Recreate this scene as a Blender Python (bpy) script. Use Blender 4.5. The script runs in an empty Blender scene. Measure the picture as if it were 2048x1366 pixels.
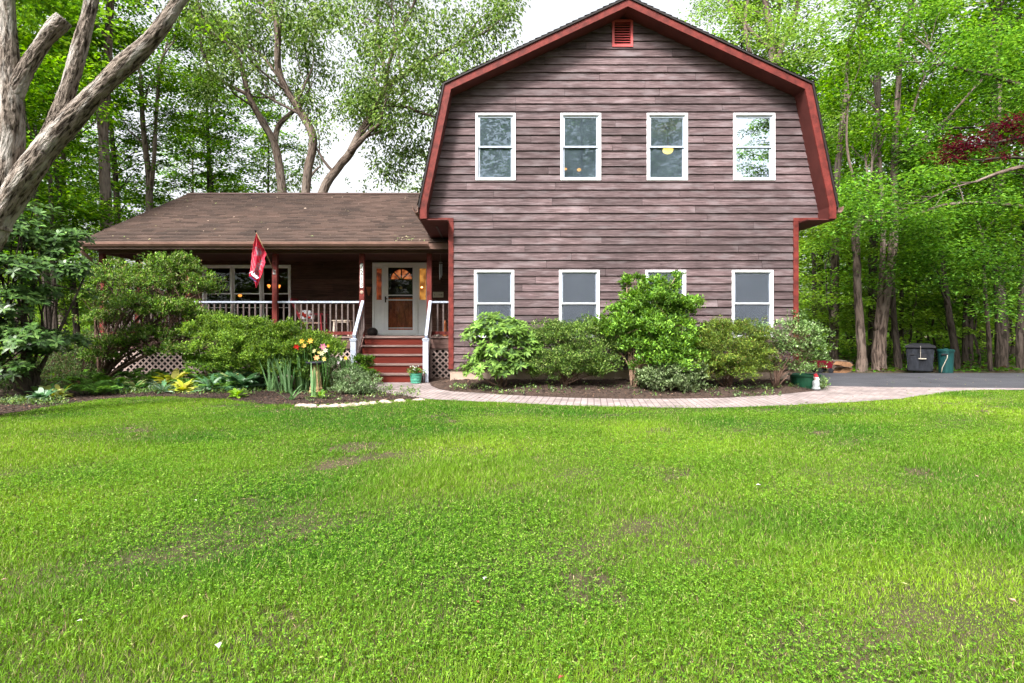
import bpy, bmesh, math, random
import numpy as np
from mathutils import Vector, Matrix
R = math.radians
scene = bpy.context.scene
col = scene.collection
random.seed(7)

# ---------------------------------------------------------------- camera
F_PX, VPX, VPY, CAMZ = 1138.0, 975.0, 657.0, 1.24     # focal length and vanishing point in photo pixels
cam = bpy.data.cameras.new('camera')
cam.sensor_width = 36.0
cam.lens = 36.0 * F_PX / 2048.0
cam.shift_x = (1024.0 - VPX) / 2048.0
cam.shift_y = -(683.0 - VPY) / 2048.0
cam.clip_end = 400
camo = bpy.data.objects.new('camera', cam)
camo.location = (0, 0, CAMZ)
camo.rotation_euler = (R(90), 0, 0)
col.objects.link(camo)
scene.camera = camo

# ---------------------------------------------------------------- sky, sun, exposure
SUN_EL, SUN_AZ = 46.0, 208.0          # azimuth from +Y, clockwise
world = bpy.data.worlds.new('World')
scene.world = world
world.use_nodes = True
wn, wl = world.node_tree.nodes, world.node_tree.links
wn.clear()
sky = wn.new('ShaderNodeTexSky')
sky.sky_type = 'NISHITA'
sky.sun_disc = False
sky.sun_elevation = R(SUN_EL)
sky.sun_rotation = R(SUN_AZ)
sky.dust_density = 6.0
sky.air_density = 1.2
sky.ozone_density = 1.0
hs = wn.new('ShaderNodeHueSaturation')
hs.inputs['Saturation'].default_value = 0.16
bgn = wn.new('ShaderNodeBackground')
bgn.inputs['Strength'].default_value = 0.15
wo = wn.new('ShaderNodeOutputWorld')
wl.new(sky.outputs[0], hs.inputs['Color'])
wl.new(hs.outputs[0], bgn.inputs['Color'])
wl.new(bgn.outputs[0], wo.inputs['Surface'])
sl = bpy.data.lights.new('sun', 'SUN')
sl.energy = 3.0
sl.angle = R(11)
sl.color = (1.0, 0.955, 0.89)
so = bpy.data.objects.new('sun', sl)
dv = Vector((math.sin(R(SUN_AZ)) * math.cos(R(SUN_EL)), math.cos(R(SUN_AZ)) * math.cos(R(SUN_EL)), math.sin(R(SUN_EL))))
so.rotation_euler = dv.to_track_quat('Z', 'Y').to_euler()
so.location = (0, 0, 30)
col.objects.link(so)
scene.view_settings.view_transform = 'Standard'
scene.view_settings.look = 'None'
scene.view_settings.exposure = 1.47
scene.view_settings.gamma = 1.0
scene.render.engine = 'CYCLES'
cy = scene.cycles
cy.max_bounces = 8
cy.diffuse_bounces = 4
cy.transmission_bounces = 4
cy.transparent_max_bounces = 8
cy.caustics_reflective = False
cy.caustics_refractive = False
cy.sample_clamp_indirect = 6
cy.use_denoising = True

# ---------------------------------------------------------------- helpers
def P(px, py, Z):
    """world point seen at photo pixel (px, py) at depth Z"""
    return ((px - VPX) * Z / F_PX, Z, CAMZ + (VPY - py) * Z / F_PX)
def G(px, py, z=0.0):
    Z = F_PX * (CAMZ - z) / (py - VPY)
    return ((px - VPX) * Z / F_PX, Z)

def tag(o, label=None, cat=None, group=None, kind=None):
    if label: o['label'] = label
    if cat: o['category'] = cat
    if group: o['group'] = group
    if kind: o['kind'] = kind
    return o
def empty(name, loc=(0, 0, 0), rz=0.0, label=None, cat=None, group=None):
    o = bpy.data.objects.new(name, None)
    o.location = loc
    o.rotation_euler = (0, 0, rz)
    o.empty_display_size = 0.2
    col.objects.link(o)
    return tag(o, label, cat, group)

class MB:
    """collects shapes, builds ONE mesh object"""
    def __init__(s): s.v = []; s.f = []; s.m = []; s.mi = 0
    def add(s, vs, fs):
        b = len(s.v)
        s.v.extend([tuple(q) for q in vs])
        for f in fs:
            s.f.append(tuple(b + i for i in f)); s.m.append(s.mi)
        return s
    def box(s, x0, x1, y0, y1, z0, z1, M=None):
        vs = [(x0, y0, z0), (x1, y0, z0), (x1, y1, z0), (x0, y1, z0), (x0, y0, z1), (x1, y0, z1), (x1, y1, z1), (x0, y1, z1)]
        if M is not None: vs = [tuple(M @ Vector(q)) for q in vs]
        return s.add(vs, [(0, 3, 2, 1), (4, 5, 6, 7), (0, 1, 5, 4), (1, 2, 6, 5), (2, 3, 7, 6), (3, 0, 4, 7)])
    def bar(s, a, b, w, h, up=(0, 0, 1)):
        a, b, up = Vector(a), Vector(b), Vector(up)
        d = (b - a).normalized()
        sx = d.cross(up).normalized() * (w / 2)
        sz = sx.cross(d).normalized() * (h / 2)
        vs = [a - sx - sz, a + sx - sz, a + sx + sz, a - sx + sz, b - sx - sz, b + sx - sz, b + sx + sz, b - sx + sz]
        return s.add(vs, [(0, 3, 2, 1), (4, 5, 6, 7), (0, 1, 5, 4), (1, 2, 6, 5), (2, 3, 7, 6), (3, 0, 4, 7)])
    def tube(s, pts, rs, n=8, cap=True, jit=0.0):
        pts = [Vector(p) for p in pts]
        if not hasattr(rs, '__len__'): rs = [rs] * len(pts)
        rings = []; vs = []; prev = None
        for i, p in enumerate(pts):
            d = (pts[min(i + 1, len(pts) - 1)] - pts[max(i - 1, 0)])
            d = d.normalized() if d.length > 1e-9 else Vector((0, 0, 1))
            if prev is None:
                u = d.orthogonal().normalized()
            else:
                u = (prev - d * prev.dot(d))
                u = u.normalized() if u.length > 1e-6 else d.orthogonal().normalized()
            prev = u
            w = d.cross(u)
            for k in range(n):
                a = 2 * math.pi * k / n
                r = rs[i] * (1 + (random.uniform(-jit, jit) if jit else 0))
                vs.append(p + (u * math.cos(a) + w * math.sin(a)) * r)
        fs = []
        for i in range(len(pts) - 1):
            for k in range(n):
                a, b = i * n + k, i * n + (k + 1) % n
                fs.append((a, b, b + n, a + n))
        if cap:
            fs.append(tuple(reversed(range(n))))
            fs.append(tuple(range((len(pts) - 1) * n, len(pts) * n)))
        return s.add(vs, fs)
    def lathe(s, prof, c=(0, 0, 0), n=20, sx=1.0, sy=1.0, M=None):
        vs = []; fs = []
        for r, z in prof:
            for k in range(n):
                a = 2 * math.pi * k / n
                q = Vector((c[0] + r * math.cos(a) * sx, c[1] + r * math.sin(a) * sy, c[2] + z))
                vs.append(M @ q if M is not None else q)
        for i in range(len(prof) - 1):
            for k in range(n):
                a, b = i * n + k, i * n + (k + 1) % n
                fs.append((a, b, b + n, a + n))
        if prof[0][0] > 1e-5: fs.append(tuple(reversed(range(n))))
        if prof[-1][0] > 1e-5: fs.append(tuple(range((len(prof) - 1) * n, len(prof) * n)))
        return s.add(vs, fs)
    def prism(s, poly, d0, d1, axis='y'):
        """poly in (x, z) swept along y, or (x, y) swept along z, or (y, z) swept along x"""
        n = len(poly)
        mk = {'y': lambda q, d: (q[0], d, q[1]), 'z': lambda q, d: (q[0], q[1], d), 'x': lambda q, d: (d, q[0], q[1])}[axis]
        vs = [mk(q, d0) for q in poly] + [mk(q, d1) for q in poly]
        fs = [tuple(range(n)), tuple(reversed(range(n, 2 * n)))]
        for i in range(n):
            j = (i + 1) % n
            fs.append((i, i + n, j + n, j))
        return s.add(vs, fs)
    def ball(s, c, rx, ry=None, rz=None, n=12, m=8):
        ry = ry or rx; rz = rz or rx
        prof = [(math.sin(math.pi * i / m), -math.cos(math.pi * i / m)) for i in range(m + 1)]
        vs = []; fs = []
        for r, z in prof:
            for k in range(n):
                a = 2 * math.pi * k / n
                vs.append((c[0] + r * math.cos(a) * rx, c[1] + r * math.sin(a) * ry, c[2] + z * rz))
        for i in range(m):
            for k in range(n):
                a, b = i * n + k, i * n + (k + 1) % n
                fs.append((a, b, b + n, a + n))
        return s.add(vs, fs)
    def build(s, name, mat, parent=None, smooth=False, bevel=0.0, loc=None):
        me = bpy.data.meshes.new(name)
        me.from_pydata(s.v, [], s.f)
        mats = mat if isinstance(mat, (list, tuple)) else [mat]
        for m in mats: me.materials.append(m)
        if len(mats) > 1: me.polygons.foreach_set('material_index', s.m)
        if smooth: me.polygons.foreach_set('use_smooth', [True] * len(me.polygons))
        bm = bmesh.new(); bm.from_mesh(me)
        bmesh.ops.remove_doubles(bm, verts=bm.verts, dist=1e-6) if smooth else None
        bmesh.ops.recalc_face_normals(bm, faces=bm.faces)
        if bevel:
            bmesh.ops.bevel(bm, geom=[e for e in bm.edges if len(e.link_faces) == 2 and e.calc_face_angle(0) > 0.6], offset=bevel, segments=2, affect='EDGES', clamp_overlap=True)
        bm.to_mesh(me); bm.free()
        me.update()
        o = bpy.data.objects.new(name, me)
        col.objects.link(o)
        if parent: o.parent = parent
        if loc: o.location = loc
        return o

def np_mesh(name, V, k, mat, parent=None, C=None, F=None, smooth=False):
    """V (n*k, 3) with consecutive k-gons, or explicit F (m, k); C per-vertex colour"""
    me = bpy.data.meshes.new(name)
    V = np.ascontiguousarray(V, dtype=np.float32)
    nv = len(V)
    if F is None: F = np.arange(nv, dtype=np.int32).reshape(-1, k)
    F = np.ascontiguousarray(F, dtype=np.int32)
    nf = len(F)
    me.vertices.add(nv); me.vertices.foreach_set('co', V.ravel())
    me.loops.add(nf * k); me.loops.foreach_set('vertex_index', F.ravel())
    me.polygons.add(nf)
    me.polygons.foreach_set('loop_start', np.arange(0, nf * k, k, dtype=np.int32))
    me.polygons.foreach_set('loop_total', np.full(nf, k, dtype=np.int32))
    if smooth: me.polygons.foreach_set('use_smooth', np.ones(nf, dtype=bool))
    me.update(calc_edges=True)
    if C is not None:
        at = me.attributes.new('Col', 'FLOAT_COLOR', 'POINT')
        cc = np.ones((nv, 4), dtype=np.float32); cc[:, :3] = C
        at.data.foreach_set('color', cc.ravel())
    me.materials.append(mat)
    o = bpy.data.objects.new(name, me)
    col.objects.link(o)
    if parent: o.parent = parent
    return o

def norm(a): return a / np.maximum(np.linalg.norm(a, axis=-1, keepdims=True), 1e-9)
def leaves_np(P0, D, N, L, W, fold=0.12, droop=0.12):
    """diamond leaves: base P0, direction D, normal N, length L, width W -> (n*4,3)"""
    D = norm(D); S = norm(np.cross(D, N)); U = np.cross(S, D)
    L = L[:, None]; W = W[:, None]
    a = P0
    b = P0 + D * L * 0.45 + S * W * 0.5 + U * L * fold
    c = P0 + D * L - U * L * droop
    d = P0 + D * L * 0.45 - S * W * 0.5 + U * L * fold
    return np.stack([a, b, c, d], 1).reshape(-1, 3)
def pal(rng, n, cols, var=0.15):
    """random per-leaf colours from a palette [(rgb, weight), ...]"""
    c = np.array([q[0] for q in cols]); w = np.array([q[1] for q in cols], float); w /= w.sum()
    i = rng.choice(len(cols), n, p=w)
    return np.clip(c[i] * (1 + rng.normal(0, var, (n, 1))), 0.004, 1.0)
def vnoise(x, y, s, seed):
    """smooth 2-D noise in about -1..1 from a few random waves"""
    r = np.random.default_rng(seed); t = 0
    for i in range(7):
        a = r.uniform(0, 2 * math.pi); k = s * r.uniform(0.6, 1.7)
        t = t + np.sin((x * math.cos(a) + y * math.sin(a)) * k + r.uniform(0, 6.28))
    return t / 3.2

# ---------------------------------------------------------------- materials
def srgb(*c):
    return tuple(((v / 255) / 12.92 if v / 255 <= 0.04045 else ((v / 255 + 0.055) / 1.055) ** 2.4) for v in c) + (1.0,)
def mat(name, base=(0.5, 0.5, 0.5), rough=0.6, metal=0.0, spec=0.22, var=0.0, vscale=4.0, bump=0.0, bscale=30.0, stretch=(1, 1, 1), col2=None, trans=0.0, emis=None, estr=0.0):
    m = bpy.data.materials.new(name); m.use_nodes = True
    n, l = m.node_tree.nodes, m.node_tree.links
    b = n['Principled BSDF']
    b.inputs['Base Color'].default_value = tuple(base[:3]) + (1,)
    b.inputs['Roughness'].default_value = rough
    b.inputs['Metallic'].default_value = metal
    b.inputs['Specular IOR Level'].default_value = spec
    if trans: b.inputs['Transmission Weight'].default_value = trans
    if emis:
        b.inputs['Emission Color'].default_value = tuple(emis[:3]) + (1,)
        b.inputs['Emission Strength'].default_value = estr
    if var or bump or col2:
        tc = n.new('ShaderNodeTexCoord'); mp = n.new('ShaderNodeMapping')
        mp.inputs['Scale'].default_value = stretch
        l.new(tc.outputs['Object'], mp.inputs['Vector'])
        nz = n.new('ShaderNodeTexNoise'); nz.inputs['Scale'].default_value = vscale; nz.inputs['Detail'].default_value = 6; nz.inputs['Roughness'].default_value = 0.65
        l.new(mp.outputs[0], nz.inputs['Vector'])
        if var or col2:
            rp = n.new('ShaderNodeValToRGB')
            c2 = col2 if col2 else tuple(v * (1 - var) for v in base[:3])
            c1 = base if col2 else tuple(min(1, v * (1 + var)) for v in base[:3])
            rp.color_ramp.elements[0].position = 0.32; rp.color_ramp.elements[1].position = 0.68
            rp.color_ramp.elements[0].color = tuple(c2[:3]) + (1,); rp.color_ramp.elements[1].color = tuple(c1[:3]) + (1,)
            l.new(nz.outputs['Fac'], rp.inputs['Fac']); l.new(rp.outputs[0], b.inputs['Base Color'])
        if bump:
            nb = n.new('ShaderNodeTexNoise'); nb.inputs['Scale'].default_value = bscale; nb.inputs['Detail'].default_value = 5
            l.new(mp.outputs[0], nb.inputs['Vector'])
            bp = n.new('ShaderNodeBump'); bp.inputs['Strength'].default_value = bump; bp.inputs['Distance'].default_value = 0.01
            l.new(nb.outputs['Fac'], bp.inputs['Height']); l.new(bp.outputs[0], b.inputs['Normal'])
    return m
def leaf_mat(name, rough=0.5, trans=0.45, spec=0.3):
    m = bpy.data.materials.new(name); m.use_nodes = True
    n, l = m.node_tree.nodes, m.node_tree.links
    b = n['Principled BSDF']; out = n['Material Output']
    at = n.new('ShaderNodeAttribute'); at.attribute_name = 'Col'
    l.new(at.outputs['Color'], b.inputs['Base Color'])
    b.inputs['Roughness'].default_value = rough
    b.inputs['Specular IOR Level'].default_value = spec
    tr = n.new('ShaderNodeBsdfTranslucent')
    hv = n.new('ShaderNodeHueSaturation'); hv.inputs['Hue'].default_value = 0.485; hv.inputs['Saturation'].default_value = 1.1; hv.inputs['Value'].default_value = 1.7
    l.new(at.outputs['Color'], hv.inputs['Color']); l.new(hv.outputs[0], tr.inputs['Color'])
    mx = n.new('ShaderNodeMixShader'); mx.inputs[0].default_value = trans
    l.new(b.outputs[0], mx.inputs[1]); l.new(tr.outputs[0], mx.inputs[2]); l.new(mx.outputs[0], out.inputs['Surface'])
    return m

def wood_siding(name, dark, mid, light, rough=0.8, grey=(0.19, 0.16, 0.17)):
    """weathered stained boards: per-board tone, long streaks along x, knots"""
    m = bpy.data.materials.new(name); m.use_nodes = True
    n, l = m.node_tree.nodes, m.node_tree.links
    b = n['Principled BSDF']; b.inputs['Roughness'].default_value = rough; b.inputs['Specular IOR Level'].default_value = 0.25
    tc = n.new('ShaderNodeTexCoord'); geo = n.new('ShaderNodeNewGeometry')
    # offset by board
    off = n.new('ShaderNodeVectorMath'); off.operation = 'SCALE'; off.inputs['Scale'].default_value = 37.0
    cmb = n.new('ShaderNodeCombineXYZ')
    l.new(geo.outputs['Random Per Island'], cmb.inputs[0]); l.new(geo.outputs['Random Per Island'], cmb.inputs[1]); l.new(cmb.outputs[0], off.inputs[0])
    ad = n.new('ShaderNodeVectorMath'); ad.operation = 'ADD'
    l.new(tc.outputs['Object'], ad.inputs[0]); l.new(off.outputs[0], ad.inputs[1])
    mp = n.new('ShaderNodeMapping'); mp.inputs['Scale'].default_value = (1.5, 1.0, 30.0)
    l.new(ad.outputs[0], mp.inputs['Vector'])
    n1 = n.new('ShaderNodeTexNoise'); n1.inputs['Scale'].default_value = 1.6; n1.inputs['Detail'].default_value = 8; n1.inputs['Roughness'].default_value = 0.7; n1.inputs['Distortion'].default_value = 0.6
    l.new(mp.outputs[0], n1.inputs['Vector'])
    r1 = n.new('ShaderNodeValToRGB'); e = r1.color_ramp.elements
    e[0].position = 0.30; e[0].color = dark + (1,); e[1].position = 0.52; e[1].color = mid + (1,)
    x = e.new(0.72); x.color = light + (1,)
    e[0].position = 0.36
    l.new(n1.outputs['Fac'], r1.inputs['Fac'])
    # blotchy weathering
    mp2 = n.new('ShaderNodeMapping'); mp2.inputs['Scale'].default_value = (1.0, 1.0, 3.5)
    l.new(ad.outputs[0], mp2.inputs['Vector'])
    n2 = n.new('ShaderNodeTexNoise'); n2.inputs['Scale'].default_value = 2.2; n2.inputs['Detail'].default_value = 4
    l.new(mp2.outputs[0], n2.inputs['Vector'])
    r2 = n.new('ShaderNodeMapRange'); r2.inputs['From Min'].default_value = 0.5; r2.inputs['From Max'].default_value = 0.75; r2.inputs['To Max'].default_value = 0.55
    l.new(n2.outputs['Fac'], r2.inputs['Value'])
    mx = n.new('ShaderNodeMix'); mx.data_type = 'RGBA'
    l.new(r2.outputs[0], mx.inputs['Factor']); l.new(r1.outputs[0], mx.inputs['A']); mx.inputs['B'].default_value = grey + (1,)
    # per-board value
    mr = n.new('ShaderNodeMapRange'); mr.inputs['To Min'].default_value = 0.72; mr.inputs['To Max'].default_value = 1.25
    l.new(geo.outputs['Random Per Island'], mr.inputs['Value'])
    hv = n.new('ShaderNodeHueSaturation'); l.new(mr.outputs[0], hv.inputs['Value']); l.new(mx.outputs['Result'], hv.inputs['Color'])
    ns = n.new('ShaderNodeTexNoise'); ns.inputs['Scale'].default_value = 0.55; ns.inputs['Detail'].default_value = 5; ns.inputs['Roughness'].default_value = 0.6
    l.new(tc.outputs['Object'], ns.inputs['Vector'])
    ms = n.new('ShaderNodeMapRange'); ms.inputs['From Min'].default_value = .35; ms.inputs['From Max'].default_value = .65; ms.inputs['To Min'].default_value = .68; ms.inputs['To Max'].default_value = 1.22
    l.new(ns.outputs['Fac'], ms.inputs['Value'])
    mm = n.new('ShaderNodeMath'); mm.operation = 'MULTIPLY'; l.new(mr.outputs[0], mm.inputs[0]); l.new(ms.outputs[0], mm.inputs[1]); l.new(mm.outputs[0], hv.inputs['Value'])
    # knots
    vo = n.new('ShaderNodeTexVoronoi'); vo.inputs['Scale'].default_value = 1.0
    mp3 = n.new('ShaderNodeMapping'); mp3.inputs['Scale'].default_value = (1.6, 1.0, 5.0)
    l.new(ad.outputs[0], mp3.inputs['Vector']); l.new(mp3.outputs[0], vo.inputs['Vector'])
    kr = n.new('ShaderNodeMapRange'); kr.inputs['From Min'].default_value = 0.03; kr.inputs['From Max'].default_value = 0.075; kr.inputs['To Min'].default_value = 0.75; kr.inputs['To Max'].default_value = 0.0
    l.new(vo.outputs['Distance'], kr.inputs['Value'])
    mk = n.new('ShaderNodeMix'); mk.data_type = 'RGBA'
    l.new(kr.outputs[0], mk.inputs['Factor']); l.new(hv.outputs[0], mk.inputs['A']); mk.inputs['B'].default_value = (dark[0] * .45, dark[1] * .4, dark[2] * .4, 1)
    l.new(mk.outputs['Result'], b.inputs['Base Color'])
    mp4 = n.new('ShaderNodeMapping'); mp4.inputs['Scale'].default_value = (3.0, 1.0, 60.0)
    l.new(ad.outputs[0], mp4.inputs['Vector'])
    n4 = n.new('ShaderNodeTexNoise'); n4.inputs['Scale'].default_value = 1.5; n4.inputs['Detail'].default_value = 6
    l.new(mp4.outputs[0], n4.inputs['Vector'])
    bp = n.new('ShaderNodeBump'); bp.inputs['Strength'].default_value = 0.5; bp.inputs['Distance'].default_value = 0.006
    l.new(n4.outputs['Fac'], bp.inputs['Height']); l.new(bp.outputs[0], b.inputs['Normal'])
    return m

M = {}
M['siding'] = wood_siding('weathered siding', (0.040, 0.026, 0.027), (0.090, 0.060, 0.063), (0.190, 0.140, 0.148))
M['porch_siding'] = wood_siding('stained siding', (0.060, 0.030, 0.022), (0.115, 0.058, 0.045), (0.17, 0.095, 0.078), grey=(0.14, 0.075, 0.06))
M['red'] = mat('red stained trim', (0.115, 0.019, 0.015), 0.65, var=0.5, vscale=2.2, stretch=(3, 3, 3), bump=0.15, bscale=60)
M['red_step'] = mat('red step boards', (0.105, 0.014, 0.008), 0.5, var=0.30, vscale=3, stretch=(0.5, 4, 6), bump=0.2, bscale=50)
M['tread'] = mat('worn treads', (0.20, 0.135, 0.12), 0.7, var=0.3, vscale=5, stretch=(0.5, 4, 4), bump=0.2)
M['white'] = mat('white vinyl', (0.72, 0.73, 0.76), 0.4, var=0.05, vscale=3)
M['door_white'] = mat('door paint', (0.90, 0.92, 0.97), 0.4, var=0.06, vscale=3)
M['rail_white'] = mat('rail paint', (0.46, 0.50, 0.60), 0.4, var=0.10, vscale=6)
M['rail_grey'] = mat('greyed rail paint', (0.33, 0.36, 0.43), 0.45, var=0.15, vscale=6)
M['sash'] = mat('window sash', (0.50, 0.56, 0.66), 0.4)
M['brown_rail'] = mat('brown baluster wood', (0.11, 0.085, 0.08), 0.7, var=0.2, vscale=8)
M['lattice'] = mat('lattice wood', (0.36, 0.275, 0.25), 0.8, var=0.2, vscale=6, bump=0.1)
M['rim'] = mat('rim board', (0.12, 0.07, 0.06), 0.75, var=0.3, vscale=3, stretch=(0.5, 4, 5))
M['dark_brown'] = mat('dark brown metal', (0.085, 0.048, 0.038), 0.45, var=0.2, vscale=4)
M['gutter'] = mat('brown gutter', (0.17, 0.10, 0.08), 0.4, var=0.25, vscale=3)
M['soffit'] = mat('soffit', (0.085, 0.022, 0.019), 0.7, var=0.2, vscale=3)  # dark red deepened to carry the shade under the overhangs
M['soffit_dark'] = mat('porch ceiling', (0.07, 0.035, 0.028), 0.75, var=0.3, vscale=2, stretch=(0.3, 3, 3))
M['black_edge'] = mat('drip edge', (0.02, 0.016, 0.016), 0.6)
M['concrete'] = mat('foundation', (0.36, 0.27, 0.22), 0.9, var=0.25, vscale=3, bump=0.4, bscale=25)
M['interior'] = mat('room plaster', (0.46, 0.52, 0.58), 0.9, var=0.2, vscale=1)
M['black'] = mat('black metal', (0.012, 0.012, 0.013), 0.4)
M['steel'] = mat('grey metal', (0.45, 0.45, 0.45), 0.35, metal=0.8)
def glass(name, tint=(0.55, 0.6, 0.62), refl=0.22, rough=0.0, haze=0.0, gcol=(0.72, 0.86, 1)):
    m = bpy.data.materials.new(name); m.use_nodes = True
    n, l = m.node_tree.nodes, m.node_tree.links
    n.remove(n['Principled BSDF']); out = n['Material Output']
    t = n.new('ShaderNodeBsdfTransparent'); t.inputs[0].default_value = tint + (1,)
    g = n.new('ShaderNodeBsdfGlossy'); g.inputs['Roughness'].default_value = rough; g.inputs['Color'].default_value = gcol + (1,)
    tc = n.new('ShaderNodeTexCoord'); nz = n.new('ShaderNodeTexNoise'); nz.inputs['Scale'].default_value = 1.7; nz.inputs['Detail'].default_value = 2
    l.new(tc.outputs['Object'], nz.inputs['Vector'])
    bp = n.new('ShaderNodeBump'); bp.inputs['Strength'].default_value = 0.05; bp.inputs['Distance'].default_value = 0.01
    l.new(nz.outputs['Fac'], bp.inputs['Height']); l.new(bp.outputs[0], g.inputs['Normal'])
    fr = n.new('ShaderNodeLayerWeight'); fr.inputs['Blend'].default_value = 0.25
    mr = n.new('ShaderNodeMapRange'); mr.inputs['To Min'].default_value = refl; mr.inputs['To Max'].default_value = 1.0
    l.new(fr.outputs['Fresnel'], mr.inputs['Value'])
    mx = n.new('ShaderNodeMixShader')
    l.new(mr.outputs[0], mx.inputs[0]); l.new(t.outputs[0], mx.inputs[1]); l.new(g.outputs[0], mx.inputs[2]); l.new(mx.outputs[0], out.inputs['Surface'])
    if haze:      # painted haze: pale blue diffuse layer lightens the panes
        d = n.new('ShaderNodeBsdfDiffuse'); d.inputs['Color'].default_value = (0.13, 0.175, 0.215, 1)
        mh = n.new('ShaderNodeMapRange'); mh.inputs['From Min'].default_value = .3; mh.inputs['From Max'].default_value = .7; mh.inputs['To Min'].default_value = haze * .6; mh.inputs['To Max'].default_value = haze * 1.4; l.new(nz.outputs['Fac'], mh.inputs['Value'])
        m2 = n.new('ShaderNodeMixShader'); l.new(mh.outputs[0], m2.inputs[0]); l.new(mx.outputs[0], m2.inputs[1]); l.new(d.outputs[0], m2.inputs[2]); l.new(m2.outputs[0], out.inputs['Surface'])
    return m
M['glass'] = glass('window glass', refl=0.08, haze=0.26)
M['glass_sky'] = glass('bright window glass', refl=0.60, gcol=(.82, .9, 1))
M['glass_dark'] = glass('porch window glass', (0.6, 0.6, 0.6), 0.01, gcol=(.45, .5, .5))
def screen_mat():
    m = bpy.data.materials.new('insect screen'); m.use_nodes = True
    n, l = m.node_tree.nodes, m.node_tree.links
    b = n['Principled BSDF']; b.inputs['Base Color'].default_value = (0.062, 0.074, 0.098, 1); b.inputs['Roughness'].default_value = 0.8; out = n['Material Output']
    tc = n.new('ShaderNodeTexCoord'); nz = n.new('ShaderNodeTexNoise'); nz.inputs['Scale'].default_value = 2.6; nz.inputs['Detail'].default_value = 5
    l.new(tc.outputs['Object'], nz.inputs['Vector'])
    mr = n.new('ShaderNodeMapRange'); mr.inputs['To Min'].default_value = 0.2; mr.inputs['To Max'].default_value = 0.75; l.new(nz.outputs['Fac'], mr.inputs['Value'])
    t = n.new('ShaderNodeBsdfTransparent'); mx = n.new('ShaderNodeMixShader')
    l.new(mr.outputs[0], mx.inputs[0]); l.new(b.outputs[0], mx.inputs[1]); l.new(t.outputs[0], mx.inputs[2]); l.new(mx.outputs[0], out.inputs['Surface'])
    return m
M['screen'] = screen_mat()
def bark_mat(name, c1, c2, c3, sc=5.0, attr=True):
    m = bpy.data.materials.new(name); m.use_nodes = True
    n, l = m.node_tree.nodes, m.node_tree.links
    b = n['Principled BSDF']; b.inputs['Roughness'].default_value = 0.9; b.inputs['Specular IOR Level'].default_value = 0.15
    tc = n.new('ShaderNodeTexCoord'); mp = n.new('ShaderNodeMapping'); mp.inputs['Scale'].default_value = (1, 1, 0.24)
    if attr:
        av = n.new('ShaderNodeAttribute'); av.attribute_name = 'bark'; src = av.outputs['Vector']
    else: src = tc.outputs['Object']
    l.new(src, mp.inputs['Vector'])
    n1 = n.new('ShaderNodeTexNoise'); n1.inputs['Scale'].default_value = sc * 3; n1.inputs['Detail'].default_value = 7; n1.inputs['Distortion'].default_value = 0.6
    l.new(mp.outputs[0], n1.inputs['Vector'])
    r = n.new('ShaderNodeValToRGB'); e = r.color_ramp.elements
    e[0].position = 0.38; e[0].color = c1 + (1,); e[1].position = 0.55; e[1].color = c2 + (1,)
    l.new(n1.outputs['Fac'], r.inputs['Fac'])
    n2 = n.new('ShaderNodeTexNoise'); n2.inputs['Scale'].default_value = sc * 0.7; n2.inputs['Detail'].default_value = 5
    l.new(mp.outputs[0], n2.inputs['Vector'])
    mr = n.new('ShaderNodeMapRange'); mr.inputs['From Min'].default_value = 0.50; mr.inputs['From Max'].default_value = 0.60
    l.new(n2.outputs['Fac'], mr.inputs['Value'])
    mx = n.new('ShaderNodeMix'); mx.data_type = 'RGBA'; l.new(mr.outputs[0], mx.inputs['Factor']); l.new(r.outputs[0], mx.inputs['A']); mx.inputs['B'].default_value = c3 + (1,)
    ml = n.new('ShaderNodeMix'); ml.data_type = 'RGBA'; ml.inputs['Factor'].default_value = 0.55
    l.new(r.outputs[0], ml.inputs['A']); l.new(mx.outputs['Result'], ml.inputs['B'])
    l.new(ml.outputs['Result'], b.inputs['Base Color'])
    bp = n.new('ShaderNodeBump'); bp.inputs['Strength'].default_value = 1.0; bp.inputs['Distance'].default_value = 0.06
    l.new(n1.outputs['Fac'], bp.inputs['Height']); l.new(bp.outputs[0], b.inputs['Normal'])
    return m
M['bark'] = bark_mat('grey bark', (0.035, 0.025, 0.02), (0.135, 0.10, 0.082), (0.21, 0.175, 0.15))
M['bark_pale'] = bark_mat('scaly pale bark', (0.020, 0.014, 0.010), (0.19, 0.155, 0.13), (0.46, 0.43, 0.40), 11.0)
M['bark_dark'] = bark_mat('dark bark', (0.02, 0.016, 0.012), (0.065, 0.05, 0.042), (0.09, 0.075, 0.065))
for k_ in ('bark', 'bark_dark'):
    M[k_ + '_b'] = mat(k_ + ' limbs', (.115, .088, .074) if k_ == 'bark' else (.055, .042, .035), .9, var=.4, vscale=14, bump=.4)
M['bark_pale_b'] = M['bark_b']
M['twig'] = mat('shrub stem', (0.10, 0.06, 0.045), 0.85, var=0.4, vscale=20)
M['twig_light'] = mat('pale stem', (0.26, 0.17, 0.12), 0.8, var=0.3, vscale=20)
M['leaf'] = leaf_mat('leaf', 0.5, 0.28, 0.2)
M['leaf_tree'] = leaf_mat('tree leaf', 0.5, 0.42, 0.15)
M['leaf_gloss'] = leaf_mat('glossy leaf', 0.36, 0.2, 0.4)
M['grass'] = leaf_mat('grass blade', 0.55, 0.28, 0.12)
M['petal'] = leaf_mat('petal', 0.6, 0.3, 0.2)
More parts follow.
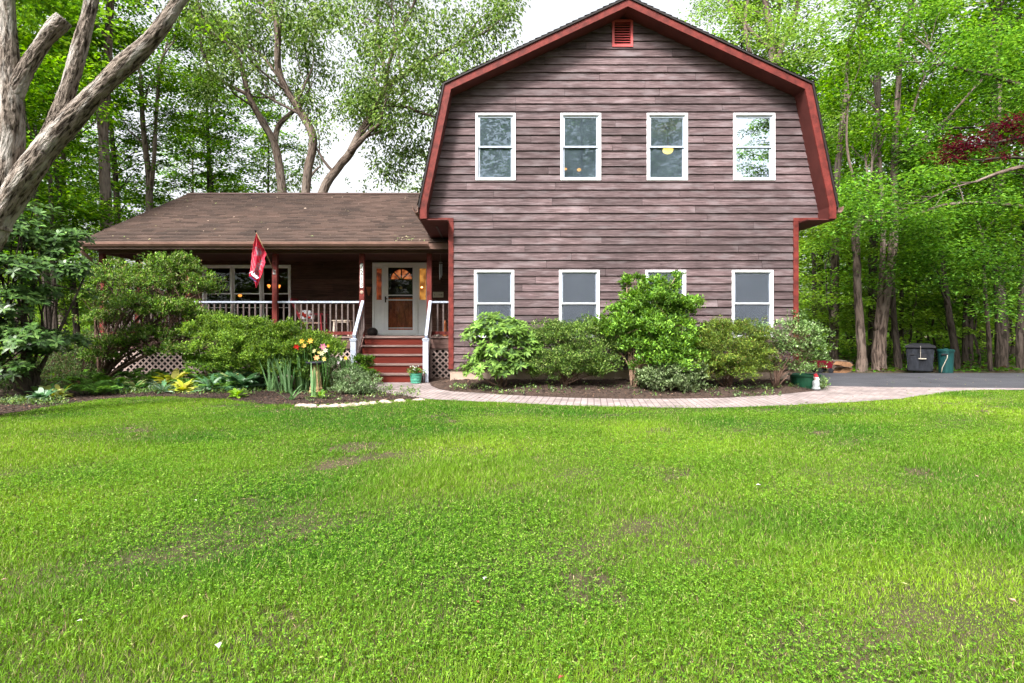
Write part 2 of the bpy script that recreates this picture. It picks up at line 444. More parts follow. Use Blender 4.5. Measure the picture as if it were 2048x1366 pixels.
# ================================================================ helpers for placed things
def rebase(o, loc):
    """move a thing's origin to its base (geometry was written in world coordinates)"""
    loc = Vector(loc); T = Matrix.Translation(-loc)
    seen = set()
    def rec(q):
        if q.type == 'MESH' and q.data.name not in seen:
            seen.add(q.data.name); q.data.transform(T)
        for c in q.children: rec(c)
    bpy.context.view_layer.update()
    rec(o); o.location = loc
    return o
def text_obj(body, size, name, m, parent=None, loc=(0, 0, 0), rot=(R(90), 0, 0), extrude=0.002, shear=0.0, offset=0.0):
    cu = bpy.data.curves.new('text', 'FONT')
    cu.body = body; cu.size = size; cu.align_x = 'CENTER'; cu.align_y = 'CENTER'; cu.extrude = extrude; cu.shear = shear; cu.offset = offset
    cu.resolution_u = 3
    t = bpy.data.objects.new('text', cu); col.objects.link(t)
    bpy.context.view_layer.update()
    me = bpy.data.meshes.new_from_object(t)
    bpy.data.objects.remove(t)
    me.transform(Matrix.Translation(loc) @ Matrix.Rotation(rot[2], 4, 'Z') @ Matrix.Rotation(rot[0], 4, 'X') @ Matrix.Rotation(rot[1], 4, 'Z'))
    me.materials.clear(); me.materials.append(m)
    o = bpy.data.objects.new(name, me); col.objects.link(o)
    if parent: o.parent = parent
    return o

# ================================================================ the house
YF = 12.0                       # facade plane
CX = 2.86                       # centre line of the gable
house = empty('house', (0, 0, 0), 0, 'brown wood sided two storey house with red gambrel gable and a long front porch', 'house')
YW = 16.5                       # porch back wall
PF = 1.04                       # porch floor height
EXP = 0.1647

def siding(name, m, Y, k0, k1, z_ref, span, openings, seed, parent, step=0.026):
    """lapped boards. span(z) -> (xl, xr); openings = [(x0, x1, z0, z1)]"""
    rr = random.Random(seed); mb = MB()
    for k in range(k0, k1):
        zb, zt = z_ref + k * EXP, z_ref + (k + 1) * EXP
        sp = span(zb + 1e-3, zt)
        if sp is None: continue
        (lb, rb), (lt, rt) = sp
        if rb - lb < 0.05: continue
        xs = [min(lb, lt) - 0.01]
        x = xs[0] + rr.uniform(0.5, 3.8)
        while x < max(rb, rt) - 0.5:
            xs.append(x); x += rr.uniform(1.6, 4.6)
        xs.append(max(rb, rt) + 0.01)
        cuts = sorted({zb, zt} | {q for o in openings for q in (o[2], o[3]) if zb < q < zt})
        wob = rr.uniform(-0.002, 0.002)
        for za, zc in zip(cuts[:-1], cuts[1:]):
            zm = (za + zc) / 2
            holes = sorted((o[0], o[1]) for o in openings if o[2] < zm < o[3])
            for xa, xb in zip(xs[:-1], xs[1:]):
                segs = [(xa + 0.003, xb - 0.003)]
                for h0, h1 in holes:
                    ns = []
                    for s0, s1 in segs:
                        if h1 <= s0 or h0 >= s1: ns.append((s0, s1)); continue
                        if h0 > s0: ns.append((s0, h0))
                        if h1 < s1: ns.append((h1, s1))
                    segs = ns
                for s0, s1 in segs:
                    fa, fc = (za - zb) / EXP, (zc - zb) / EXP
                    zl = za + (.006 if za == zb else 0)
                    L = lambda f: lb + (lt - lb) * f
                    Rr = lambda f: rb + (rt - rb) * f
                    a0, a1 = max(s0, L(fa)), min(s1, Rr(fa))
                    c0, c1 = max(s0, L(fc)), min(s1, Rr(fc))
                    if a1 - a0 < 0.004 and c1 - c0 < 0.004: continue
                    if c1 < c0: c0 = c1 = (c0 + c1) / 2
                    if a1 < a0: a0 = a1 = (a0 + a1) / 2
                    ya = Y - 0.006 - step * (1 - fa) - wob; yc = Y - 0.006 - step * (1 - fc) - wob
                    mb.add([(a0, ya, zl), (a1, ya, zl), (c1, yc, zc), (c0, yc, zc), (a0, Y, zl), (a1, Y, zl), (c1, Y, zc), (c0, Y, zc)],
                           [(0, 1, 2, 3), (0, 4, 5, 1), (1, 5, 6, 2), (0, 3, 7, 4), (3, 2, 6, 7)])
    return mb.build(name, m, parent)

S = 95 - 0.166667  # facade pixels per metre (1138/12)
def fx(px): return (px - VPX) * YF / F_PX
def fz(py): return CAMZ + (VPY - py) * YF / F_PX
wins = []
for a, b in ((951.1, 1030.9), (1120.5, 1201.5), (1292.9, 1374.4), (1465.4, 1548.7)): wins.append((fx(a), fx(b), fz(361.5), fz(227.3)))
for a, b in ((948.2, 1028.2), (1117.8, 1198.6), (1290.1, 1370.9), (1462.6, 1545.0)): wins.append((fx(a), fx(b), fz(675.4), fz(540.4)))
vent = (fx(1223.5), fx(1265), fz(95.5), fz(41))
openings = [(a + .02, b - .02, c + .02, d - .02) for a, b, c, d in wins] + [(vent[0] + .02, vent[1] - .02, vent[2] + .02, vent[3] - .02)]
HW1 = 3.66
def span_main(zb, zt):
    def hw(z):
        if z < 3.50: return HW1
        if z < 3.73: return 4.13
        if z < 6.14: return 4.13 + (3.61 - 4.13) * (z - 3.73) / (6.14 - 3.73)
        return 3.61 * max(0.0, (7.84 - z) / (7.84 - 6.14))
    zm = (zb + zt) / 2
    if zm < 3.50: return ((CX - HW1, CX + HW1),) * 2
    return ((CX - hw(max(zb, 3.5)), CX + hw(max(zb, 3.5))), (CX - hw(zt), CX + hw(zt)))
siding('gable_siding', M['siding'], YF, -19, 27, 3.5, span_main, openings, 11, house)
# a dark sheathing wall behind the boards with the same openings, so nothing shows through gaps
sh = MB()
zs = sorted({0.37, 3.52} | {q for o in openings for q in (o[2], o[3])} | {7.8, 6.14})
for za, zc in zip(zs[:-1], zs[1:]):
    zm = (za + zc) / 2
    holes = sorted((o[0], o[1]) for o in openings if o[2] - 1e-4 < zm < o[3] + 1e-4)
    def hwz(z): return HW1 - .02 if zm < 3.5 else (4.10 + (3.57 - 4.10) * (z - 3.5) / 2.64 if z <= 6.14 else 3.57 * max(0, (7.8 - z) / 1.66))
    edges = [(-1, 0)] + holes + [(0, -1)]
    xs = [None] + [q for h in holes for q in h] + [None]
    for i in range(0, len(xs), 2):
        l = xs[i]; r = xs[i + 1]
        bl = CX - hwz(za) if l is None else l; tl = CX - hwz(zc) if l is None else l
        br = CX + hwz(za) if r is None else r; trr = CX + hwz(zc) if r is None else r
        sh.add([(bl, YF + .002, za), (br, YF + .002, za), (trr, YF + .002, zc), (tl, YF + .002, zc), (bl, YF + .10, za), (br, YF + .10, za), (trr, YF + .10, zc), (tl, YF + .10, zc)],
               [(0, 1, 2, 3), (7, 6, 5, 4), (0, 4, 5, 1), (1, 5, 6, 2), (2, 6, 7, 3), (3, 7, 4, 0)])
sh.build('sheathing', M['black_edge'], house)
# foundation
MB().box(CX - HW1 + .01, CX + HW1 - .01, YF + .015, YF + .3, -0.25, 0.375).box(CX + HW1 - .3, CX + HW1 - .01, YF + .3, 21, -0.25, 0.375).box(CX - HW1 + .01, CX - HW1 + .3, YF + .3, 14.0, -0.25, 0.375).build('foundation', M['concrete'], house)
# side and back walls (simple lapped boards as a mesh), never seen from the front but real
sw = MB()
for k in range(20):
    z0 = .37 + k * .1595
    for sx, x in ((-1, CX - HW1), (1, CX + HW1)):
        sw.prism([(x, z0), (x + sx * .02, z0), (x + sx * .006, z0 + .158), (x, z0 + .158)], YF + .012, 21.2)
sw.box(CX - HW1, CX + HW1, 21.2, 21.3, .37, 6.1)
sw.box(CX - HW1 - .1, CX - HW1 + .08, 16.45, 21.2, 3.4, 6.0)
sw.build('side_wall', M['siding'], house)
# interior rooms behind the facade windows
it = MB()
for z0, z1 in ((0.42, 3.1), (3.75, 6.05)):
    x0, x1, y0, y1 = CX - 3.5, CX + 3.5, YF + .12, 15.2
    it.box(x0, x1, y1, y1 + .05, z0, z1).box(x0, x1, y0, y1, z0 - .06, z0).box(x0, x1, y0, y1, z1, z1 + .05).box(x0 - .05, x0, y0, y1, z0, z1).box(x1, x1 + .05, y0, y1, z0, z1)
    it.box(CX - .05, CX + .05, y0, y1, z0, z1)
it.build('interior', M['interior'], house)
# corner boards and the red return bands
MB().box(CX - HW1 - .022, CX - HW1 + .085, YF - .040, YF + .05, .385, 3.493).build('corner_board', M['red'], house)
cb = MB()
cb.box(CX + HW1 - .085, CX + HW1 + .022, YF - .040, YF + .05, .385, 3.493)
cb.build('corner_board', M['red'], house)
MB().box(CX - 4.12, CX - HW1 + .085, YF - .043, YF + .05, 3.495, 3.565).build('return_band', M['red'], house)
rb = MB()
rb.box(CX + HW1 - .085, CX + 4.12, YF - .043, YF + .05, 3.495, 3.565)
rb.build('return_band', M['red'], house)

# gambrel roof: outer outline (half)
YO = 11.58
OUT = [(4.24, 3.478), (4.24, 3.73), (3.735, 6.21), (0, 7.95)]
INN = [(4.10, 3.478), (4.10, 3.715), (3.605, 6.115), (0, 7.80)]
def both(pl): return [(CX - x, z) for x, z in pl] + [(CX + x, z) for x, z in reversed(pl[:-1])]
fo, fi = both(OUT), both(INN)
fas = MB()
for i in range(len(fo) - 1):
    a, b, c, d = fo[i], fo[i + 1], fi[i + 1], fi[i]
    g = 0.002 if 0 < i < len(fo) - 2 else 0
    fas.add([(a[0], YO, a[1]), (b[0], YO, b[1]), (c[0], YO, c[1]), (d[0], YO, d[1]), (a[0], YO + .035, a[1]), (b[0], YO + .035, b[1]), (c[0], YO + .035, c[1]), (d[0], YO + .035, d[1])],
            [(0, 1, 2, 3), (7, 6, 5, 4), (0, 4, 5, 1), (1, 5, 6, 2), (2, 6, 7, 3), (3, 7, 4, 0)])
fas.build('rake_fascia', M['red'], house)
sf = MB()   # soffit behind the fascia, following the inner outline
fi2 = both([(4.098, 3.484), (4.098, 3.716), (3.603, 6.117), (0, 7.802)])
for i in range(len(fi2) - 1):
    a, b = fi2[i], fi2[i + 1]
    o = Vector((fo[i][0] - fi[i][0], 0, fo[i][1] - fi[i][1])) * .3; o2 = Vector((fo[i + 1][0] - fi[i + 1][0], 0, fo[i + 1][1] - fi[i + 1][1])) * .3
    A, B = Vector((a[0], 0, a[1])), Vector((b[0], 0, b[1]))
    vs = []
    for y in (YO + .036, YF + .0):
        for q in (A, B, B + o2, A + o): vs.append((q.x, y, q.z))
    sf.add(vs, [(0, 1, 2, 3), (7, 6, 5, 4), (0, 4, 5, 1), (1, 5, 6, 2), (2, 6, 7, 3), (3, 7, 4, 0)])
sf.build('rake_soffit', M['soffit'], house)
ef = MB()   # eave boxes under the overhang
ef.box(CX - 4.237, CX - HW1 - .012, YO + .036, 21.2, 3.455, 3.478).box(CX - 4.237, CX - 4.21, YO + .036, 21.2, 3.4775, 3.73)
ef.build('eave_soffit', M['soffit'], house)
MB().box(CX + HW1 + .012, CX + 4.237, YO + .036, 21.2, 3.455, 3.478).box(CX + 4.21, CX + 4.237, YO + .036, 21.2, 3.4775, 3.73).build('eave_soffit', M['soffit'], house)
MB().box(CX - 3.98, CX - 3.94, 12.3, 15.8, 3.443, 3.4555).build('soffit_vent', M['brown_rail'], house)
# shingled roof skin: stepped courses
def shingles(name, p0, p1, x0=None, x1=None, y0=None, y1=None, mode='y', expo=0.14, tab=0.30, seed=1, m=None, parent=None, under=True):
    """courses between the eave line p0=(a, z) and ridge line p1, swept in x (mode x) or y (mode y)"""
    rr = random.Random(seed); mb = MB()
    L = math.hypot(p1[0] - p0[0], p1[1] - p0[1]); n = max(1, round(L / expo))
    ux, uz = (p1[0] - p0[0]) / L, (p1[1] - p0[1]) / L
    nx, nz = -uz, ux
    if nz < 0: nx, nz = uz, -ux
    s0, s1 = (x0, x1) if mode == 'x' else (y0, y1)
    for k in range(n):
        d0, d1 = L * k / n - 0.004, L * (k + 1) / n
        s = s0 - (rr.uniform(0, tab) if k else 0)
        while s < s1:
            e = s + tab * rr.uniform(0.92, 1.08)
            a, b = max(s, s0), min(e - 0.004, s1)
            h = 0.017 + rr.uniform(0, 0.006)
            if b > a:
                def q(d, hh, t):
                    u, z = p0[0] + ux * d + nx * hh, p0[1] + uz * d + nz * hh
                    return (t, u, z) if mode == 'x' else (u, t, z)
                mb.add([q(d0, h, a), q(d0, h, b), q(d1, .002, b), q(d1, .002, a), q(d0, -.004, a), q(d0, -.004, b)], [(0, 1, 2, 3), (0, 4, 5, 1)])
            s = e
    return mb.build(name, m, parent)
def shingle_mat():
    m = bpy.data.materials.new('asphalt shingles'); m.use_nodes = True
    n, l = m.node_tree.nodes, m.node_tree.links
    b = n['Principled BSDF']; b.inputs['Roughness'].default_value = 0.9
    geo = n.new('ShaderNodeNewGeometry'); tc = n.new('ShaderNodeTexCoord')
    r = n.new('ShaderNodeValToRGB'); e = r.color_ramp.elements
    e[0].color = (0.038, 0.022, 0.017, 1); e[1].color = (0.088, 0.054, 0.042, 1)
    l.new(geo.outputs['Random Per Island'], r.inputs['Fac'])
    nz = n.new('ShaderNodeTexNoise'); nz.inputs['Scale'].default_value = 0.55; nz.inputs['Detail'].default_value = 4; l.new(tc.outputs['Object'], nz.inputs['Vector'])
    mr = n.new('ShaderNodeMapRange'); mr.inputs['From Min'].default_value = .3; mr.inputs['From Max'].default_value = .7; mr.inputs['To Min'].default_value = 0.7; mr.inputs['To Max'].default_value = 1.3
    l.new(nz.outputs['Fac'], mr.inputs['Value'])
    ng = n.new('ShaderNodeTexNoise'); ng.inputs['Scale'].default_value = 90; ng.inputs['Detail'].default_value = 2; l.new(tc.outputs['Object'], ng.inputs['Vector'])
    mg = n.new('ShaderNodeMapRange'); mg.inputs['To Min'].default_value = .55; mg.inputs['To Max'].default_value = 1.45; l.new(ng.outputs['Fac'], mg.inputs['Value'])
    mu = n.new('ShaderNodeMath'); mu.operation = 'MULTIPLY'; l.new(mr.outputs[0], mu.inputs[0]); l.new(mg.outputs[0], mu.inputs[1])
    hv = n.new('ShaderNodeHueSaturation'); l.new(mu.outputs[0], hv.inputs['Value']); l.new(r.outputs[0], hv.inputs['Color'])
    l.new(hv.outputs[0], b.inputs['Base Color'])
    return m
M['shingle'] = shingle_mat()
# roof deck (solid) + shingles on the gambrel
dk = MB()
EX = both([(4.27, 3.70), (4.265, 3.76), (3.76, 6.235), (0, 7.99)])
E0 = both([(4.242, 3.70), (4.242, 3.732), (3.737, 6.212), (0, 7.952)])
for i in range(len(EX) - 1):
    vs = []
    for y in (YO - .03, 21.4):
        for q in (EX[i], EX[i + 1], E0[i + 1], E0[i]): vs.append((q[0], y, q[1]))
    dk.add(vs, [(0, 1, 2, 3), (7, 6, 5, 4), (0, 4, 5, 1), (1, 5, 6, 2), (2, 6, 7, 3), (3, 7, 4, 0)])
roof = dk.build('roof', M['black_edge'], house)
for sx in (-1, 1):
    shingles('roof_shingles', (CX + sx * 4.27, 3.76), (CX + sx * 3.765, 6.24), y0=YO - .028, y1=21.38, seed=4 + sx, m=M['shingle'], parent=roof)
    shingles('roof_shingles', (CX + sx * 3.765, 6.24), (CX, 7.995), y0=YO - .028, y1=21.38, seed=8 + sx, m=M['shingle'], parent=roof)
gt = MB()  # side gutters of the gambrel
for sx in (-1, 1):
    x = CX + sx * 4.275
    prof = [(x, 3.72), (x, 3.61), (x + sx * .06, 3.60), (x + sx * .105, 3.65), (x + sx * .12, 3.73), (x + sx * .108, 3.73), (x + sx * .095, 3.66), (x + sx * .055, 3.615), (x + sx * .012, 3.625), (x + sx * .012, 3.72)]
    gt.prism(prof, YO + .0, 14.3 if sx < 0 else 21.2)
gt.build('gutter', M['gutter'], house)

# gable louvre
lv = MB()
x0, x1, z0, z1 = vent
for a in ((x0, x0 + .05, z0, z1), (x1 - .05, x1, z0, z1), (x0 + .05, x1 - .05, z0, z0 + .045), (x0 + .05, x1 - .05, z1 - .045, z1)):
    lv.box(a[0], a[1], YF - .05, YF + .02, a[2], a[3])
M['red_louvre'] = mat('red painted louvre', (0.46, 0.085, 0.085), 0.5, var=.12)
vt = lv.build('gable_vent', M['red_louvre'], house)
ls = MB()
nl = 9
for k in range(nl):
    z = z0 + .05 + (z1 - z0 - .1) * k / nl
    ls.prism([(YF - .046, z), (YF - .038, z), (YF + .01, z + .045), (YF + .002, z + .045)], x0 + .052, x1 - .052, 'x')
ls.build('slat', M['red_louvre'], vt)

# windows
def window(x0, x1, z0, z1, Y, trim=.046, parent=house, gl='glass', screen='half', label=None, casing='white', sash='sash', muntin=False):
    c = MB()
    for a in ((x0, x0 + trim, z0, z1), (x1 - trim, x1, z0, z1), (x0 + trim, x1 - trim, z0, z0 + trim), (x0 + trim, x1 - trim, z1 - trim, z1)):
        c.box(a[0], a[1], Y - .045, Y + .09, a[2], a[3])
    xa, xb, za, zb = x0 + trim, x1 - trim, z0 + trim, z1 - trim
    for a in ((xa, xa + .012, za, zb), (xb - .012, xb, za, zb), (xa + .012, xb - .012, zb - .012, zb)):
        c.box(a[0], a[1], Y - .022, Y + .088, a[2], a[3])
    w = c.build('window', M[casing], parent, bevel=.004)
    if label: w['label'] = label
    zm = (za + zb) / 2 + .01
    s = MB()
    def sashbox(a, b, c0, d, y):
        t = .034
        s.box(a, a + t, y, y + .028, c0, d).box(b - t, b, y, y + .028, c0, d).box(a + t, b - t, y, y + .028, c0, c0 + t).box(a + t, b - t, y, y + .028, d - t, d)
    sashbox(xa + .013, xb - .013, zm - .018, zb - .013, Y - .004)
    sashbox(xa + .013, xb - .013, za + .002, zm + .018, Y + .030)
    if muntin: s.box(xa + .05, xb - .05, Y + .04, Y + .05, (za + zm) / 2 - .01, (za + zm) / 2 + .01)
    s.build('sash', M[sash], w, bevel=.003)
    MB().box(xa + .045, xb - .045, Y + .008, Y + .012, zm + .01, zb - .045).build('pane', M[gl], w)
    MB().box(xa + .045, xb - .045, Y + .042, Y + .046, za + .034, zm - .01).build('pane', M[gl], w)
    if screen:
        zt = zm if screen == 'half' else zb - .02
        MB().box(xa + .03, xb - .03, Y - .012, Y - .011, za + .012, zt).build('screen', M['screen'], w)
        MB().box(xa + .013, xb - .013, Y - .034, Y - .0125, zm - .014, zm + .014).build('screen_bar', M[casing], w)
    return w
for i, (x0, x1, z0, z1) in enumerate(wins):
    w = window(x0, x1, z0, z1, YF, screen=None if i < 4 else 'full', gl='glass_sky' if i == 3 else 'glass')
    if i == 3: w['label'] = 'window full of bright sky reflections'
    if i == 2: w['label'] = 'window with a lit yellow lamp behind the glass'
    if i >= 4: w['label'] = 'ground floor window with grey insect screen'

# ---------------------------------------------------------------- porch wing
XL, XR = -9.88, -0.90
wall_open = []
def wx(px): return (px - VPX) * YW / F_PX
def wz(py): return CAMZ + (VPY - py) * YW / F_PX
tri = (wx(406), wx(582), wz(646), wz(530))
dr = (wx(745.3), wx(856.5), PF, wz(525.5))
wall_open = [(tri[0] + .02, tri[1] - .02, tri[2] + .02, tri[3] - .02), (dr[0] + .02, dr[1] - .02, PF - 1, dr[3] - .02)]
siding('porch_siding', M['porch_siding'], YW, -15, 0, 3.5, lambda a, b: ((-9.3, -.80), (-9.3, -.80)), wall_open, 21, house, step=.014)
pb = MB()
pb.box(-9.3, tri[0] + .02, YW + .002, YW + .1, .9, 3.5).box(tri[1] - .02, dr[0] + .02, YW + .002, YW + .1, .9, 3.5).box(dr[1] - .02, -.80, YW + .002, YW + .1, .9, 3.5)
pb.box(tri[0] + .02, tri[1] - .02, YW + .002, YW + .1, .9, tri[2] + .02).box(tri[0] + .02, tri[1] - .02, YW + .002, YW + .1, tri[3] - .02, 3.5).box(dr[0] + .02, dr[1] - .02, YW + .002, YW + .1, dr[3] - .02, 3.5)
pb.build('porch_wall_core', M['black_edge'], house)
# wing end wall, gable and back
ew = MB()
for k in range(23):
    z0 = 0.1 + k * .16
    hi = min(1.0, max(0.0, (z0 - 3.3) / 2.35))
    ya, yb = YW + .01 + (18.8 - YW) * hi * .0, 23.4
    if z0 > 3.45: ya = max(YW, 13.75 + (z0 - 3.31) / .467 + .3); yb = 18.8 + (18.8 - ya)
    ew.prism([(-9.3, z0), (-9.32, z0), (-9.306, z0 + .158), (-9.3, z0 + .158)], ya, max(ya + .1, yb))
ew.box(-9.3, -.8, 23.4, 23.5, 0, 3.4)
ew.build('end_wall', M['porch_siding'], house)
# rooms behind the porch windows and door
ir = MB()
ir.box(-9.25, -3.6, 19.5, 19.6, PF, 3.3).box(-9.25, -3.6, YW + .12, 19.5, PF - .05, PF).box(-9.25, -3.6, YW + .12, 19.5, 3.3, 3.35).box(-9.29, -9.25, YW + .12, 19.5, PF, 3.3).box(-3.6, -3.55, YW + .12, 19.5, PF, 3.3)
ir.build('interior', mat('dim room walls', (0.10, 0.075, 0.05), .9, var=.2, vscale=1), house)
tw = empty('tmp')
bpy.data.objects.remove(tw)
xs = [tri[0], wx(464.5), wx(522.7), tri[1]]
for i in range(3):
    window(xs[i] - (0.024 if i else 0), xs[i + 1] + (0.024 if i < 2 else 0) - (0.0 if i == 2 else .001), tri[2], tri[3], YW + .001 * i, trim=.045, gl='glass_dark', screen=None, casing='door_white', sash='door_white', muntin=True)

# door with side lights
dfm = MB()
dx0, dx1, dz1 = dr[0], dr[1], dr[3]
p0, p1 = wx(769), wx(833.5)
for a in ((dx0, dx0 + .05, PF, dz1), (dx1 - .05, dx1, PF, dz1), (dx0 + .05, dx1 - .05, dz1 - .07, dz1), (p0 - .04, p0 + .02, PF, dz1 - .07), (p1 - .02, p1 + .04, PF, dz1 - .07)):
    dfm.box(a[0], a[1], YW - .06, YW + .12, a[2], a[3])
dfm.box(dx0 + .05, dx1 - .05, YW - .03, YW + .12, PF, PF + .035)
door = dfm.build('door', M['door_white'], house, bevel=.006)
door['label'] = 'white front door with glass storm door, half round fan light and narrow side lights'
def sidelight(a, b, g0, g1, amber):
    s = MB()
    zg0, zg1 = wz(599.6), wz(537)
    for q in ((a, g0, PF + .035, dz1 - .07), (g1, b, PF + .035, dz1 - .07), (g0, g1, zg1, dz1 - .07), (g0, g1, PF + .035, zg0)):
        s.box(q[0], q[1], YW - .02, YW + .06, q[2], q[3])
    s.box(a + .06, b - .06, YW - .032, YW - .021, PF + .12, PF + .35).box(a + .06, b - .06, YW - .032, YW - .021, PF + .42, zg0 - .12)
    o = s.build('side_light', M['door_white'], door, bevel=.004)
    return o
def lit_glass(name, c1, c2, s, sc=6):
    m = mat(name, tuple(v * .25 for v in c2), .2); n, l = m.node_tree.nodes, m.node_tree.links
    tc = n.new('ShaderNodeTexCoord'); nz = n.new('ShaderNodeTexNoise'); nz.inputs['Scale'].default_value = sc; nz.inputs['Detail'].default_value = 3; l.new(tc.outputs['Object'], nz.inputs['Vector'])
    rp = n.new('ShaderNodeValToRGB'); e = rp.color_ramp.elements; e[0].position = .38; e[1].position = .62; e[0].color = c1 + (1,); e[1].color = c2 + (1,)
    l.new(nz.outputs['Fac'], rp.inputs['Fac']); b = n['Principled BSDF']; l.new(rp.outputs[0], b.inputs['Emission Color']); b.inputs['Emission Strength'].default_value = s
    return m
M['amber_dim'] = lit_glass('lit hall wall seen through glass', (.05, .012, .006), (.36, .07, .02), .22)
M['amber'] = lit_glass('lit amber glass', (.22, .07, .012), (.80, .36, .07), .28)
sa = sidelight(dx0 + .05, p0 - .04, wx(753), wx(763.7), 0)
MB().box(wx(753), wx(763.7), YW + .03, YW + .035, wz(599.6), wz(537)).build('side_pane', M['amber_dim'], door)
sb = sidelight(p1 + .04, dx1 - .05, wx(839), wx(852), 1)
MB().box(wx(839), wx(852), YW + .03, YW + .035, wz(599.6), wz(537)).build('side_pane', M['amber'], door)
# storm door frame
g0, g1 = wx(776.9), wx(825.8)
st = MB()
zA, zB, zC, zD = wz(535.5), wz(591.7), wz(599), wz(655.8)
yd = YW - .055
for q in ((p0 + .022, g0, PF + .04, dz1 - .075), (g1, p1 - .022, PF + .04, dz1 - .075), (g0, g1, zA, dz1 - .075), (g0, g1, zB, zB + .03), (g0, g1, zC - .03, zC), (g0, g1, PF + .04, PF + .16), (g0, g1, zD - .012, zD + .006)):
    st.box(q[0], q[1], yd, yd + .035, q[2], q[3])
st.build('storm_door', M['door_white'], door, bevel=.004)
M['clear'] = glass('door glass', (.85, .85, .85), .005, gcol=(.4, .42, .42))
MB().box(g0, g1, yd + .016, yd + .019, zB + .03, zA).build('pane', M['clear'], door)
MB().box(g0, g1, yd + .016, yd + .019, zD, zC - .03).build('pane', M['clear'], door)
M['door_red_lit'] = mat('lit inner door', (.46, .12, .05), .3, var=.6, vscale=7, stretch=(2, 2, .6))  # lower half of the door, hall light painted in as brighter red
M['door_red_shade'] = mat('shaded inner door', (.022, .014, .012), .35)  # upper half of the same door, shade painted in as near black
MB().box(p0 + .02, p1 - .02, YW + .04, YW + .08, (zB + zC) / 2, dz1 - .07).build('inner_door', M['door_red_shade'], door)
MB().box(p0 + .02, p1 - .02, YW + .03, YW + .08, PF + .035, (zB + zC) / 2 - .001).build('inner_door', M['door_red_lit'], door)
fcx, frx, fz0, frz = (wx(781.3) + wx(823.7)) / 2, (wx(823.7) - wx(781.3)) / 2, wz(560.8), wz(540) - wz(560.8)
M['fan'] = lit_glass('lit fan light', (.20, .035, .012), (.80, .25, .08), .34, 9)
for k in range(4):
    a0, a1 = math.pi * k / 4 + .06, math.pi * (k + 1) / 4 - .06
    pl = [(fcx + .06 * math.cos((a0 + a1) / 2), fz0 + .03 + .03 * math.sin((a0 + a1) / 2))] + [(fcx + frx * math.cos(a0 + (a1 - a0) * j / 6), fz0 + .02 + frz * math.sin(a0 + (a1 - a0) * j / 6)) for j in range(7)]
    MB().prism(pl, YW + .030, YW + .039).build('fan_pane', M['fan'], door)
hd = MB()
hx = wx(771.8)
hd.box(hx - .018, hx + .018, yd - .012, yd, wz(605), wz(593)).box(hx - .012, hx + .06, yd - .05, yd - .03, wz(599), wz(597)).box(hx - .01, hx + .01, yd - .05, yd - .01, wz(599), wz(597))
hd.build('handle', M['black'], door)
kn = MB(); kn.lathe([(.0, 0), (.04, .0), (.045, .01), (.03, .02), (0, .022)], n=14, M=Matrix.Translation((wx(801.5), YW + .038, wz(575))) @ Matrix.Rotation(R(90), 4, 'X'))
kn.build('knocker', mat('brass', (.6, .45, .2), .3, metal=.9), door)

# wing roof
EY, EZ, RY, RZ = 13.70, 3.31, 18.8, 5.69
wr = MB()
def slab(mb, a, b, t, x0, x1):
    L = math.hypot(b[0] - a[0], b[1] - a[1]); ny, nz = -(b[1] - a[1]) / L, (b[0] - a[0]) / L
    if nz < 0: ny, nz = -ny, -nz
    pl = [a, b, (b[0] - ny * t, b[1] - nz * t), (a[0] - ny * t, a[1] - nz * t)]
    mb.prism(pl, x0, x1, 'x')
slab(wr, (EY, EZ), (RY, RZ), .10, XL, XR)
slab(wr, (23.9, EZ), (RY, RZ + .0), .10, XL, XR)
wroof = wr.build('porch_roof', M['dark_brown'], house)
shingles('roof_shingles', (EY - .02, EZ + .0), (RY, RZ), x0=XL - .015, x1=XR, mode='x', expo=.13, seed=31, m=M['shingle'], parent=wroof)
shingles('roof_shingles', (23.92, EZ), (RY, RZ), x0=XL - .015, x1=XR, mode='x', expo=.13, seed=33, m=M['shingle'], parent=wroof)
rc = MB()
x = XL - .02
rr = random.Random(5)
while x < XR:
    e = x + .26
    for sy in (-1, 1):
        rc.add([(x, RY, RZ + .035), (e, RY, RZ + .028), (e, RY + sy * .15, RZ + .028 - .07), (x, RY + sy * .15, RZ + .035 - .07)], [(0, 1, 2, 3)])
    x = e - .03
rc.box(-9.3, XR, RY - .02, RY + .02, RZ, RZ + .035)
rc.build('ridge_cap', mat('dark ridge', (.07, .045, .04), .8), wroof)
# front gutter, fascia, downspout
gg = MB()
gg.prism([(EY - .02, EZ + .005), (EY - .02, EZ - .10), (EY - .085, EZ - .10), (EY - .12, EZ - .05), (EY - .125, EZ + .005), (EY - .112, EZ + .005), (EY - .105, EZ - .045), (EY - .075, EZ - .085), (EY - .032, EZ - .085), (EY - .032, EZ + .005)], XL - .06, -1.42, 'x')
gg.box(XL - .06, XL - .05, EY - .11, EY - .03, EZ - .08, EZ)
gg.box(XL, XR, EY - .018, EY + .01, EZ - .16, EZ - .02)
gg.build('gutter', M['gutter'], house)
ds = MB()
ds.tube([(-9.72, EY - .07, EZ - .10), (-9.72, EY - .06, EZ - .22), (-9.66, EY + .15, EZ - .38), (-9.62, 14.1, EZ - .52), (-9.64, 14.12, .05)], .038, 8)
ds.build('downspout', M['gutter'], house, smooth=True)
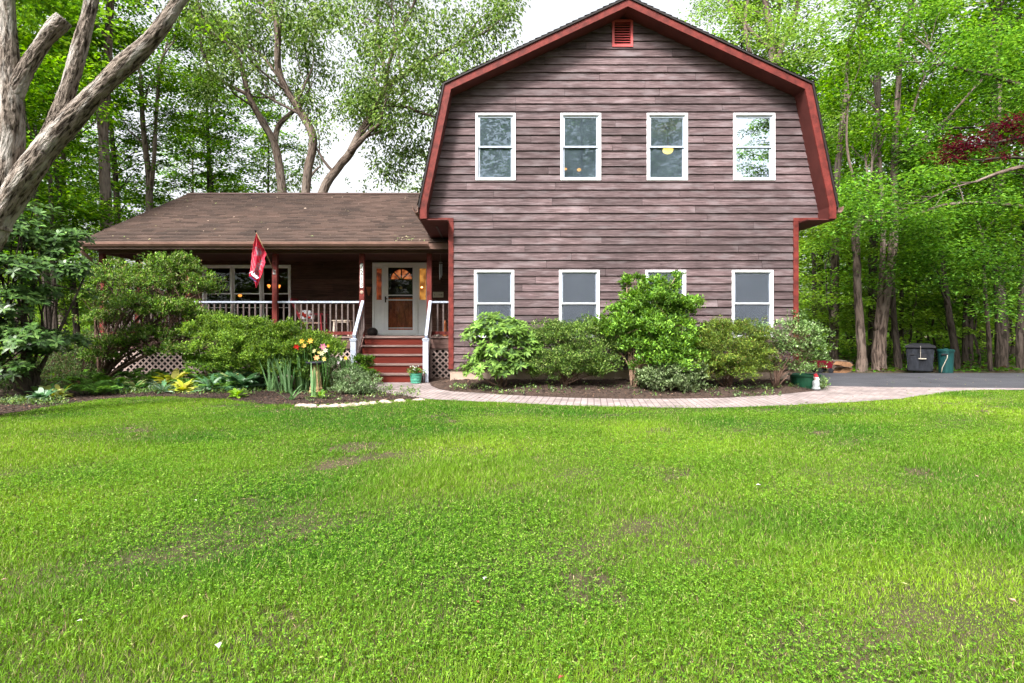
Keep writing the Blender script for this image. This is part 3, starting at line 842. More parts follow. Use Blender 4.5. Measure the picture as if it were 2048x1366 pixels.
# beam, ceiling, floor, rim, posts
YP = 14.15
pbm = MB()
pbm.box(-9.64, -.80, YP - .055, YP + .055, 3.10, 3.28)
pbm.box(-9.64, -9.50, YP + .056, YW + .2, 3.10, 3.28)
pbm.build('porch_beam', M['rim'], house)
MB().box(XL + .02, -.80, EY + .012, YW - .03, 3.20, 3.225).build('porch_ceiling', M['soffit_dark'], house)
fl = MB()
x = -9.62
while x < -.82:
    pass; fl.box(x, min(x + .135, -.815), YP - .09, YW - .03, PF - .035, PF); x += .14
fl.build('porch_floor', M['tread'], house)
MB().box(-9.6, -3.08, YP - .06, YP - .02, .745, PF - .036).box(-1.42, -.82, YP - .06, YP - .02, .745, PF - .036).box(-9.6, -9.56, YP - .0195, YW, .745, PF - .036).build('rim_board', M['rim'], house)
MB().box(-9.5, -.9, YP + .5, YP + .55, -.1, .9).build('crawl_space_shade', M['black'], house)  # black sheet standing in for the shade under the porch
PX = [-9.57, -7.43, -5.275, -3.115, -1.445]
for k, px_ in enumerate(PX):
    MB().box(px_ - .0625, px_ + .0625, YP - .0625, YP + .0625, PF, 3.10).build('porch_post', M['red'], house, bevel=.006)
MB().box(-9.57 - .06, -9.57 + .06, 15.55, 15.67, PF, 3.10).build('porch_post', M['red'], house, bevel=.006)
def railing(x0, x1, y0=YP, y1=YP):
    t = MB().bar((x0, y0, 1.895), (x1, y1, 1.895), .085, .05).build('railing', M['rail_grey'], house, bevel=.006)
    b = MB()
    L = math.hypot(x1 - x0, y1 - y0); n = round(L / .147)
    for k in range(1, n):
        f = k / n; x, y = x0 + (x1 - x0) * f, y0 + (y1 - y0) * f
        b.box(x - .0175, x + .0175, y - .0175, y + .0175, 1.165, 1.87)
    b.build('baluster', M['brown_rail'], t)
    MB().bar((x0, y0, 1.125), (x1, y1, 1.125), .05, .08).build('bottom_rail', M['red'], t)
for a, b in ((-9.505, -7.495), (-7.365, -5.34), (-5.21, -3.18), (-1.38, -.82)): railing(a, b)
railing(-9.57, -9.571, YP + .065, 15.55)
# stairs
TR = .28; NR = 5; RH = PF / NR
sx0, sx1 = -3.045, -1.475
stp = MB()
for k in range(NR):
    z1 = PF - RH * k
    stp.box(sx0, sx1, YP - .05 - TR * k, YP - .03 - TR * k + .01, z1 - RH, z1 - .04)
stairs = stp.build('stairs', M['red_step'], house)
td = MB()
for k in range(1, NR):
    z1 = PF - RH * k
    td.box(sx0 - .02, sx1 + .02, YP - .08 - TR * k, YP - .05 - TR * (k - 1), z1 - .035, z1)
td.box(sx0 - .02, sx1 + .02, YP - .08, YP - .09 + .06, PF - .036, PF - .002)
td.build('tread', M['tread'], stairs)
for x in (sx0 - .045, sx1 + .021):
    sg = MB()
    pl = [(YP - .06, PF - .04), (YP - .06, .0), (YP - .10 - TR * (NR - 1), 0.0), (YP - .10 - TR * (NR - 1), RH)]
    sg.prism(pl, x, x + .024, 'x')
    sg.build('stringer', M['rim'], stairs)
YN = YP - TR * (NR - 1) + .02
for nx_, px_ in ((-3.07, -3.115), (-1.415, -1.445)):
    n_ = MB(); n_.box(nx_ - .063, nx_ + .063, YN - .06, YN + .06, 0, .985)
    n_.box(nx_ - .082, nx_ + .082, YN - .08, YN + .08, .985, 1.005).box(nx_ - .075, nx_ + .075, YN - .073, YN + .073, .955, .984)
    n_.lathe([(.085, 1.006), (.0, 1.03)], (nx_, YN, 0), 4)
    nw = n_.build('newel_post', M['rail_white'], house, bevel=.005)
    hr = MB(); hr.bar((nx_ + .01, YN + .0, 1.05), (px_ + .03, YP - .07, 1.90), .07, .09)
    hr.build('handrail', M['rail_white'], nw, bevel=.005)
    br = MB(); br.bar((nx_ + .03, YN + .06, .45), (px_ + .05, YP - .07, 1.22), .035, .07)
    for k in range(5):
        f = (k + .6) / 5.2
        x, y = nx_ + .03 + (px_ + .02 - nx_) * f * .0, YN + .05 + (YP - YN - .1) * f
        br.box(x - .017, x + .017, y - .017, y + .017, .5 + .77 * f, 1.03 + .85 * f)
    br.build('stair_baluster', M['brown_rail'], nw)
# lattice skirt
def lattice(x0, x1, z0, z1, Y, parent):
    mb = MB(); s = .152
    H = z1 - z0
    for sg_ in (1, -1):
        y = Y if sg_ == 1 else Y - .009
        x = x0 - H - s
        while x < x1 + H + s:
            # strip along 45 degrees: x + sg*(z - z0)
            pl = []
            a0, a1 = 0.0, H
            xs_, xe = (x, x + H) if sg_ == 1 else (x + H, x)
            lo, hi = min(xs_, xe), max(xs_, xe)
            def cl(t):  # position at height t
                return x + t if sg_ == 1 else x + H - t
            t0, t1 = 0.0, H
            if sg_ == 1: t0 = max(t0, x0 - x); t1 = min(t1, x1 - x)
            else: t0 = max(t0, x + H - x1); t1 = min(t1, x + H - x0)
            if t1 - t0 > .02:
                a, b = Vector((cl(t0), y, z0 + t0)), Vector((cl(t1), y, z0 + t1))
                mb.bar(a, b, .036, .008, up=(0, 1, 0))
            x += s
    mb.box(x0, x0 + .04, Y - .02, Y - .012, z0, z1).box(x1 - .04, x1, Y - .02, Y - .012, z0, z1)
    mb.box(x0 + .04, x1 - .04, Y - .02, Y - .012, z1 - .03, z1)
    return mb.build('lattice', M['lattice'], parent)
for a, b in ((-9.55, -7.3), (-7.29, -5.1), (-5.09, -3.1), (-1.42, -.83)): lattice(a, b, .0, .74, YP - .0, house)
rebase(house, (CX, YF, 0))

# ---------------------------------------------------------------- things on and around the porch
# house number plaque on the porch post
pq = empty('number_plaque', label='white vertical house number plaque reading 7213 on the porch post left of the stairs', cat='house number')
MB().box(-3.115 - .037, -3.115 + .037, YP - .074, YP - .064, 2.25, 2.84).build('backing', mat('plaque white', (.8, .8, .78), .5), pq, bevel=.003)
MB().box(-3.115 - .044, -3.115 + .044, YP - .072, YP - .0635, 2.243, 2.249).build('border', M['black'], pq)
MB().box(-3.115 - .044, -3.115 + .044, YP - .072, YP - .0635, 2.841, 2.855).lathe([(0, -.01), (.02, 0), (.0, .035)], (-3.115, YP - .069, 2.86), 6).build('border', M['black'], pq)
for k, ch in enumerate('7213'):
    text_obj(ch, .155, 'digit', M['black'], pq, (-3.115, YP - .0765, 2.765 - k * .147), extrude=.002, offset=.001)
rebase(pq, (-3.115, YP - .07, 2.24))
MB().lathe([(.0, 0), (.04, 0), (.045, .006), (.03, .012), (0, .014)], n=18, M=Matrix.Translation((-3.115, YP - .064, 2.14)) @ Matrix.Rotation(R(90), 4, 'X')).build('medallion', mat('worn copper', (.33, .22, .17), .5, var=.3, vscale=40), None)
md = col.objects[-1] if False else bpy.data.objects['medallion']
tag(md, 'small round copper medallion under the house number plaque', 'medallion'); rebase(md, (-3.115, YP - .064, 2.14))

# flag
flag = empty('flag', label='red patterned flag on a wooden pole angled from the porch post', cat='flag')
A0 = Vector((-5.275, YP - .075, 2.635)); A1 = Vector((-5.43, 13.30, 3.53))
pl_ = MB().tube([A0, A0.lerp(A1, .5) + Vector((.01, 0, 0)), A1], .0115, 10).build('pole', mat('light wood pole', (.5, .36, .22), .5), flag, smooth=True)
MB().ball(A1, .018).tube([A1 - (A1 - A0).normalized() * .05, A1], .016, 8).build('finial', M['black'], flag)
MB().box(-5.275 - .035, -5.275 + .035, YP - .078, YP - .064, 2.58, 2.69).tube([A0 - (A1 - A0).normalized() * .03, A0 + (A1 - A0).normalized() * .07], .02, 10).build('bracket', M['steel'], flag)
# cloth: rows from pole down; left and right outlines in metres near y = 13.35
rowsL = [(513, 467), (509.5, 478), (506, 492), (503.8, 508), (502.5, 524), (500.5, 540), (498, 553), (505, 558), (510.5, 567), (512, 576)]
rowsR = [(514.5, 468), (519.5, 478), (525.5, 492), (533.0, 507), (529, 517), (530.8, 525), (527, 536), (526, 545), (520, 560), (512.8, 576.2)]
nr, nc = 46, 15
V = []; C = []
def ip(rows, t):
    f = t * (len(rows) - 1); i = min(int(f), len(rows) - 2); g = f - i
    return (rows[i][0] * (1 - g) + rows[i + 1][0] * g, rows[i][1] * (1 - g) + rows[i + 1][1] * g)
frng = random.Random(3)
blob = [(frng.uniform(.45, .8), frng.uniform(.3, .72), frng.uniform(.05, .13)) for _ in range(9)] + [(.32, .27, .07), (.36, .33, .06)]
for i in range(nr):
    t = i / (nr - 1)
    l, r = ip(rowsL, t), ip(rowsR, t)
    for j in range(nc):
        u = j / (nc - 1)
        px, py = l[0] * (1 - u) + r[0] * u, l[1] * (1 - u) + r[1] * u
        Zc = 13.34 + .42 * t * .6 + .055 * math.sin(u * 9 + t * 3.5) * (0.3 + t) + (.25 * u * max(0, 1 - abs(t - .3) * 3))
        V.append(P(px, py, Zc))
        c = (0.55, 0.03, 0.07)
        s = math.sin(u * 38 + 5 * t) * math.sin(t * 62 + u * 6)
        if s > .35: c = (0.72, 0.16, 0.20)
        elif s < -.5: c = (0.50, 0.012, 0.03)
        for bu, bt, br_ in blob:
            if ((u - bu) * .55) ** 2 + ((t - bt) * 1.6) ** 2 < (br_ * .8) ** 2 and math.sin(u * 30 + t * 47) > -.45: c = (0.26, 0.25, 0.30)
        if .9 < u and t > .1: c = (.66, .03, .07)
        C.append(c)
Fc = [(i * nc + j, i * nc + j + 1, (i + 1) * nc + j + 1, (i + 1) * nc + j) for i in range(nr - 1) for j in range(nc - 1)]
cloth = np_mesh('cloth', np.array(V), 4, M['petal'], flag, np.array(C), np.array(Fc), smooth=True)
sm = cloth.modifiers.new('thickness', 'SOLIDIFY'); sm.thickness = .003
tl = P(508.5, 549.5, 13.42)
M['navy'] = mat('navy ink', (.03, .03, .11), .6); M['ink_white'] = mat('white ink', (.8, .8, .85), .6)
text_obj('Nats', .125, 'lettering', M['navy'], flag, (tl[0], tl[1] - .012, tl[2]), (R(90), R(-38), 0), extrude=.002, shear=.35, offset=.007)
text_obj('Nats', .125, 'lettering', M['ink_white'], flag, (tl[0], tl[1] - .018, tl[2]), (R(90), R(-38), 0), extrude=.002, shear=.35, offset=.0015)
a, b = P(501, 554, 13.4), P(513.5, 563.5, 13.4)
MB().bar((a[0], a[1] - .03, a[2]), (b[0], b[1] - .03, b[2]), .004, .025).build('underline', M['navy'], flag)
rebase(flag, A0)

# rocking chair (faces right)
def at(Y, px, py): return P(px, py, Y)
M['maroon'] = mat('maroon painted wood', (.20, .018, .025), .45, var=.2, vscale=5)
M['cane'] = mat('woven seat', (.50, .33, .27), .8, var=.2, vscale=60, bump=.4, bscale=120)
rk = empty('rocking_chair', label='maroon rocking chair with a pale woven back on the porch, holding a white pillow', cat='rocking chair')
yc0, yc1 = 15.05, 15.55
sxc = -4.75
bkl = [(-5.14, 1.98), (-4.86, 1.40)]
for name, y in (('back_post', yc0), ('back_post', yc1)):
    MB().bar((-5.20, y, 2.00), (-4.88, y, 1.36), .05, .04, up=(0, 1, 0)).build(name, M['maroon'], rk)
MB().bar((-5.19, yc0, 2.0), (-5.19, yc1, 2.0), .05, .09).build('top_rail', M['maroon'], rk)
bk = MB(); bk.add([(-5.155, yc0 + .03, 1.95), (-5.155, yc1 - .03, 1.95), (-4.90, yc1 - .03, 1.44), (-4.90, yc0 + .03, 1.44), (-5.145, yc0 + .03, 1.955), (-5.145, yc1 - .03, 1.955), (-4.89, yc1 - .03, 1.445), (-4.89, yc0 + .03, 1.445)], [(0, 1, 2, 3), (7, 6, 5, 4), (0, 4, 5, 1), (1, 5, 6, 2), (2, 6, 7, 3), (3, 7, 4, 0)])
bk.build('backrest', M['cane'], rk)
MB().box(-4.92, -4.38, yc0, yc1, 1.375, 1.405).build('seat', M['cane'], rk)
for y in (yc0, yc1):
    MB().bar((-4.90, y, 1.40), (-4.92, y, 1.12), .035, .035, up=(0, 1, 0)).build('leg', M['maroon'], rk)
    MB().bar((-4.42, y, 1.60), (-4.38, y, 1.12), .035, .035, up=(0, 1, 0)).build('leg', M['maroon'], rk)
    MB().bar((-5.0, y, 1.62), (-4.34, y, 1.63), .06, .025).build('armrest', M['maroon'], rk)
    MB().tube([(-5.25 + 1.1 * i / 8, y, 1.065 + .9 * ((i / 8 - .5) ** 2) * .45) for i in range(9)], .02, 6).build('rocker', M['maroon'], rk)
rebase(rk, (-4.7, 15.3, PF))
pw = MB(); pw.box(-5.0, -4.62, 14.98, 15.32, 1.42, 1.72)
pil = pw.build('pillow', mat('white cotton', (.75, .75, .78), .9, bump=.3, bscale=12), None, bevel=.07)
pil.rotation_euler = (0, 0, 0); tag(pil, 'white pillow with a red bow propped on the rocking chair', 'pillow'); rebase(pil, (-4.8, 15.15, 1.41))
bw = MB(); bw.ball((.02, -.19, .17), .075, .03, .05).ball((-.08, -.185, .22), .07, .03, .045).ball((.10, -.185, .12), .06, .03, .03); b_ = bw.build('bow', mat('red ribbon', (.4, .03, .02), .5), pil, smooth=True)
# side table and bottle
M['cream'] = mat('cream plastic', (.60, .50, .42), .45)
tb = empty('side_table', label='small cream plastic side table with four legs beside the rocking chair', cat='table')
tx0, tx1 = -4.13, -3.65
MB().box(tx0, tx1, 15.05, 15.45, 1.435, 1.465).build('tabletop', M['cream'], tb, bevel=.01)
MB().box(tx0 + .04, tx1 - .04, 15.08, 15.42, 1.40, 1.434).build('apron', M['cream'], tb)
for x in (tx0 + .06, tx1 - .06):
    for y in (15.10, 15.40):
        MB().bar((x, y, 1.40), (x + (.02 if x > -3.9 else -.02), y, PF), .04, .035, up=(0, 1, 0)).build('leg', M['cream'], tb)
rebase(tb, (-3.89, 15.25, PF))
bo = MB().lathe([(0, 0), (.028, 0), (.03, .01), (.03, .07), (.024, .10), (.011, .125), (.011, .15), (.014, .152), (.014, .17), (0, .172)], (-3.87, 15.2, 1.466), 12).build('bottle', mat('dark bottle glass', (.05, .055, .05), .15), None, smooth=True)
tag(bo, 'dark bottle standing on the small cream side table', 'bottle'); rebase(bo, (-3.87, 15.2, 1.466))
# wall plaque with dark symbols
YB = YW - .03
sg2 = empty('wall_sign', label='cream wall sign with a row of dark shapes between the door and the house corner', cat='sign')
sx_ = wx(876.5)
MB().box(sx_ - .155, sx_ + .155, YB - .02, YB, wz(595), wz(584)).build('board', mat('cream board', (.55, .52, .42), .6), sg2, bevel=.004)
for k, dx in enumerate((-.10, -.03, .03, .08, .11)):
    MB().lathe([(0, -.001), (.014 if k != 1 else .008, 0), (.014 if k != 1 else .008, .003), (0, .004)], n=8, M=Matrix.Translation((sx_ + dx, YB - .020, wz(590))) @ Matrix.Rotation(R(90), 4, 'X')).build('mark', M['black'], sg2)
MB().bar((sx_ - .11, YB - .021, wz(586)), (sx_ + .11, YB - .021, wz(586)), .003, .004).build('mark', M['black'], sg2)
rebase(sg2, (sx_, YB, wz(590)))
# wind chime
wc = empty('wind_chime', label='silver wind chime hanging from the porch ceiling near the house corner', cat='wind chime')
cx_, cy_ = -1.20, 14.6
MB().lathe([(0, 0), (.045, 0), (.045, .015), (0, .016)], (cx_, cy_, 2.93), 12).tube([(cx_, cy_, 2.945), (cx_, cy_, 3.20)], .002, 4).build('top_disc', M['steel'], wc)
for k in range(5):
    a = k * 2 * math.pi / 5
    MB().tube([(cx_ + .035 * math.cos(a), cy_ + .035 * math.sin(a), 2.90), (cx_ + .035 * math.cos(a), cy_ + .035 * math.sin(a), 2.60 - .05 * (k % 3))], .009, 6).build('chime_tube', M['steel'], wc)
rebase(wc, (cx_, cy_, 3.2))
# wall pocket planter, basket, dish, lantern
hp = MB().lathe([(.0, 0), (.02, .01), (.075, .24), (.085, .25), (.07, .25), (.0, .20)], (-3.42, YB - .09, wz(592)), 12)
hp = hp.build('wall_planter', mat('terracotta', (.36, .13, .07), .8, var=.2), None, smooth=True)
tag(hp, 'cone shaped terracotta wall planter beside the left side light of the door', 'planter'); rebase(hp, (-3.42, YB - .09, wz(592)))
bs = MB().ball((-3.27, YB - .3, PF + .10), .155, .15, .13, 16, 10).build('basket', mat('dark wicker', (.035, .028, .026), .7, var=.4, vscale=60, bump=.6, bscale=80), None, smooth=True)
tag(bs, 'dark round wicker basket on the porch floor left of the door', 'basket'); rebase(bs, (-3.27, YB - .3, PF))
di = MB().lathe([(0, 0), (.07, 0), (.08, .05), (.072, .05), (.065, .012), (0, .012)], (-1.27, 14.35, PF), 16).build('pet_dish', mat('ceramic', (.75, .72, .66), .4), None, smooth=True)
tag(di, 'low cream dish on the porch floor right of the stairs', 'dish'); rebase(di, (-1.27, 14.35, PF))
ln = empty('lantern', label='tall narrow copper lantern on the porch floor behind the right railing', cat='lantern')
MB().lathe([(0, 0), (.07, 0), (.07, .03), (.05, .05), (0, .05)], (-1.13, 15.2, PF), 10).build('base', mat('copper', (.35, .12, .05), .4, metal=.6), ln)
MB().lathe([(.04, .05), (.055, .12), (.04, .30), (.055, .32), (.02, .38), (.012, .42), (0, .43)], (-1.13, 15.2, PF), 10).build('body', mat('copper body', (.35, .12, .05), .35, metal=.6), ln, smooth=True)
rebase(ln, (-1.13, 15.2, PF))
# ---------------------------------------------------------------- lamps seen through the windows
def lamp(name, label, c, r, color, s, rod=None, shade=None):
    o = empty(name, label=label, cat='lamp')
    MB().ball(c, r, r, r * .75, 16, 10).build('globe', mat('lit globe', (.8, .7, .4), .5, emis=color, estr=s), o, smooth=True)
    if rod: MB().tube([(c[0], c[1], c[2] + r * .7), (c[0], c[1], rod)], .012, 6).tube([(c[0], c[1], rod - .03), (c[0], c[1], rod)], .07, 12).build('rod', mat('brass rod', (.4, .28, .12), .4, metal=.7), o)
    rebase(o, (c[0], c[1], c[2]))
    return o
def behind(px, py, Z): return P(px, py, Z)
lamp('ceiling_lamp', 'glowing yellow ceiling globe behind the third upstairs window', behind(1336, 300, 13.6), .125, (1.0, .62, .12), 5.0, 6.05)
lamp('table_lamp', 'orange glow of a small lamp low in the second upstairs window', behind(1131, 338, 13.2), .035, (1.0, .35, .05), 3.2)
lb = MB().box(*[v for v in (behind(1134, 350, 13.1)[0], behind(1172, 350, 13.1)[0], 13.1, 13.5, 3.76, behind(1134, 343, 13.1)[2])]).build('cabinet', mat('pale blue cabinet', (.30, .42, .50), .5), None, bevel=.01)
tag(lb, 'pale blue cabinet standing inside the second upstairs window', 'cabinet'); rebase(lb, (behind(1153, 350, 13.1)[0], 13.3, 3.75))
lamp('shelf_lamp', 'wide orange lamp glow on the cabinet in the second upstairs window', behind(1158, 339.5, 13.3), .05, (1.0, .40, .06), 2.6)
ch = empty('chandelier', label='glowing orange chandelier behind the right porch window pane', cat='chandelier')
cc = behind(547, 577, 18.2)
for k in range(5):
    a = k * 2 * math.pi / 5 + .3
    MB().tube([(cc[0], cc[1], cc[2] - .08), (cc[0] + .16 * math.cos(a), cc[1] + .16 * math.sin(a), cc[2] - .04), (cc[0] + .17 * math.cos(a), cc[1] + .17 * math.sin(a), cc[2] + .02)], .009, 5).build('arm', mat('brass arm', (.5, .3, .1), .3, metal=.7), ch)
    MB().lathe([(0, 0), (.02, .0), (.05, .08), (.03, .10), (0, .10)], (cc[0] + .17 * math.cos(a), cc[1] + .17 * math.sin(a), cc[2] + .02), 8).build('lamp_shade', mat('lit shade', (.8, .3, .05), .5, emis=(1, .30, .05), estr=2.4), ch, smooth=True)
MB().tube([(cc[0], cc[1], cc[2] - .12), (cc[0], cc[1], 3.3)], .012, 6).build('rod', M['black'], ch)
rebase(ch, cc)
lamp('hanging_lamp', 'small orange lamp glow low in the middle porch window', behind(480, 591, 18.0), .06, (1.0, .33, .05), 1.8)
lamp('hall_lamp', 'bright lamp glow seen through the right side light of the door', (wx(843.5), YW - .005 + .02, wz(574.5)), .03, (1.0, .55, .2), 2.5)
ls_ = MB().lathe([(0, 0), (.13, 0), (.11, .32), (.0, .34)], behind(454, 585, 17.6), 14).build('lamp_shade_table_lamp', mat('unlit parchment shade', (.20, .13, .08), .8), None, smooth=True)
ls_.name = 'floor_lamp'; tag(ls_, 'unlit brown lamp shade behind the left porch window', 'lamp'); rebase(ls_, behind(454, 585, 17.6))
# ================================================================ ground
def sheet(name, poly, z, m, kind='structure', label=None):
    mb = MB(); mb.add([(x, y, z) for x, y in poly], [tuple(range(len(poly)))])
    o = mb.build(name, m); tag(o, kind=kind)
    me = o.data
    bm = bmesh.new(); bm.from_mesh(me); bmesh.ops.triangulate(bm, faces=bm.faces); 
    for f in bm.faces:
        if f.normal.z < 0: f.normal_flip()
    bm.to_mesh(me); bm.free()
    return o
M['floor'] = mat('leaf litter', (.085, .055, .035), .95, var=.5, vscale=3, bump=.8, bscale=20, col2=(.035, .04, .018))
M['soil'] = mat('lawn soil', (.045, .045, .018), .95, vscale=1.6, bump=.8, bscale=60, col2=(.075, .055, .035))
M['mulch'] = mat('mulch', (.055, .036, .028), .95, var=.5, vscale=12, bump=1.0, bscale=45)
M['asphalt'] = mat('asphalt', (.070, .070, .082), .85, vscale=1.2, bump=.5, bscale=220, col2=(.040, .040, .048), var=.2)
def brick_mat():
    m = bpy.data.materials.new('brick pavers'); m.use_nodes = True
    n, l = m.node_tree.nodes, m.node_tree.links
    b = n['Principled BSDF']; b.inputs['Roughness'].default_value = .85
    uv = n.new('ShaderNodeAttribute'); uv.attribute_name = 'run'
    br = n.new('ShaderNodeTexBrick')
    br.inputs['Scale'].default_value = 1.0; br.inputs['Brick Width'].default_value = .215; br.inputs['Row Height'].default_value = .105
    br.inputs['Mortar Size'].default_value = .008; br.inputs['Mortar Smooth'].default_value = .1
    br.inputs['Color1'].default_value = (.30, .245, .24, 1); br.inputs['Color2'].default_value = (.225, .182, .178, 1); br.inputs['Mortar'].default_value = (.12, .09, .085, 1)
    l.new(uv.outputs['Vector'], br.inputs['Vector'])
    tc = n.new('ShaderNodeTexCoord'); nz = n.new('ShaderNodeTexNoise'); nz.inputs['Scale'].default_value = 2.2; nz.inputs['Detail'].default_value = 6; l.new(tc.outputs['Object'], nz.inputs['Vector'])
    mr = n.new('ShaderNodeMapRange'); mr.inputs['From Min'].default_value = .3; mr.inputs['From Max'].default_value = .7; mr.inputs['To Min'].default_value = .72; mr.inputs['To Max'].default_value = 1.25; l.new(nz.outputs['Fac'], mr.inputs['Value'])
    hv = n.new('ShaderNodeHueSaturation'); l.new(mr.outputs[0], hv.inputs['Value']); l.new(br.outputs['Color'], hv.inputs['Color']); l.new(hv.outputs[0], b.inputs['Base Color'])
    bp = n.new('ShaderNodeBump'); bp.inputs['Strength'].default_value = .6; bp.inputs['Distance'].default_value = .01; bp.invert = True
    l.new(br.outputs['Fac'], bp.inputs['Height']); l.new(bp.outputs[0], b.inputs['Normal'])
    return m
M['brick'] = brick_mat()

EDGE = [(-12, 5.9), (-8.6, 6.6), (-7.35, 7.4), (-6.99, 8.16), (-6.87, 8.93), (-6.72, 9.87), (-6.46, 10.2), (-5.66, 10.3), (-4.55, 9.87), (-3.73, 9.34), (-3.0, 9.1), (-2.24, 9.28), (-1.83, 9.66), (-1.34, 9.87), (-1.09, 9.94),
        (-.64, 9.73), (.21, 9.47), (1.0, 9.16), (1.77, 8.93), (2.53, 8.85), (3.3, 8.82), (4.1, 8.93), (5.0, 9.16), (6.0, 9.47), (7.2, 9.94), (8.0, 10.45), (8.96, 11.0), (9.93, 11.35), (11.0, 11.45), (14, 11.45), (30, 11.4)]
EX_, EY_ = np.array([e[0] for e in EDGE]), np.array([e[1] for e in EDGE])
def lawn_edge(x): return np.interp(x, EX_, EY_)
sheet('forest_floor', [(-90, -60), (90, -60), (90, 110), (-90, 110)], -.03, M['floor'])
sheet('lawn', [(-12, -14), (30, -14)] + [e for e in reversed(EDGE)], 0.0, M['soil'])
PATH_IN = [(-1.30, 12.83), (-1.2, 12.16), (-.96, 11.47), (-.68, 11.1), (-.14, 10.85), (.68, 10.38), (1.55, 10.08), (2.4, 9.94), (3.29, 9.97), (4.2, 10.08), (5.3, 10.53), (6.3, 11.1), (7.0, 11.76), (6.95, 12.25)]
DRV_N = [(8.2, 11.95), (11.0, 11.72), (14, 11.7), (30, 11.65)]
path_poly = [(-3.0, 12.98), (-1.36, 12.98)] + PATH_IN + DRV_N + [(30, 11.38)] + [e for e in reversed(EDGE) if -1.2 < e[0] < 20] + [(-1.4, 10.3), (-2.0, 10.95), (-2.45, 11.9), (-2.95, 12.75)]
pth = sheet('brick_path', path_poly, .012, M['brick'])
# 'run' coordinates: across-the-path rows that follow the walk
me = pth.data
bm = bmesh.new(); bm.from_mesh(me)
bmesh.ops.bisect_plane(bm, geom=bm.verts[:] + bm.edges[:] + bm.faces[:], plane_co=(0, 0, 0), plane_no=(1, 0, 0))
for xx in [i * .5 for i in range(-5, 25)]:
    bmesh.ops.bisect_plane(bm, geom=bm.verts[:] + bm.edges[:] + bm.faces[:], plane_co=(xx, 0, 0), plane_no=(1, 0, 0))
bm.to_mesh(me); bm.free()
at = me.attributes.new('run', 'FLOAT_VECTOR', 'POINT')
buf = []
for v in me.vertices:
    x, y = v.co.x, v.co.y
    mid = float(np.interp(x, [-3, -1, .2, 1.8, 3.3, 5, 7.2, 9, 12], [10.6, 10.6, 10.2, 9.5, 9.4, 9.8, 10.8, 11.4, 11.5]))
    # long side of the bricks lies across the walk, slightly skewed
    buf += [(y - mid) * 1.0 + x * .12, x * 1.0 - (y - mid) * .18, 0.0]
at.data.foreach_set('vector', buf)
sheet('driveway', [(6.56, 12.35), (6.95, 12.28)] + [(a, b + .006) for a, b in DRV_N] + [(30, 15.9), (11, 15.75), (8.2, 15.85), (7.8, 17.5), (7.9, 26), (6.56, 26)], .004, M['asphalt'])
# right hand bed: slopes gently up to the house wall
bedm = MB(); rows = 7; rr = random.Random(8)
fr = [(x, y) for x, y in PATH_IN]
bk_ = [(CX - HW1 + (HW1 * 2) * min(1, max(0, (i - 1.5) / (len(fr) - 3.0))), 12.03) for i in range(len(fr))]
fr2, bk2 = [], []
for i in range(len(fr) - 1):
    for j in range(6):
        f = j / 6
        fr2.append((fr[i][0] * (1 - f) + fr[i + 1][0] * f, fr[i][1] * (1 - f) + fr[i + 1][1] * f)); bk2.append((bk_[i][0] * (1 - f) + bk_[i + 1][0] * f, 12.03))
fr2.append(fr[-1]); bk2.append(bk_[-1])
for r in range(rows + 1):
    f = r / rows
    for a, b in zip(fr2, bk2):
        x, y = a[0] * (1 - f) + b[0] * f, a[1] * (1 - f) + b[1] * f
        bedm.v.append((x, y, .016 + .15 * f ** .8 + (rr.uniform(-.012, .016) if 0 < r else 0)))
W_ = len(fr2)
for r in range(rows):
    for i in range(W_ - 1):
        bedm.f.append((r * W_ + i, r * W_ + i + 1, (r + 1) * W_ + i + 1, (r + 1) * W_ + i)); bedm.m.append(0)
tag(bedm.build('garden_bed', M['mulch']), kind='structure')
LBED = [(-6.99, 8.16), (-6.87, 8.93), (-6.72, 9.87), (-6.46, 10.2), (-5.66, 10.3), (-4.55, 9.87), (-3.73, 9.34), (-3.0, 9.1), (-2.24, 9.28), (-1.83, 9.66), (-1.34, 9.87), (-1.09, 9.94), (-1.4, 10.3), (-2.0, 10.95), (-2.45, 11.9), (-2.95, 12.75), (-3.0, 12.98), (-3.1, 14.6), (-12, 14.6), (-12, 7.5), (-8.6, 6.6), (-7.35, 7.4)]
sheet('garden_bed', LBED, .008, M['mulch'])
sheet('garden_bed', [(-1.36, 12.98), (-1.30, 12.83), (-1.2, 12.3), (-.8, 12.0), (-.8, 14.6), (-1.4, 14.6)], .009, M['mulch'])

def in_poly(x, y, poly):
    c = np.zeros(len(x), bool); n = len(poly)
    for i in range(n):
        x0, y0 = poly[i]; x1, y1 = poly[(i + 1) % n]
        if y0 == y1: continue
        k = ((y0 > y) != (y1 > y)) & (x < (x1 - x0) * (y - y0) / (y1 - y0) + x0)
        c ^= k
    return c
rng = np.random.default_rng(12)
# mulch chips on both beds (uncountable)
RBED = PATH_IN + [(6.5, 12.0), (-.75, 12.0), (-1.3, 12.6)]
xs, ys, zs_ = [], [], []
for poly, n in ((LBED, 52000), (RBED, 20000)):
    x = rng.uniform(-8.8 if poly is LBED else -1.4, -1 if poly is LBED else 7.1, n); y = rng.uniform(7.2, 14.5 if poly is LBED else 12.4, n)
    k = in_poly(x, y, poly); x, y = x[k], y[k]
    xs.append(x); ys.append(y)
    if poly is LBED: zs_.append(np.full(len(x), .018))
    else:
        e = np.interp(x, [p[0] for p in PATH_IN[:-1]], [p[1] for p in PATH_IN[:-1]])
        zs_.append(.03 + .16 * np.clip((y - e) / (12.03 - e), 0, 1) ** .8)
x, y, z = map(np.concatenate, (xs, ys, zs_)); n = len(x)
a = rng.uniform(0, 6.28, n)
D = np.stack([np.cos(a), np.sin(a), rng.normal(0, .25, n)], 1)
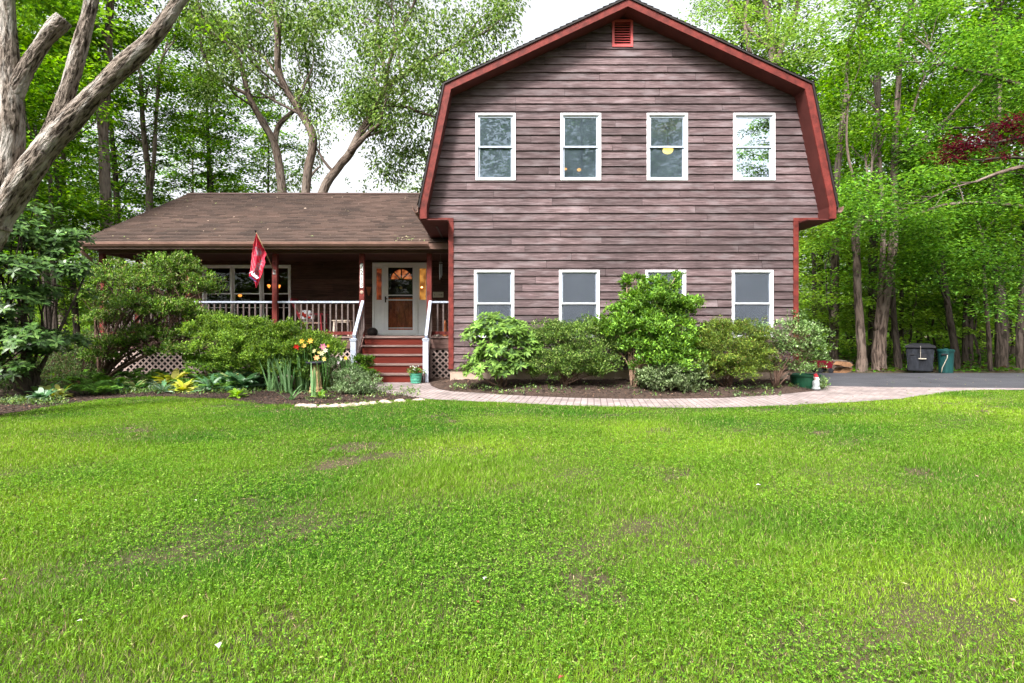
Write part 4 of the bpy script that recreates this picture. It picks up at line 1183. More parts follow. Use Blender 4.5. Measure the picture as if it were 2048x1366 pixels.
N = np.stack([rng.normal(0, .4, n), rng.normal(0, .4, n), np.ones(n)], 1)
V = leaves_np(np.stack([x, y, z], 1), D, N, rng.uniform(.02, .055, n), rng.uniform(.008, .022, n), .02, .02)
Cc = np.repeat(pal(rng, n, [((.04, .026, .022), 6), ((.075, .045, .034), 4), ((.15, .085, .055), 1.2), ((.24, .15, .10), .35), ((.02, .016, .018), 4)], .25), 4, axis=0)
M['chip'] = leaf_mat('wood chip', .9, .0, .2)
tag(np_mesh('mulch_chips', V, 4, M['chip'], None, Cc), 'loose dark wood chips covering the planting beds', 'mulch', kind='stuff')
# pale edging stones
gs = 'pale flat stones edging the left bed'
pos = ['under the iris clump, leftmost of the edging stones', 'second edging stone, long and flat below the iris', 'third edging stone in front of the birdbath', 'small edging stone between two longer ones before the birdbath', 'edging stone right below the birdbath foot',
       'low edging stone left of the variegated shrub', 'edging stone in front of the variegated shrub', 'whitish bumpy edging stone right of the shrub front', 'large pinkish edging stone between shrub and path', 'small tan edging stone near the path bend', 'last edging stone touching the brick path']
for i, (px, py) in enumerate(((604, 811.5), (622, 812.5), (648, 813), (668, 812.5), (686, 811.5), (706, 810), (726, 808), (745, 806.5), (770, 804), (800, 802), (838, 799.5))):
    x, y = G(px, py + 1.5)
    w = random.uniform(.09, .16)
    mb = MB(); mb.ball((0, 0, .01), w, random.uniform(.05, .08), random.uniform(.03, .05), 11, 7)
    mb.v = [(vx * (1 + random.uniform(-.12, .12)), vy * (1 + random.uniform(-.12, .12)), max(-.02, vz * (1 + random.uniform(-.2, .2)))) for vx, vy, vz in mb.v]
    o = mb.build('edging_stone', mat('pale stone', (.36, .29, .25), .9, var=.25, vscale=14, bump=.3) if i == 0 else bpy.data.materials['pale stone'], None, loc=(x, y, -.008))
    o.rotation_euler = (0, 0, random.uniform(-.3, .3))
    tag(o, 'pale flat ' + pos[i], 'stone', gs)
# ================================================================ plants
def tufts_mesh(name, centers, outs, k, L, W, palette, m, parent, rng, spread=.9, jit=.02, up=.35, droop=.12, tone=None):
    """k leaves fanning out from every centre around its outward direction"""
    n = len(centers)
    C0 = np.repeat(np.asarray(centers), k, axis=0); O = np.repeat(norm(np.asarray(outs)), k, axis=0)
    nn = n * k
    D = norm(O + rng.normal(0, spread, (nn, 3)) + np.array([0, 0, up]))
    U = norm(O * .8 + np.array([0, 0, 1.0]) + rng.normal(0, .35, (nn, 3)))
    Pp = C0 + rng.normal(0, jit, (nn, 3))
    V = leaves_np(Pp, D, U, L * rng.uniform(.7, 1.2, nn), W * rng.uniform(.75, 1.2, nn), .10, droop)
    cl = pal(rng, nn, palette, .14)
    if tone is None: tone = np.clip(1 + rng.normal(0, .26, n), .45, 1.8)
    cl = cl * np.repeat(tone, k)[:, None]
    return np_mesh(name, V, 4, m, parent, np.repeat(np.clip(cl, 0, 1), 4, axis=0))
def blob_tufts(blobs, density, rng, shell=.35, low=-.25):
    density = density * 3.6
    cs, os_, tn = [], [], []
    for cx, cy, cz, rx, ry, rz in blobs:
        area = (rx * ry + rx * rz + ry * rz) * 4.2
        n = max(5, int(area * 22)); per = max(3, int(density * area / n))
        d = norm(rng.normal(0, 1, (n, 3)))
        d[:, 2] = np.where(d[:, 2] < low, -d[:, 2], d[:, 2]); 
        r = 1 - shell * rng.random(n) ** 2
        r *= 1 + .24 * np.sin(d[:, 0] * 7 + cx * 9) * np.cos(d[:, 2] * 6 + cz * 5) + .14 * np.sin(d[:, 1] * 11 + cx) + rng.normal(0, .07, n)
        c = np.stack([cx + d[:, 0] * rx * r, cy + d[:, 1] * ry * r, cz + d[:, 2] * rz * r], 1)
        q = np.repeat(c, per, axis=0) + rng.normal(0, 1, (n * per, 3)) * np.array([.085, .085, .030]) * min(1.0, .35 + rx * 1.6)
        cs.append(q); os_.append(np.repeat(d, per, axis=0) * .6 + np.array([0, 0, .3])); tn.append(np.repeat(np.clip(1 + rng.normal(0, .22, n), .5, 1.6), per))
    return np.concatenate(cs), np.concatenate(os_), np.concatenate(tn)
def shrub(name, label, cat, base, blobs, density, k, L, W, palette, m='leaf', seed=1, stems=6, stem_r=.014, stem_mat='twig', spread=.9, jit=.02, up=.35, shell=.35, low=-.25, group=None, twigs=60, droop=.12):
    r = np.random.default_rng(seed); rr = random.Random(seed)
    root = empty(name, base, 0, label, cat, group)
    B = Vector(base)
    bl = [(b[0] - B.x, b[1] - B.y, b[2] - B.z, b[3], b[4], b[5]) for b in blobs]
    cs, os_, tn = blob_tufts(bl, density, r, shell, low)
    keep = cs[:, 2] > .03
    cs, os_, tn = cs[keep], os_[keep], tn[keep] * np.clip(1 + r.normal(0, .14, keep.sum()), .6, 1.4)
    tufts_mesh('foliage', cs, os_, k, L, W, palette, M[m], root, r, spread, jit, up, droop, tn)
    st = MB()
    for i in range(max(stems, len(bl))):
        b = bl[i % len(bl)]
        a = rr.uniform(0, 6.28)
        p0 = Vector((math.cos(a) * .05, math.sin(a) * .04, -.02)); p3 = Vector((b[0] + rr.uniform(-.4, .4) * b[3], b[1] + rr.uniform(-.3, .3) * b[4], b[2] + rr.uniform(-.1, .5) * b[5]))
        pts = []
        for j in range(7):
            t = j / 6; q = p0.lerp(p3, t); q.z = p3.z * (t ** .85); q.x = p0.x + (p3.x - p0.x) * t ** 1.25; q += Vector((rr.uniform(-1, 1), rr.uniform(-1, 1), 0)) * .03 * (1 if 0 < j < 6 else 0); pts.append(q)
        st.tube(pts, [stem_r * (1 - .65 * j / 6) for j in range(7)], 6)
        for _ in range(twigs // max(1, max(stems, len(bl)))):
            j = rr.randrange(len(cs)); q = Vector(cs[j]); s = min(pts[2:], key=lambda v: (v - q).length)
            st.tube([s, s.lerp(q, .5) + Vector((0, 0, rr.uniform(-.02, .04))), q], [stem_r * .35, stem_r * .25, stem_r * .12], 4, cap=False)
    st.build('stems', M[stem_mat], root, smooth=True)
    return root
def pb_(px, py, Z, w, h, d=None):
    w *= 1.12; h *= 1.12
    """blob from its centre pixel, depth and half width / half height in photo pixels"""
    c = P(px, py, Z); s = Z / F_PX
    return (c[0], c[1], c[2], w * s, d if d else w * s * .8, h * s)
GR = {
 'azalea': [((.085, .16, .03), 5), ((.15, .25, .045), 4), ((.28, .36, .11), 2), ((.04, .085, .02), 3)],
 'azalea_y': [((.12, .20, .03), 5), ((.19, .24, .04), 4), ((.06, .11, .02), 3), ((.20, .14, .05), .6)],
 'bigaz': [((.08, .17, .025), 5), ((.15, .27, .035), 4), ((.28, .34, .13), 1.8), ((.04, .085, .018), 3), ((.20, .15, .07), .8)],
 'rhodo': [((.115, .21, .035), 5), ((.17, .29, .06), 4), ((.06, .12, .03), 3)],
 'rhodo_d': [((.035, .10, .03), 5), ((.06, .16, .04), 3), ((.02, .06, .02), 3)],
 'bright': [((.11, .23, .028), 5), ((.17, .31, .04), 4), ((.06, .14, .022), 3)],
 'grey': [((.14, .21, .09), 5), ((.23, .32, .16), 3), ((.07, .13, .04), 3), ((.32, .38, .24), .8)],
 'olive': [((.11, .16, .06), 5), ((.19, .25, .12), 3), ((.05, .08, .03), 3), ((.30, .34, .20), .8)],
 'fern': [((.10, .23, .04), 5), ((.16, .32, .06), 3), ((.05, .12, .02), 2)],
}
# big layered azalea in front of the left end of the porch
Z1 = 12.6
bx, by = G(285, 757)
bl = [(235, 560, 12.9, 50, 28), (190, 600, 12.9, 32, 20), (300, 575, 12.4, 55, 30), (345, 545, 12.7, 42, 30), (395, 585, 12.6, 34, 28), (270, 615, 12.2, 60, 22), (205, 640, 12.5, 34, 16), (340, 625, 12.2, 50, 24), (400, 635, 12.3, 34, 18),
      (230, 690, 12.2, 46, 18), (195, 715, 12.1, 30, 12), (300, 675, 12.3, 50, 20), (335, 705, 12.1, 38, 14), (370, 670, 12.4, 36, 18), (365, 530, 12.9, 28, 20), (410, 665, 12.3, 28, 16), (430, 655, 12.4, 22, 12)]
shrub('azalea', 'tall open azalea with layered branches and dark twisting trunk before the left porch end', 'shrub', (bx, 12.6, 0), [pb_(a, b, c, d, e) for a, b, c, d, e in bl], 42, 11, .062, .026, GR['bigaz'], seed=11, stems=17, stem_r=.038, spread=.75, jit=.03, shell=.55, low=-.1, twigs=200)
bl = [(430, 684, 12.0, 44, 26), (500, 680, 11.9, 52, 34), (560, 682, 11.8, 50, 31), (616, 692, 11.7, 44, 28), (658, 702, 11.6, 26, 19), (475, 700, 11.7, 42, 22), (540, 705, 11.5, 50, 24), (600, 700, 11.4, 44, 22), (400, 655, 12.1, 30, 16), (450, 650, 12.1, 34, 16), (480, 728, 11.9, 36, 14), (535, 735, 11.8, 40, 16), (590, 728, 11.7, 44, 18), (640, 716, 11.7, 26, 12), (440, 712, 12.0, 30, 14), (500, 716, 11.9, 44, 16), (560, 716, 11.8, 44, 16)]
shrub('azalea', 'wide rounded azalea mound in front of the porch railing', 'shrub', (P(545, 760, 12.0)[0], 12.0, 0), [pb_(a, b, c, d, e) for a, b, c, d, e in bl], 62, 12, .052, .022, [((.11, .21, .028), 5), ((.19, .32, .04), 5), ((.30, .42, .08), 2), ((.05, .10, .02), 3)], seed=12, stems=12, stem_r=.02, spread=.7, jit=.025, shell=.5, low=-.35)
bl = [(425, 735, 12.2, 40, 16), (395, 722, 12.4, 22, 14)]
shrub('low_azalea', 'small low bright green shrub beside the lattice under the tall azalea', 'shrub', (P(420, 757, 12.2)[0], 12.2, 0), [pb_(a, b, c, d, e) for a, b, c, d, e in bl], 60, 11, .06, .025, GR['bright'], seed=13, stems=6, stem_r=.01)
# rhododendron left of the facade
def whorls(name, label, base, blobs, n, L, W, palette, m, seed, stem_mat='twig', stem_r=.016, nleaf=9):
    r = np.random.default_rng(seed); rr = random.Random(seed)
    root = empty(name, base, 0, label, 'shrub')
    B = Vector(base); cs = []; os_ = []
    area = [b[3] * b[5] for b in blobs]; tot = sum(area)
    for b, a in zip(blobs, area):
        k = max(3, int(n * a / tot)); d = norm(r.normal(0, 1, (k, 3))); d[:, 2] = np.abs(d[:, 2]) * np.where(r.random(k) < .7, 1, -.6)
        d[:, 1] = np.where(r.random(k) < .6, -np.abs(d[:, 1]), d[:, 1])
        rad = 1 - .45 * r.random((k, 1)) ** 1.5
        cs.append(np.array([b[0] - B.x, b[1] - B.y, b[2] - B.z]) + d * np.array([b[3], b[4], b[5]]) * rad); os_.append(d)
    cs, os_ = np.concatenate(cs), np.concatenate(os_)
    kp = cs[:, 2] > .05; cs, os_ = cs[kp], os_[kp]
    axis = norm(os_ * .7 + np.array([0, -.15, .75])); k = len(cs)
    ref = norm(np.cross(axis, np.tile([[.3, .9, .1]], (k, 1)))); ref2 = np.cross(axis, ref)
    Ps, Ds, Ns = [], [], []
    for j in range(nleaf):
        a = 2 * math.pi * j / nleaf + r.uniform(-.25, .25, k)
        rad = ref * np.cos(a)[:, None] + ref2 * np.sin(a)[:, None]
        Ps.append(cs); Ds.append(rad + axis * r.uniform(-.15, .55, (k, 1))); Ns.append(axis - rad * .2)
    Pp, D, N = map(np.concatenate, (Ps, Ds, Ns)); nn = len(Pp)
    # six-point leaves: two quads each for a fuller shape
    Dn = norm(D); S = norm(np.cross(Dn, N)); U = np.cross(S, Dn)
    Lr = (L * r.uniform(.7, 1.15, nn))[:, None]; Wr = (W * r.uniform(.8, 1.15, nn))[:, None]
    p0 = Pp; p1 = Pp + Dn * Lr * .35 + S * Wr * .42 + U * Lr * .06; p2 = Pp + Dn * Lr * .72 + S * Wr * .45 + U * Lr * .04; p3 = Pp + Dn * Lr - U * Lr * .10
    p4 = Pp + Dn * Lr * .72 - S * Wr * .45 + U * Lr * .04; p5 = Pp + Dn * Lr * .35 - S * Wr * .42 + U * Lr * .06
    V = np.stack([p0, p1, p2, p3, p4, p5], 1).reshape(-1, 3)
    cl = pal(r, nn, palette, .16) * np.tile(np.clip(1 + r.normal(0, .18, k), .6, 1.4), nleaf)[:, None]
    np_mesh('foliage', V, 6, M[m], root, np.repeat(np.clip(cl, 0, 1), 6, axis=0))
    st = MB()
    for i in range(9):
        b = blobs[i % len(blobs)]
        p3 = Vector((b[0] - B.x + rr.uniform(-.5, .5) * b[3], b[1] - B.y + rr.uniform(-.3, .3) * b[4], b[2] - B.z))
        pts = [Vector((rr.uniform(-.05, .05), rr.uniform(-.05, .05), 0)).lerp(p3, t / 6) + Vector((rr.uniform(-1, 1), rr.uniform(-1, 1), 0)) * .025 for t in range(7)]
        st.tube(pts, [stem_r * (1 - .6 * t / 6) for t in range(7)], 6)
        for j in range(9):
            q = Vector(cs[rr.randrange(k)]); s = min(pts[2:], key=lambda v: (v - q).length)
            st.tube([s, s.lerp(q, .5), q], [stem_r * .4, stem_r * .3, stem_r * .25], 4, cap=False)
    st.build('stems', M[stem_mat], root, smooth=True)
    return root
bl = [(990, 655, 11.3, 48, 26), (950, 672, 11.3, 26, 16), (1040, 665, 11.3, 34, 24), (1000, 700, 11.2, 58, 24), (985, 740, 11.1, 50, 20), (1035, 730, 11.2, 40, 24), (960, 715, 11.3, 24, 14), (935, 668, 11.4, 14, 8), (925, 738, 11.3, 8, 6), (1055, 700, 11.1, 26, 26), (1010, 672, 11.0, 40, 22)]
whorls('rhododendron', 'rhododendron with long whorled leaves under the leftmost ground floor window', (P(1003, 760, 11.2)[0], 11.2, .08), [pb_(a, b, c, d, e) for a, b, c, d, e in bl], 420, .13, .042, GR['rhodo'], 'leaf', 21)
bl = [(1090, 680, 11.3, 34, 28), (1130, 690, 11.2, 44, 32), (1175, 672, 11.2, 42, 24), (1160, 705, 11.1, 50, 26), (1205, 722, 11.1, 26, 16), (1100, 720, 11.1, 36, 22), (1150, 742, 11.0, 48, 16), (1085, 750, 11.1, 20, 12), (1190, 748, 11.0, 26, 12), (1105, 662, 11.4, 26, 18), (1180, 655, 11.3, 28, 16), (1130, 665, 11.3, 34, 20), (1075, 690, 11.2, 24, 26), (1210, 695, 11.2, 28, 24), (1125, 725, 10.9, 40, 22), (1195, 735, 10.9, 30, 18)]
shrub('azalea', 'sprawling pale tipped azalea between the two left ground floor windows', 'shrub', (P(1130, 765, 11.2)[0], 11.2, .08), [pb_(a, b, c, d, e) for a, b, c, d, e in bl], 54, 10, .045, .019, GR['azalea'], seed=22, stems=10, stem_r=.014, spread=.7, jit=.025, shell=.6, low=-.4, twigs=120)
# tall bright shrub with bare lower stems
bl = [(1300, 600, 11.3, 52, 26), (1265, 628, 11.3, 44, 22), (1345, 620, 11.3, 38, 22), (1240, 655, 11.2, 38, 16), (1290, 655, 11.1, 56, 24), (1350, 655, 11.2, 34, 22), (1275, 690, 11.1, 44, 18), (1330, 690, 11.0, 48, 22), (1370, 690, 11.1, 30, 22), (1220, 668, 11.2, 24, 10), (1335, 725, 10.9, 50, 20), (1380, 720, 11.0, 30, 18),
      (1258, 575, 11.4, 11, 26), (1288, 565, 11.4, 9, 22), (1350, 568, 11.4, 10, 24), (1318, 572, 11.4, 12, 18), (1385, 605, 11.3, 14, 8)]
shrub('tall_shrub', 'tallest bright green shrub with upright shoots in front of the third ground floor window', 'shrub', (P(1268, 765, 11.1)[0], 11.1, .08), [pb_(a, b, c, d, e) for a, b, c, d, e in bl], 46, 10, .070, .036, GR['bright'], seed=23, stems=17, stem_r=.018, stem_mat='twig_light', spread=.8, jit=.03, shell=.55, low=-.3, twigs=160)
bl = [(1320, 755, 10.8, 40, 18), (1360, 748, 10.8, 40, 22), (1300, 765, 10.7, 24, 12), (1385, 765, 10.8, 22, 14), (1345, 772, 10.6, 36, 10)]
shrub('low_shrub', 'low dusty green shrub at the foot of the tall bright shrub', 'shrub', (P(1345, 782, 10.7)[0], 10.75, .05), [pb_(a, b, c, d, e) for a, b, c, d, e in bl], 60, 10, .060, .026, GR['olive'], seed=24, stems=8, stem_r=.01, low=-.4)
bl = [(1430, 668, 11.2, 40, 22), (1480, 672, 11.2, 42, 24), (1455, 700, 11.0, 54, 26), (1505, 705, 11.1, 30, 26), (1430, 735, 11.0, 40, 22), (1480, 745, 10.95, 44, 20), (1510, 690, 11.2, 22, 20), (1405, 690, 11.2, 24, 24), (1520, 725, 11.1, 28, 24), (1395, 735, 11.0, 30, 24)]
shrub('azalea', 'dense yellow green azalea mound left of the rightmost ground floor window', 'shrub', (P(1455, 770, 11.1)[0], 11.1, .08), [pb_(a, b, c, d, e) for a, b, c, d, e in bl], 85, 11, .040, .016, GR['azalea_y'], seed=25, stems=9, stem_r=.014, spread=.75, jit=.02, shell=.4, low=-.4)
bl = [(1590, 665, 11.2, 34, 20), (1620, 680, 11.1, 30, 24), (1600, 700, 11.1, 34, 20), (1565, 690, 11.2, 20, 16), (1632, 715, 11.1, 18, 20), (1595, 640, 11.3, 14, 14), (1540, 672, 11.3, 26, 10), (1545, 700, 11.3, 26, 12), (1515, 655, 11.4, 20, 6), (1610, 738, 11.1, 30, 10), (1555, 735, 11.3, 24, 8)]
shrub('corner_shrub', 'airy grey green shrub with thin arching stems at the right house corner', 'shrub', (P(1550, 768, 11.25)[0], 11.25, .08), [pb_(a, b, c, d, e) for a, b, c, d, e in bl], 34, 9, .050, .026, [((.12, .21, .06), 5), ((.22, .32, .12), 3), ((.06, .12, .03), 3), ((.32, .40, .24), 1)], seed=26, stems=14, stem_r=.014, spread=.8, jit=.03, shell=.7, low=-.5, twigs=170)
# variegated mound by the stairs
bl = [(712, 772, 10.9, 34, 20), (700, 758, 11.1, 24, 12), (728, 785, 10.6, 26, 14), (690, 785, 10.6, 20, 14)]
shrub('variegated_shrub', 'rounded white edged variegated shrub at the foot of the stairs', 'shrub', (P(712, 797, 10.8)[0], 10.8, 0), [pb_(a, b, c, d, e) for a, b, c, d, e in bl], 95, 10, .045, .015, GR['grey'], seed=27, stems=9, stem_r=.007, low=-.6)
# mixed foliage behind the birdbath
bl = [(668, 735, 11.6, 24, 18), (690, 745, 11.8, 22, 18), (655, 755, 11.4, 20, 16)]
shrub('silvery_plant', 'feathery grey green plant clump between the birdbath and the left newel post', 'plant', (P(672, 770, 11.6)[0], 11.6, 0), [pb_(a, b, c, d, e) for a, b, c, d, e in bl], 70, 9, .075, .014, GR['grey'] + [((.10, .24, .06), 4)], seed=28, stems=8, stem_r=.006, low=-.6)
bl = [(730, 735, 12.5, 14, 18), (722, 750, 12.4, 16, 14)]
shrub('green_plant', 'leafy green plant leaning against the left newel post of the stairs', 'plant', (P(728, 768, 12.4)[0], 12.45, 0), [pb_(a, b, c, d, e) for a, b, c, d, e in bl], 70, 9, .085, .04, GR['bright'], seed=29, stems=6, stem_r=.006, low=-.6)
bl = [(585, 735, 11.4, 30, 18), (560, 738, 11.5, 24, 16), (620, 740, 11.3, 24, 18)]
shrub('leafy_plant', 'dark leafy plant filling in behind the iris leaves', 'plant', (P(590, 768, 11.45)[0], 11.45, 0), [pb_(a, b, c, d, e) for a, b, c, d, e in bl], 60, 9, .10, .034, GR['rhodo'], seed=30, stems=6, stem_r=.006, low=-.6)

# blades, fronds, rosettes
def strips(name, roots, dirs, L, W, palette, m, parent, r, bend=.5, segs=5, curl=None, wprof=None):
    """long narrow leaves bending over: roots (n,3), dirs (n,3)"""
    n = len(roots); D = norm(dirs); H = D.copy(); H[:, 2] = 0; H = norm(H + 1e-6)
    S = norm(np.cross(D, np.array([0, 0, 1.0]) + r.normal(0, .05, (n, 3))))
    S = norm(S + r.normal(0, .25, (n, 3)))
    L = np.broadcast_to(L, (n,)) if np.ndim(L) else np.full(n, L)
    rows_ = []; p = np.array(roots, float); d = D.copy()
    if wprof is None: wprof = lambda t: (.75 + .5 * t) * (1 - t ** 3.0)
    bd = np.broadcast_to(bend, (n,))[:, None] if np.ndim(bend) else bend
    for i in range(segs + 1):
        t = i / segs; w = W * max(.02, wprof(t)) * .5
        w = (np.broadcast_to(w, (n,)))[:, None] if np.ndim(w) else w
        rows_.append(np.stack([p - S * w, p + S * w], 1))
        p = p + d * (L / segs)[:, None]
        d = norm(d + (H * .6 - np.array([0, 0, 1.0]) * .9) * bd * (t + .25) / segs * 2)
    V = np.stack(rows_, 1).reshape(-1, 3)   # n, segs+1, 2, 3
    k = (segs + 1) * 2
    base = (np.arange(n) * k)[:, None, None]
    q = np.array([[2 * i, 2 * i + 1, 2 * i + 3, 2 * i + 2] for i in range(segs)])[None]
    F = (base + q).reshape(-1, 4)
    cl = np.repeat(pal(r, n, palette, .16), k, axis=0)
    return np_mesh(name, V, 4, M[m], parent, np.clip(cl, 0, 1), F, smooth=True)
def clump(name, label, cat, base, n, rad, L, W, palette, seed, tilt=.35, bend=.3, m='leaf', group=None, segs=5, wprof=None, lean=(0, 0)):
    r = np.random.default_rng(seed); root = empty(name, base, 0, label, cat, group)
    a = r.uniform(0, 6.28, n); q = rad * np.sqrt(r.random(n))
    roots = np.stack([np.cos(a) * q, np.sin(a) * q, np.full(n, -.01)], 1)
    a2 = r.uniform(0, 6.28, n); tl_ = np.abs(r.normal(0, tilt, n))
    dirs = np.stack([np.cos(a2) * tl_ + lean[0] * r.random(n), np.sin(a2) * tl_ + lean[1], np.ones(n)], 1)
    strips('leaves', roots, dirs, L * r.uniform(.55, 1.1, n), W, palette, m, root, r, bend * r.uniform(.2, 1.6, n), segs, wprof=wprof)
    return root
IR = [((.15, .28, .11), 4), ((.21, .36, .17), 4), ((.08, .18, .06), 3)]
for i, (px, py, n, L, lab) in enumerate(((545, 782, 30, .78, 'iris clump with tall sword leaves, leftmost of the iris clumps'), (575, 786, 26, .74, 'iris clump with leaves leaning left in the middle of the iris row'), (605, 783, 30, .85, 'tallest iris clump directly left of the birdbath'), (530, 775, 18, .66, 'shorter iris clump beside the spotted lungwort'))):
    x, y = G(px, py, .0)
    clump('iris_plant', lab, 'plant', (x, y, .01), n, .13, L, .042, IR, 40 + i, .20, .10, group='iris clumps in the left bed', lean=(-.35 if i == 1 else .0, 0))
x, y = G(627, 795); clump('iris_plant', 'short fan of three upright iris leaves in front of the birdbath', 'plant', (x, y, .01), 6, .03, .62, .045, IR, 46, .16, .02, group='iris clumps in the left bed')
x, y = G(582, 800); clump('iris_plant', 'low bent iris leaves spilling toward the lawn edge', 'plant', (x, y, .01), 9, .05, .34, .05, IR, 47, .8, .5, group='iris clumps in the left bed')
for i, (px, py, n, lab) in enumerate(((605, 745, 60, 'daylily foliage clump under the red and yellow blooms'), (640, 748, 50, 'daylily foliage clump under the pink and cream blooms'))):
    x, y = P(px, 760, 11.7)[0], 11.7
    clump('daylily_plant', lab, 'plant', (x, y, .0), n, .2, .75, .022, GR['bright'], 50 + i, .35, .35, group='daylily clumps')
def lily(px, py, Z, c1, c2, label, size=.07, cup=.35):
    size *= .82; Z -= .6
    x, y, z = P(px, py, Z); root = empty('daylily_flower', (x, y, .0), 0, label, 'flower', 'daylily blooms')
    st = MB(); st.tube([(random.uniform(-.1, .1), .05, 0), (0.02, 0.02, z * .6), (0, 0, z - .01)], [.006, .005, .004], 5); st.build('stem', M['stem_green'], root, smooth=True)
    r = np.random.default_rng(int(px * 7 + py)); n = 6
    a = np.arange(n) * 2 * math.pi / n + r.uniform(0, 1)
    ax = norm(np.array([[r.uniform(-.4, .4), -.9, r.uniform(.0, .6)]]))
    u = norm(np.cross(ax, [[0, 0, 1]])); v = np.cross(ax, u)
    D = u * np.cos(a)[:, None] + v * np.sin(a)[:, None] + ax * cup
    V = leaves_np(np.tile([[0, 0, z]], (n, 1)), D, np.tile(ax, (n, 1)), np.full(n, size), np.full(n, size * .55), .08, .12)
    C_ = np.tile(np.array([c2, c1, c1, c1]), (n, 1))
    np_mesh('petals', V, 4, M['petal'], root, C_)
M['stem_green'] = mat('green stem', (.08, .20, .04), .6)
YL = ((.70, .50, .04), (.75, .35, .05))
for q in ((593, 694, 11.6, (.62, .015, .01), (.5, .02, .01), 'deep red daylily bloom, leftmost of the blooms', .085), (604, 683, 11.7, *YL, 'yellow daylily bloom above the red one', .08), (608, 692, 11.6, (.75, .42, .10), (.8, .5, .1), 'soft orange daylily bloom right of the red one', .07),
          (621, 682, 11.7, (.72, .40, .05), (.75, .5, .1), 'tallest orange yellow daylily bloom', .085), (612, 684, 11.75, *YL, 'small yellow daylily bloom between two taller blooms', .05),
          (646, 694, 11.6, (.62, .12, .35), (.75, .45, .25), 'pink daylily bloom with a pale throat', .10), (657, 692, 11.6, *YL, 'slim yellow bud beside the pink bloom', .05),
          (633, 716, 11.2, (.80, .38, .16), (.85, .55, .25), 'peach daylily bloom just above the birdbath', .085), (649, 718, 11.2, (.82, .62, .25), (.75, .5, .05), 'pale yellow round bloom right above the birdbath rim', .065),
          (643, 707, 11.4, (.75, .72, .45), (.7, .65, .2), 'cream lily bloom below the pink one', .075), (651, 701, 11.5, (.78, .75, .6), (.7, .65, .3), 'whitish lily bloom right of the cream one', .07),
          (629, 702, 11.5, (.75, .70, .35), (.7, .6, .1), 'pale star shaped lily bloom in the middle', .06), (637, 705, 11.5, (.70, .62, .2), (.7, .6, .1), 'yellowish lily bud left of the cream bloom', .045),
          (692, 716, 11.9, (.75, .55, .06), (.7, .5, .05), 'yellow lily bloom in front of the lattice', .06), (682, 718, 12.0, (.8, .78, .75), (.8, .8, .7), 'white bloom against the lattice', .05), (677, 725, 11.9, (.72, .62, .72), (.8, .7, .7), 'pale lilac bloom low against the lattice', .05)):
    lily(q[0], q[1], q[2], q[3], q[4], q[5], q[6])
# fern: fronds made of strips of leaflets
def fern(name, label, base, n, L, seed, palette=GR['fern'], group='ferns in the left bed'):
    r = np.random.default_rng(seed); root = empty(name, base, 0, label, 'fern', group)
    Ps, Ds, Ns, Ls = [], [], [], []
    for i in range(n):
        a = 2 * math.pi * i / n + r.uniform(-.3, .3); h = np.array([math.cos(a), math.sin(a), 0]); s = np.array([-h[1], h[0], 0])
        Lf = L * r.uniform(.7, 1.15); up = r.uniform(1.1, 2.1)
        for j in range(22):
            t = (j + 1) / 22
            p = h * Lf * (t * .85) + np.array([0, 0, Lf * up * .75 * (t - .62 * t * t)])
            ll = Lf * .26 * math.sin(math.pi * (.12 + .88 * (1 - t) ** .8))
            for sg_ in (1, -1):
                Ps.append(p); Ds.append(s * sg_ + h * .45 + np.array([0, 0, -.12])); Ns.append([h[0] * -.3, h[1] * -.3, 1]); Ls.append(ll)
    Ps, Ds, Ns, Ls = map(np.array, (Ps, Ds, Ns, Ls))
    V = leaves_np(Ps, Ds, Ns, Ls, Ls * .22 + .003, .03, .1)
    np_mesh('fronds', V, 4, M['leaf'], root, np.repeat(pal(r, len(Ps), palette, .12), 4, axis=0))
    return root
FN = [(165, 785, .36, 'fern with upright fronds at the far left of the bed'), (215, 765, .40, 'fern left of the azalea trunk'), (245, 760, .38, 'second fern left of the azalea trunk'), (262, 768, .30, 'small fern beside the azalea trunk base'), (205, 785, .28, 'low fern nearest the lawn on the left'), (320, 762, .34, 'fern right of the azalea trunk'),
      (355, 758, .34, 'fern between azalea trunk and lattice'), (425, 768, .40, 'large fern in front of the low azalea'), (455, 762, .42, 'large fern left of the lungwort'), (485, 756, .36, 'fern arching above the lungwort'), (385, 770, .34, 'fern right of the golden hosta'), (178, 768, .34, 'dark fern behind the far left one')]
FN += [(190, 795, .30, 'fern touching the lawn edge on the far left'), (230, 778, .34, 'fern in the front row left of the trunk'), (300, 768, .32, 'fern just behind the purple leaved plant'), (340, 762, .36, 'fern behind the golden hosta'), (400, 762, .38, 'fern against the lattice middle'),
       (440, 778, .34, 'fern in the front row left of the lungwort'), (470, 770, .40, 'arching fern above the front lungwort'), (505, 762, .40, 'tall fern behind the leftmost iris'), (280, 758, .36, 'fern at the foot of the lattice left part')]
for i, (px, py, L, lab) in enumerate(FN):
    L *= 1.3
    x, y = G(px, min(py + 6, 792)); y = max(y, 10.2); 
    fern('fern', lab, ((px - VPX) * y / F_PX, y, .01), 13, L, 60 + i)
def rosette(name, label, cat, base, n, L, W, palette, seed, up=.5, group=None, m='leaf', layers=3):
    r = np.random.default_rng(seed); root = empty(name, base, 0, label, cat, group)
    a = r.uniform(0, 6.28, n); e = r.uniform(.15, 1.0, n) * up
    roots = np.stack([np.cos(a) * .03, np.sin(a) * .03, np.full(n, 0.0) + e * L * .35], 1)
    dirs = np.stack([np.cos(a), np.sin(a), e * 1.6], 1)
    strips('leaves', roots, dirs, L * r.uniform(.6, 1.1, n), W, palette, m, root, r, r.uniform(.5, 1.3, n), 5, wprof=lambda t: math.sin(math.pi * min(.97, (t * .9 + .06))) ** .8 * 1.1)
    return root
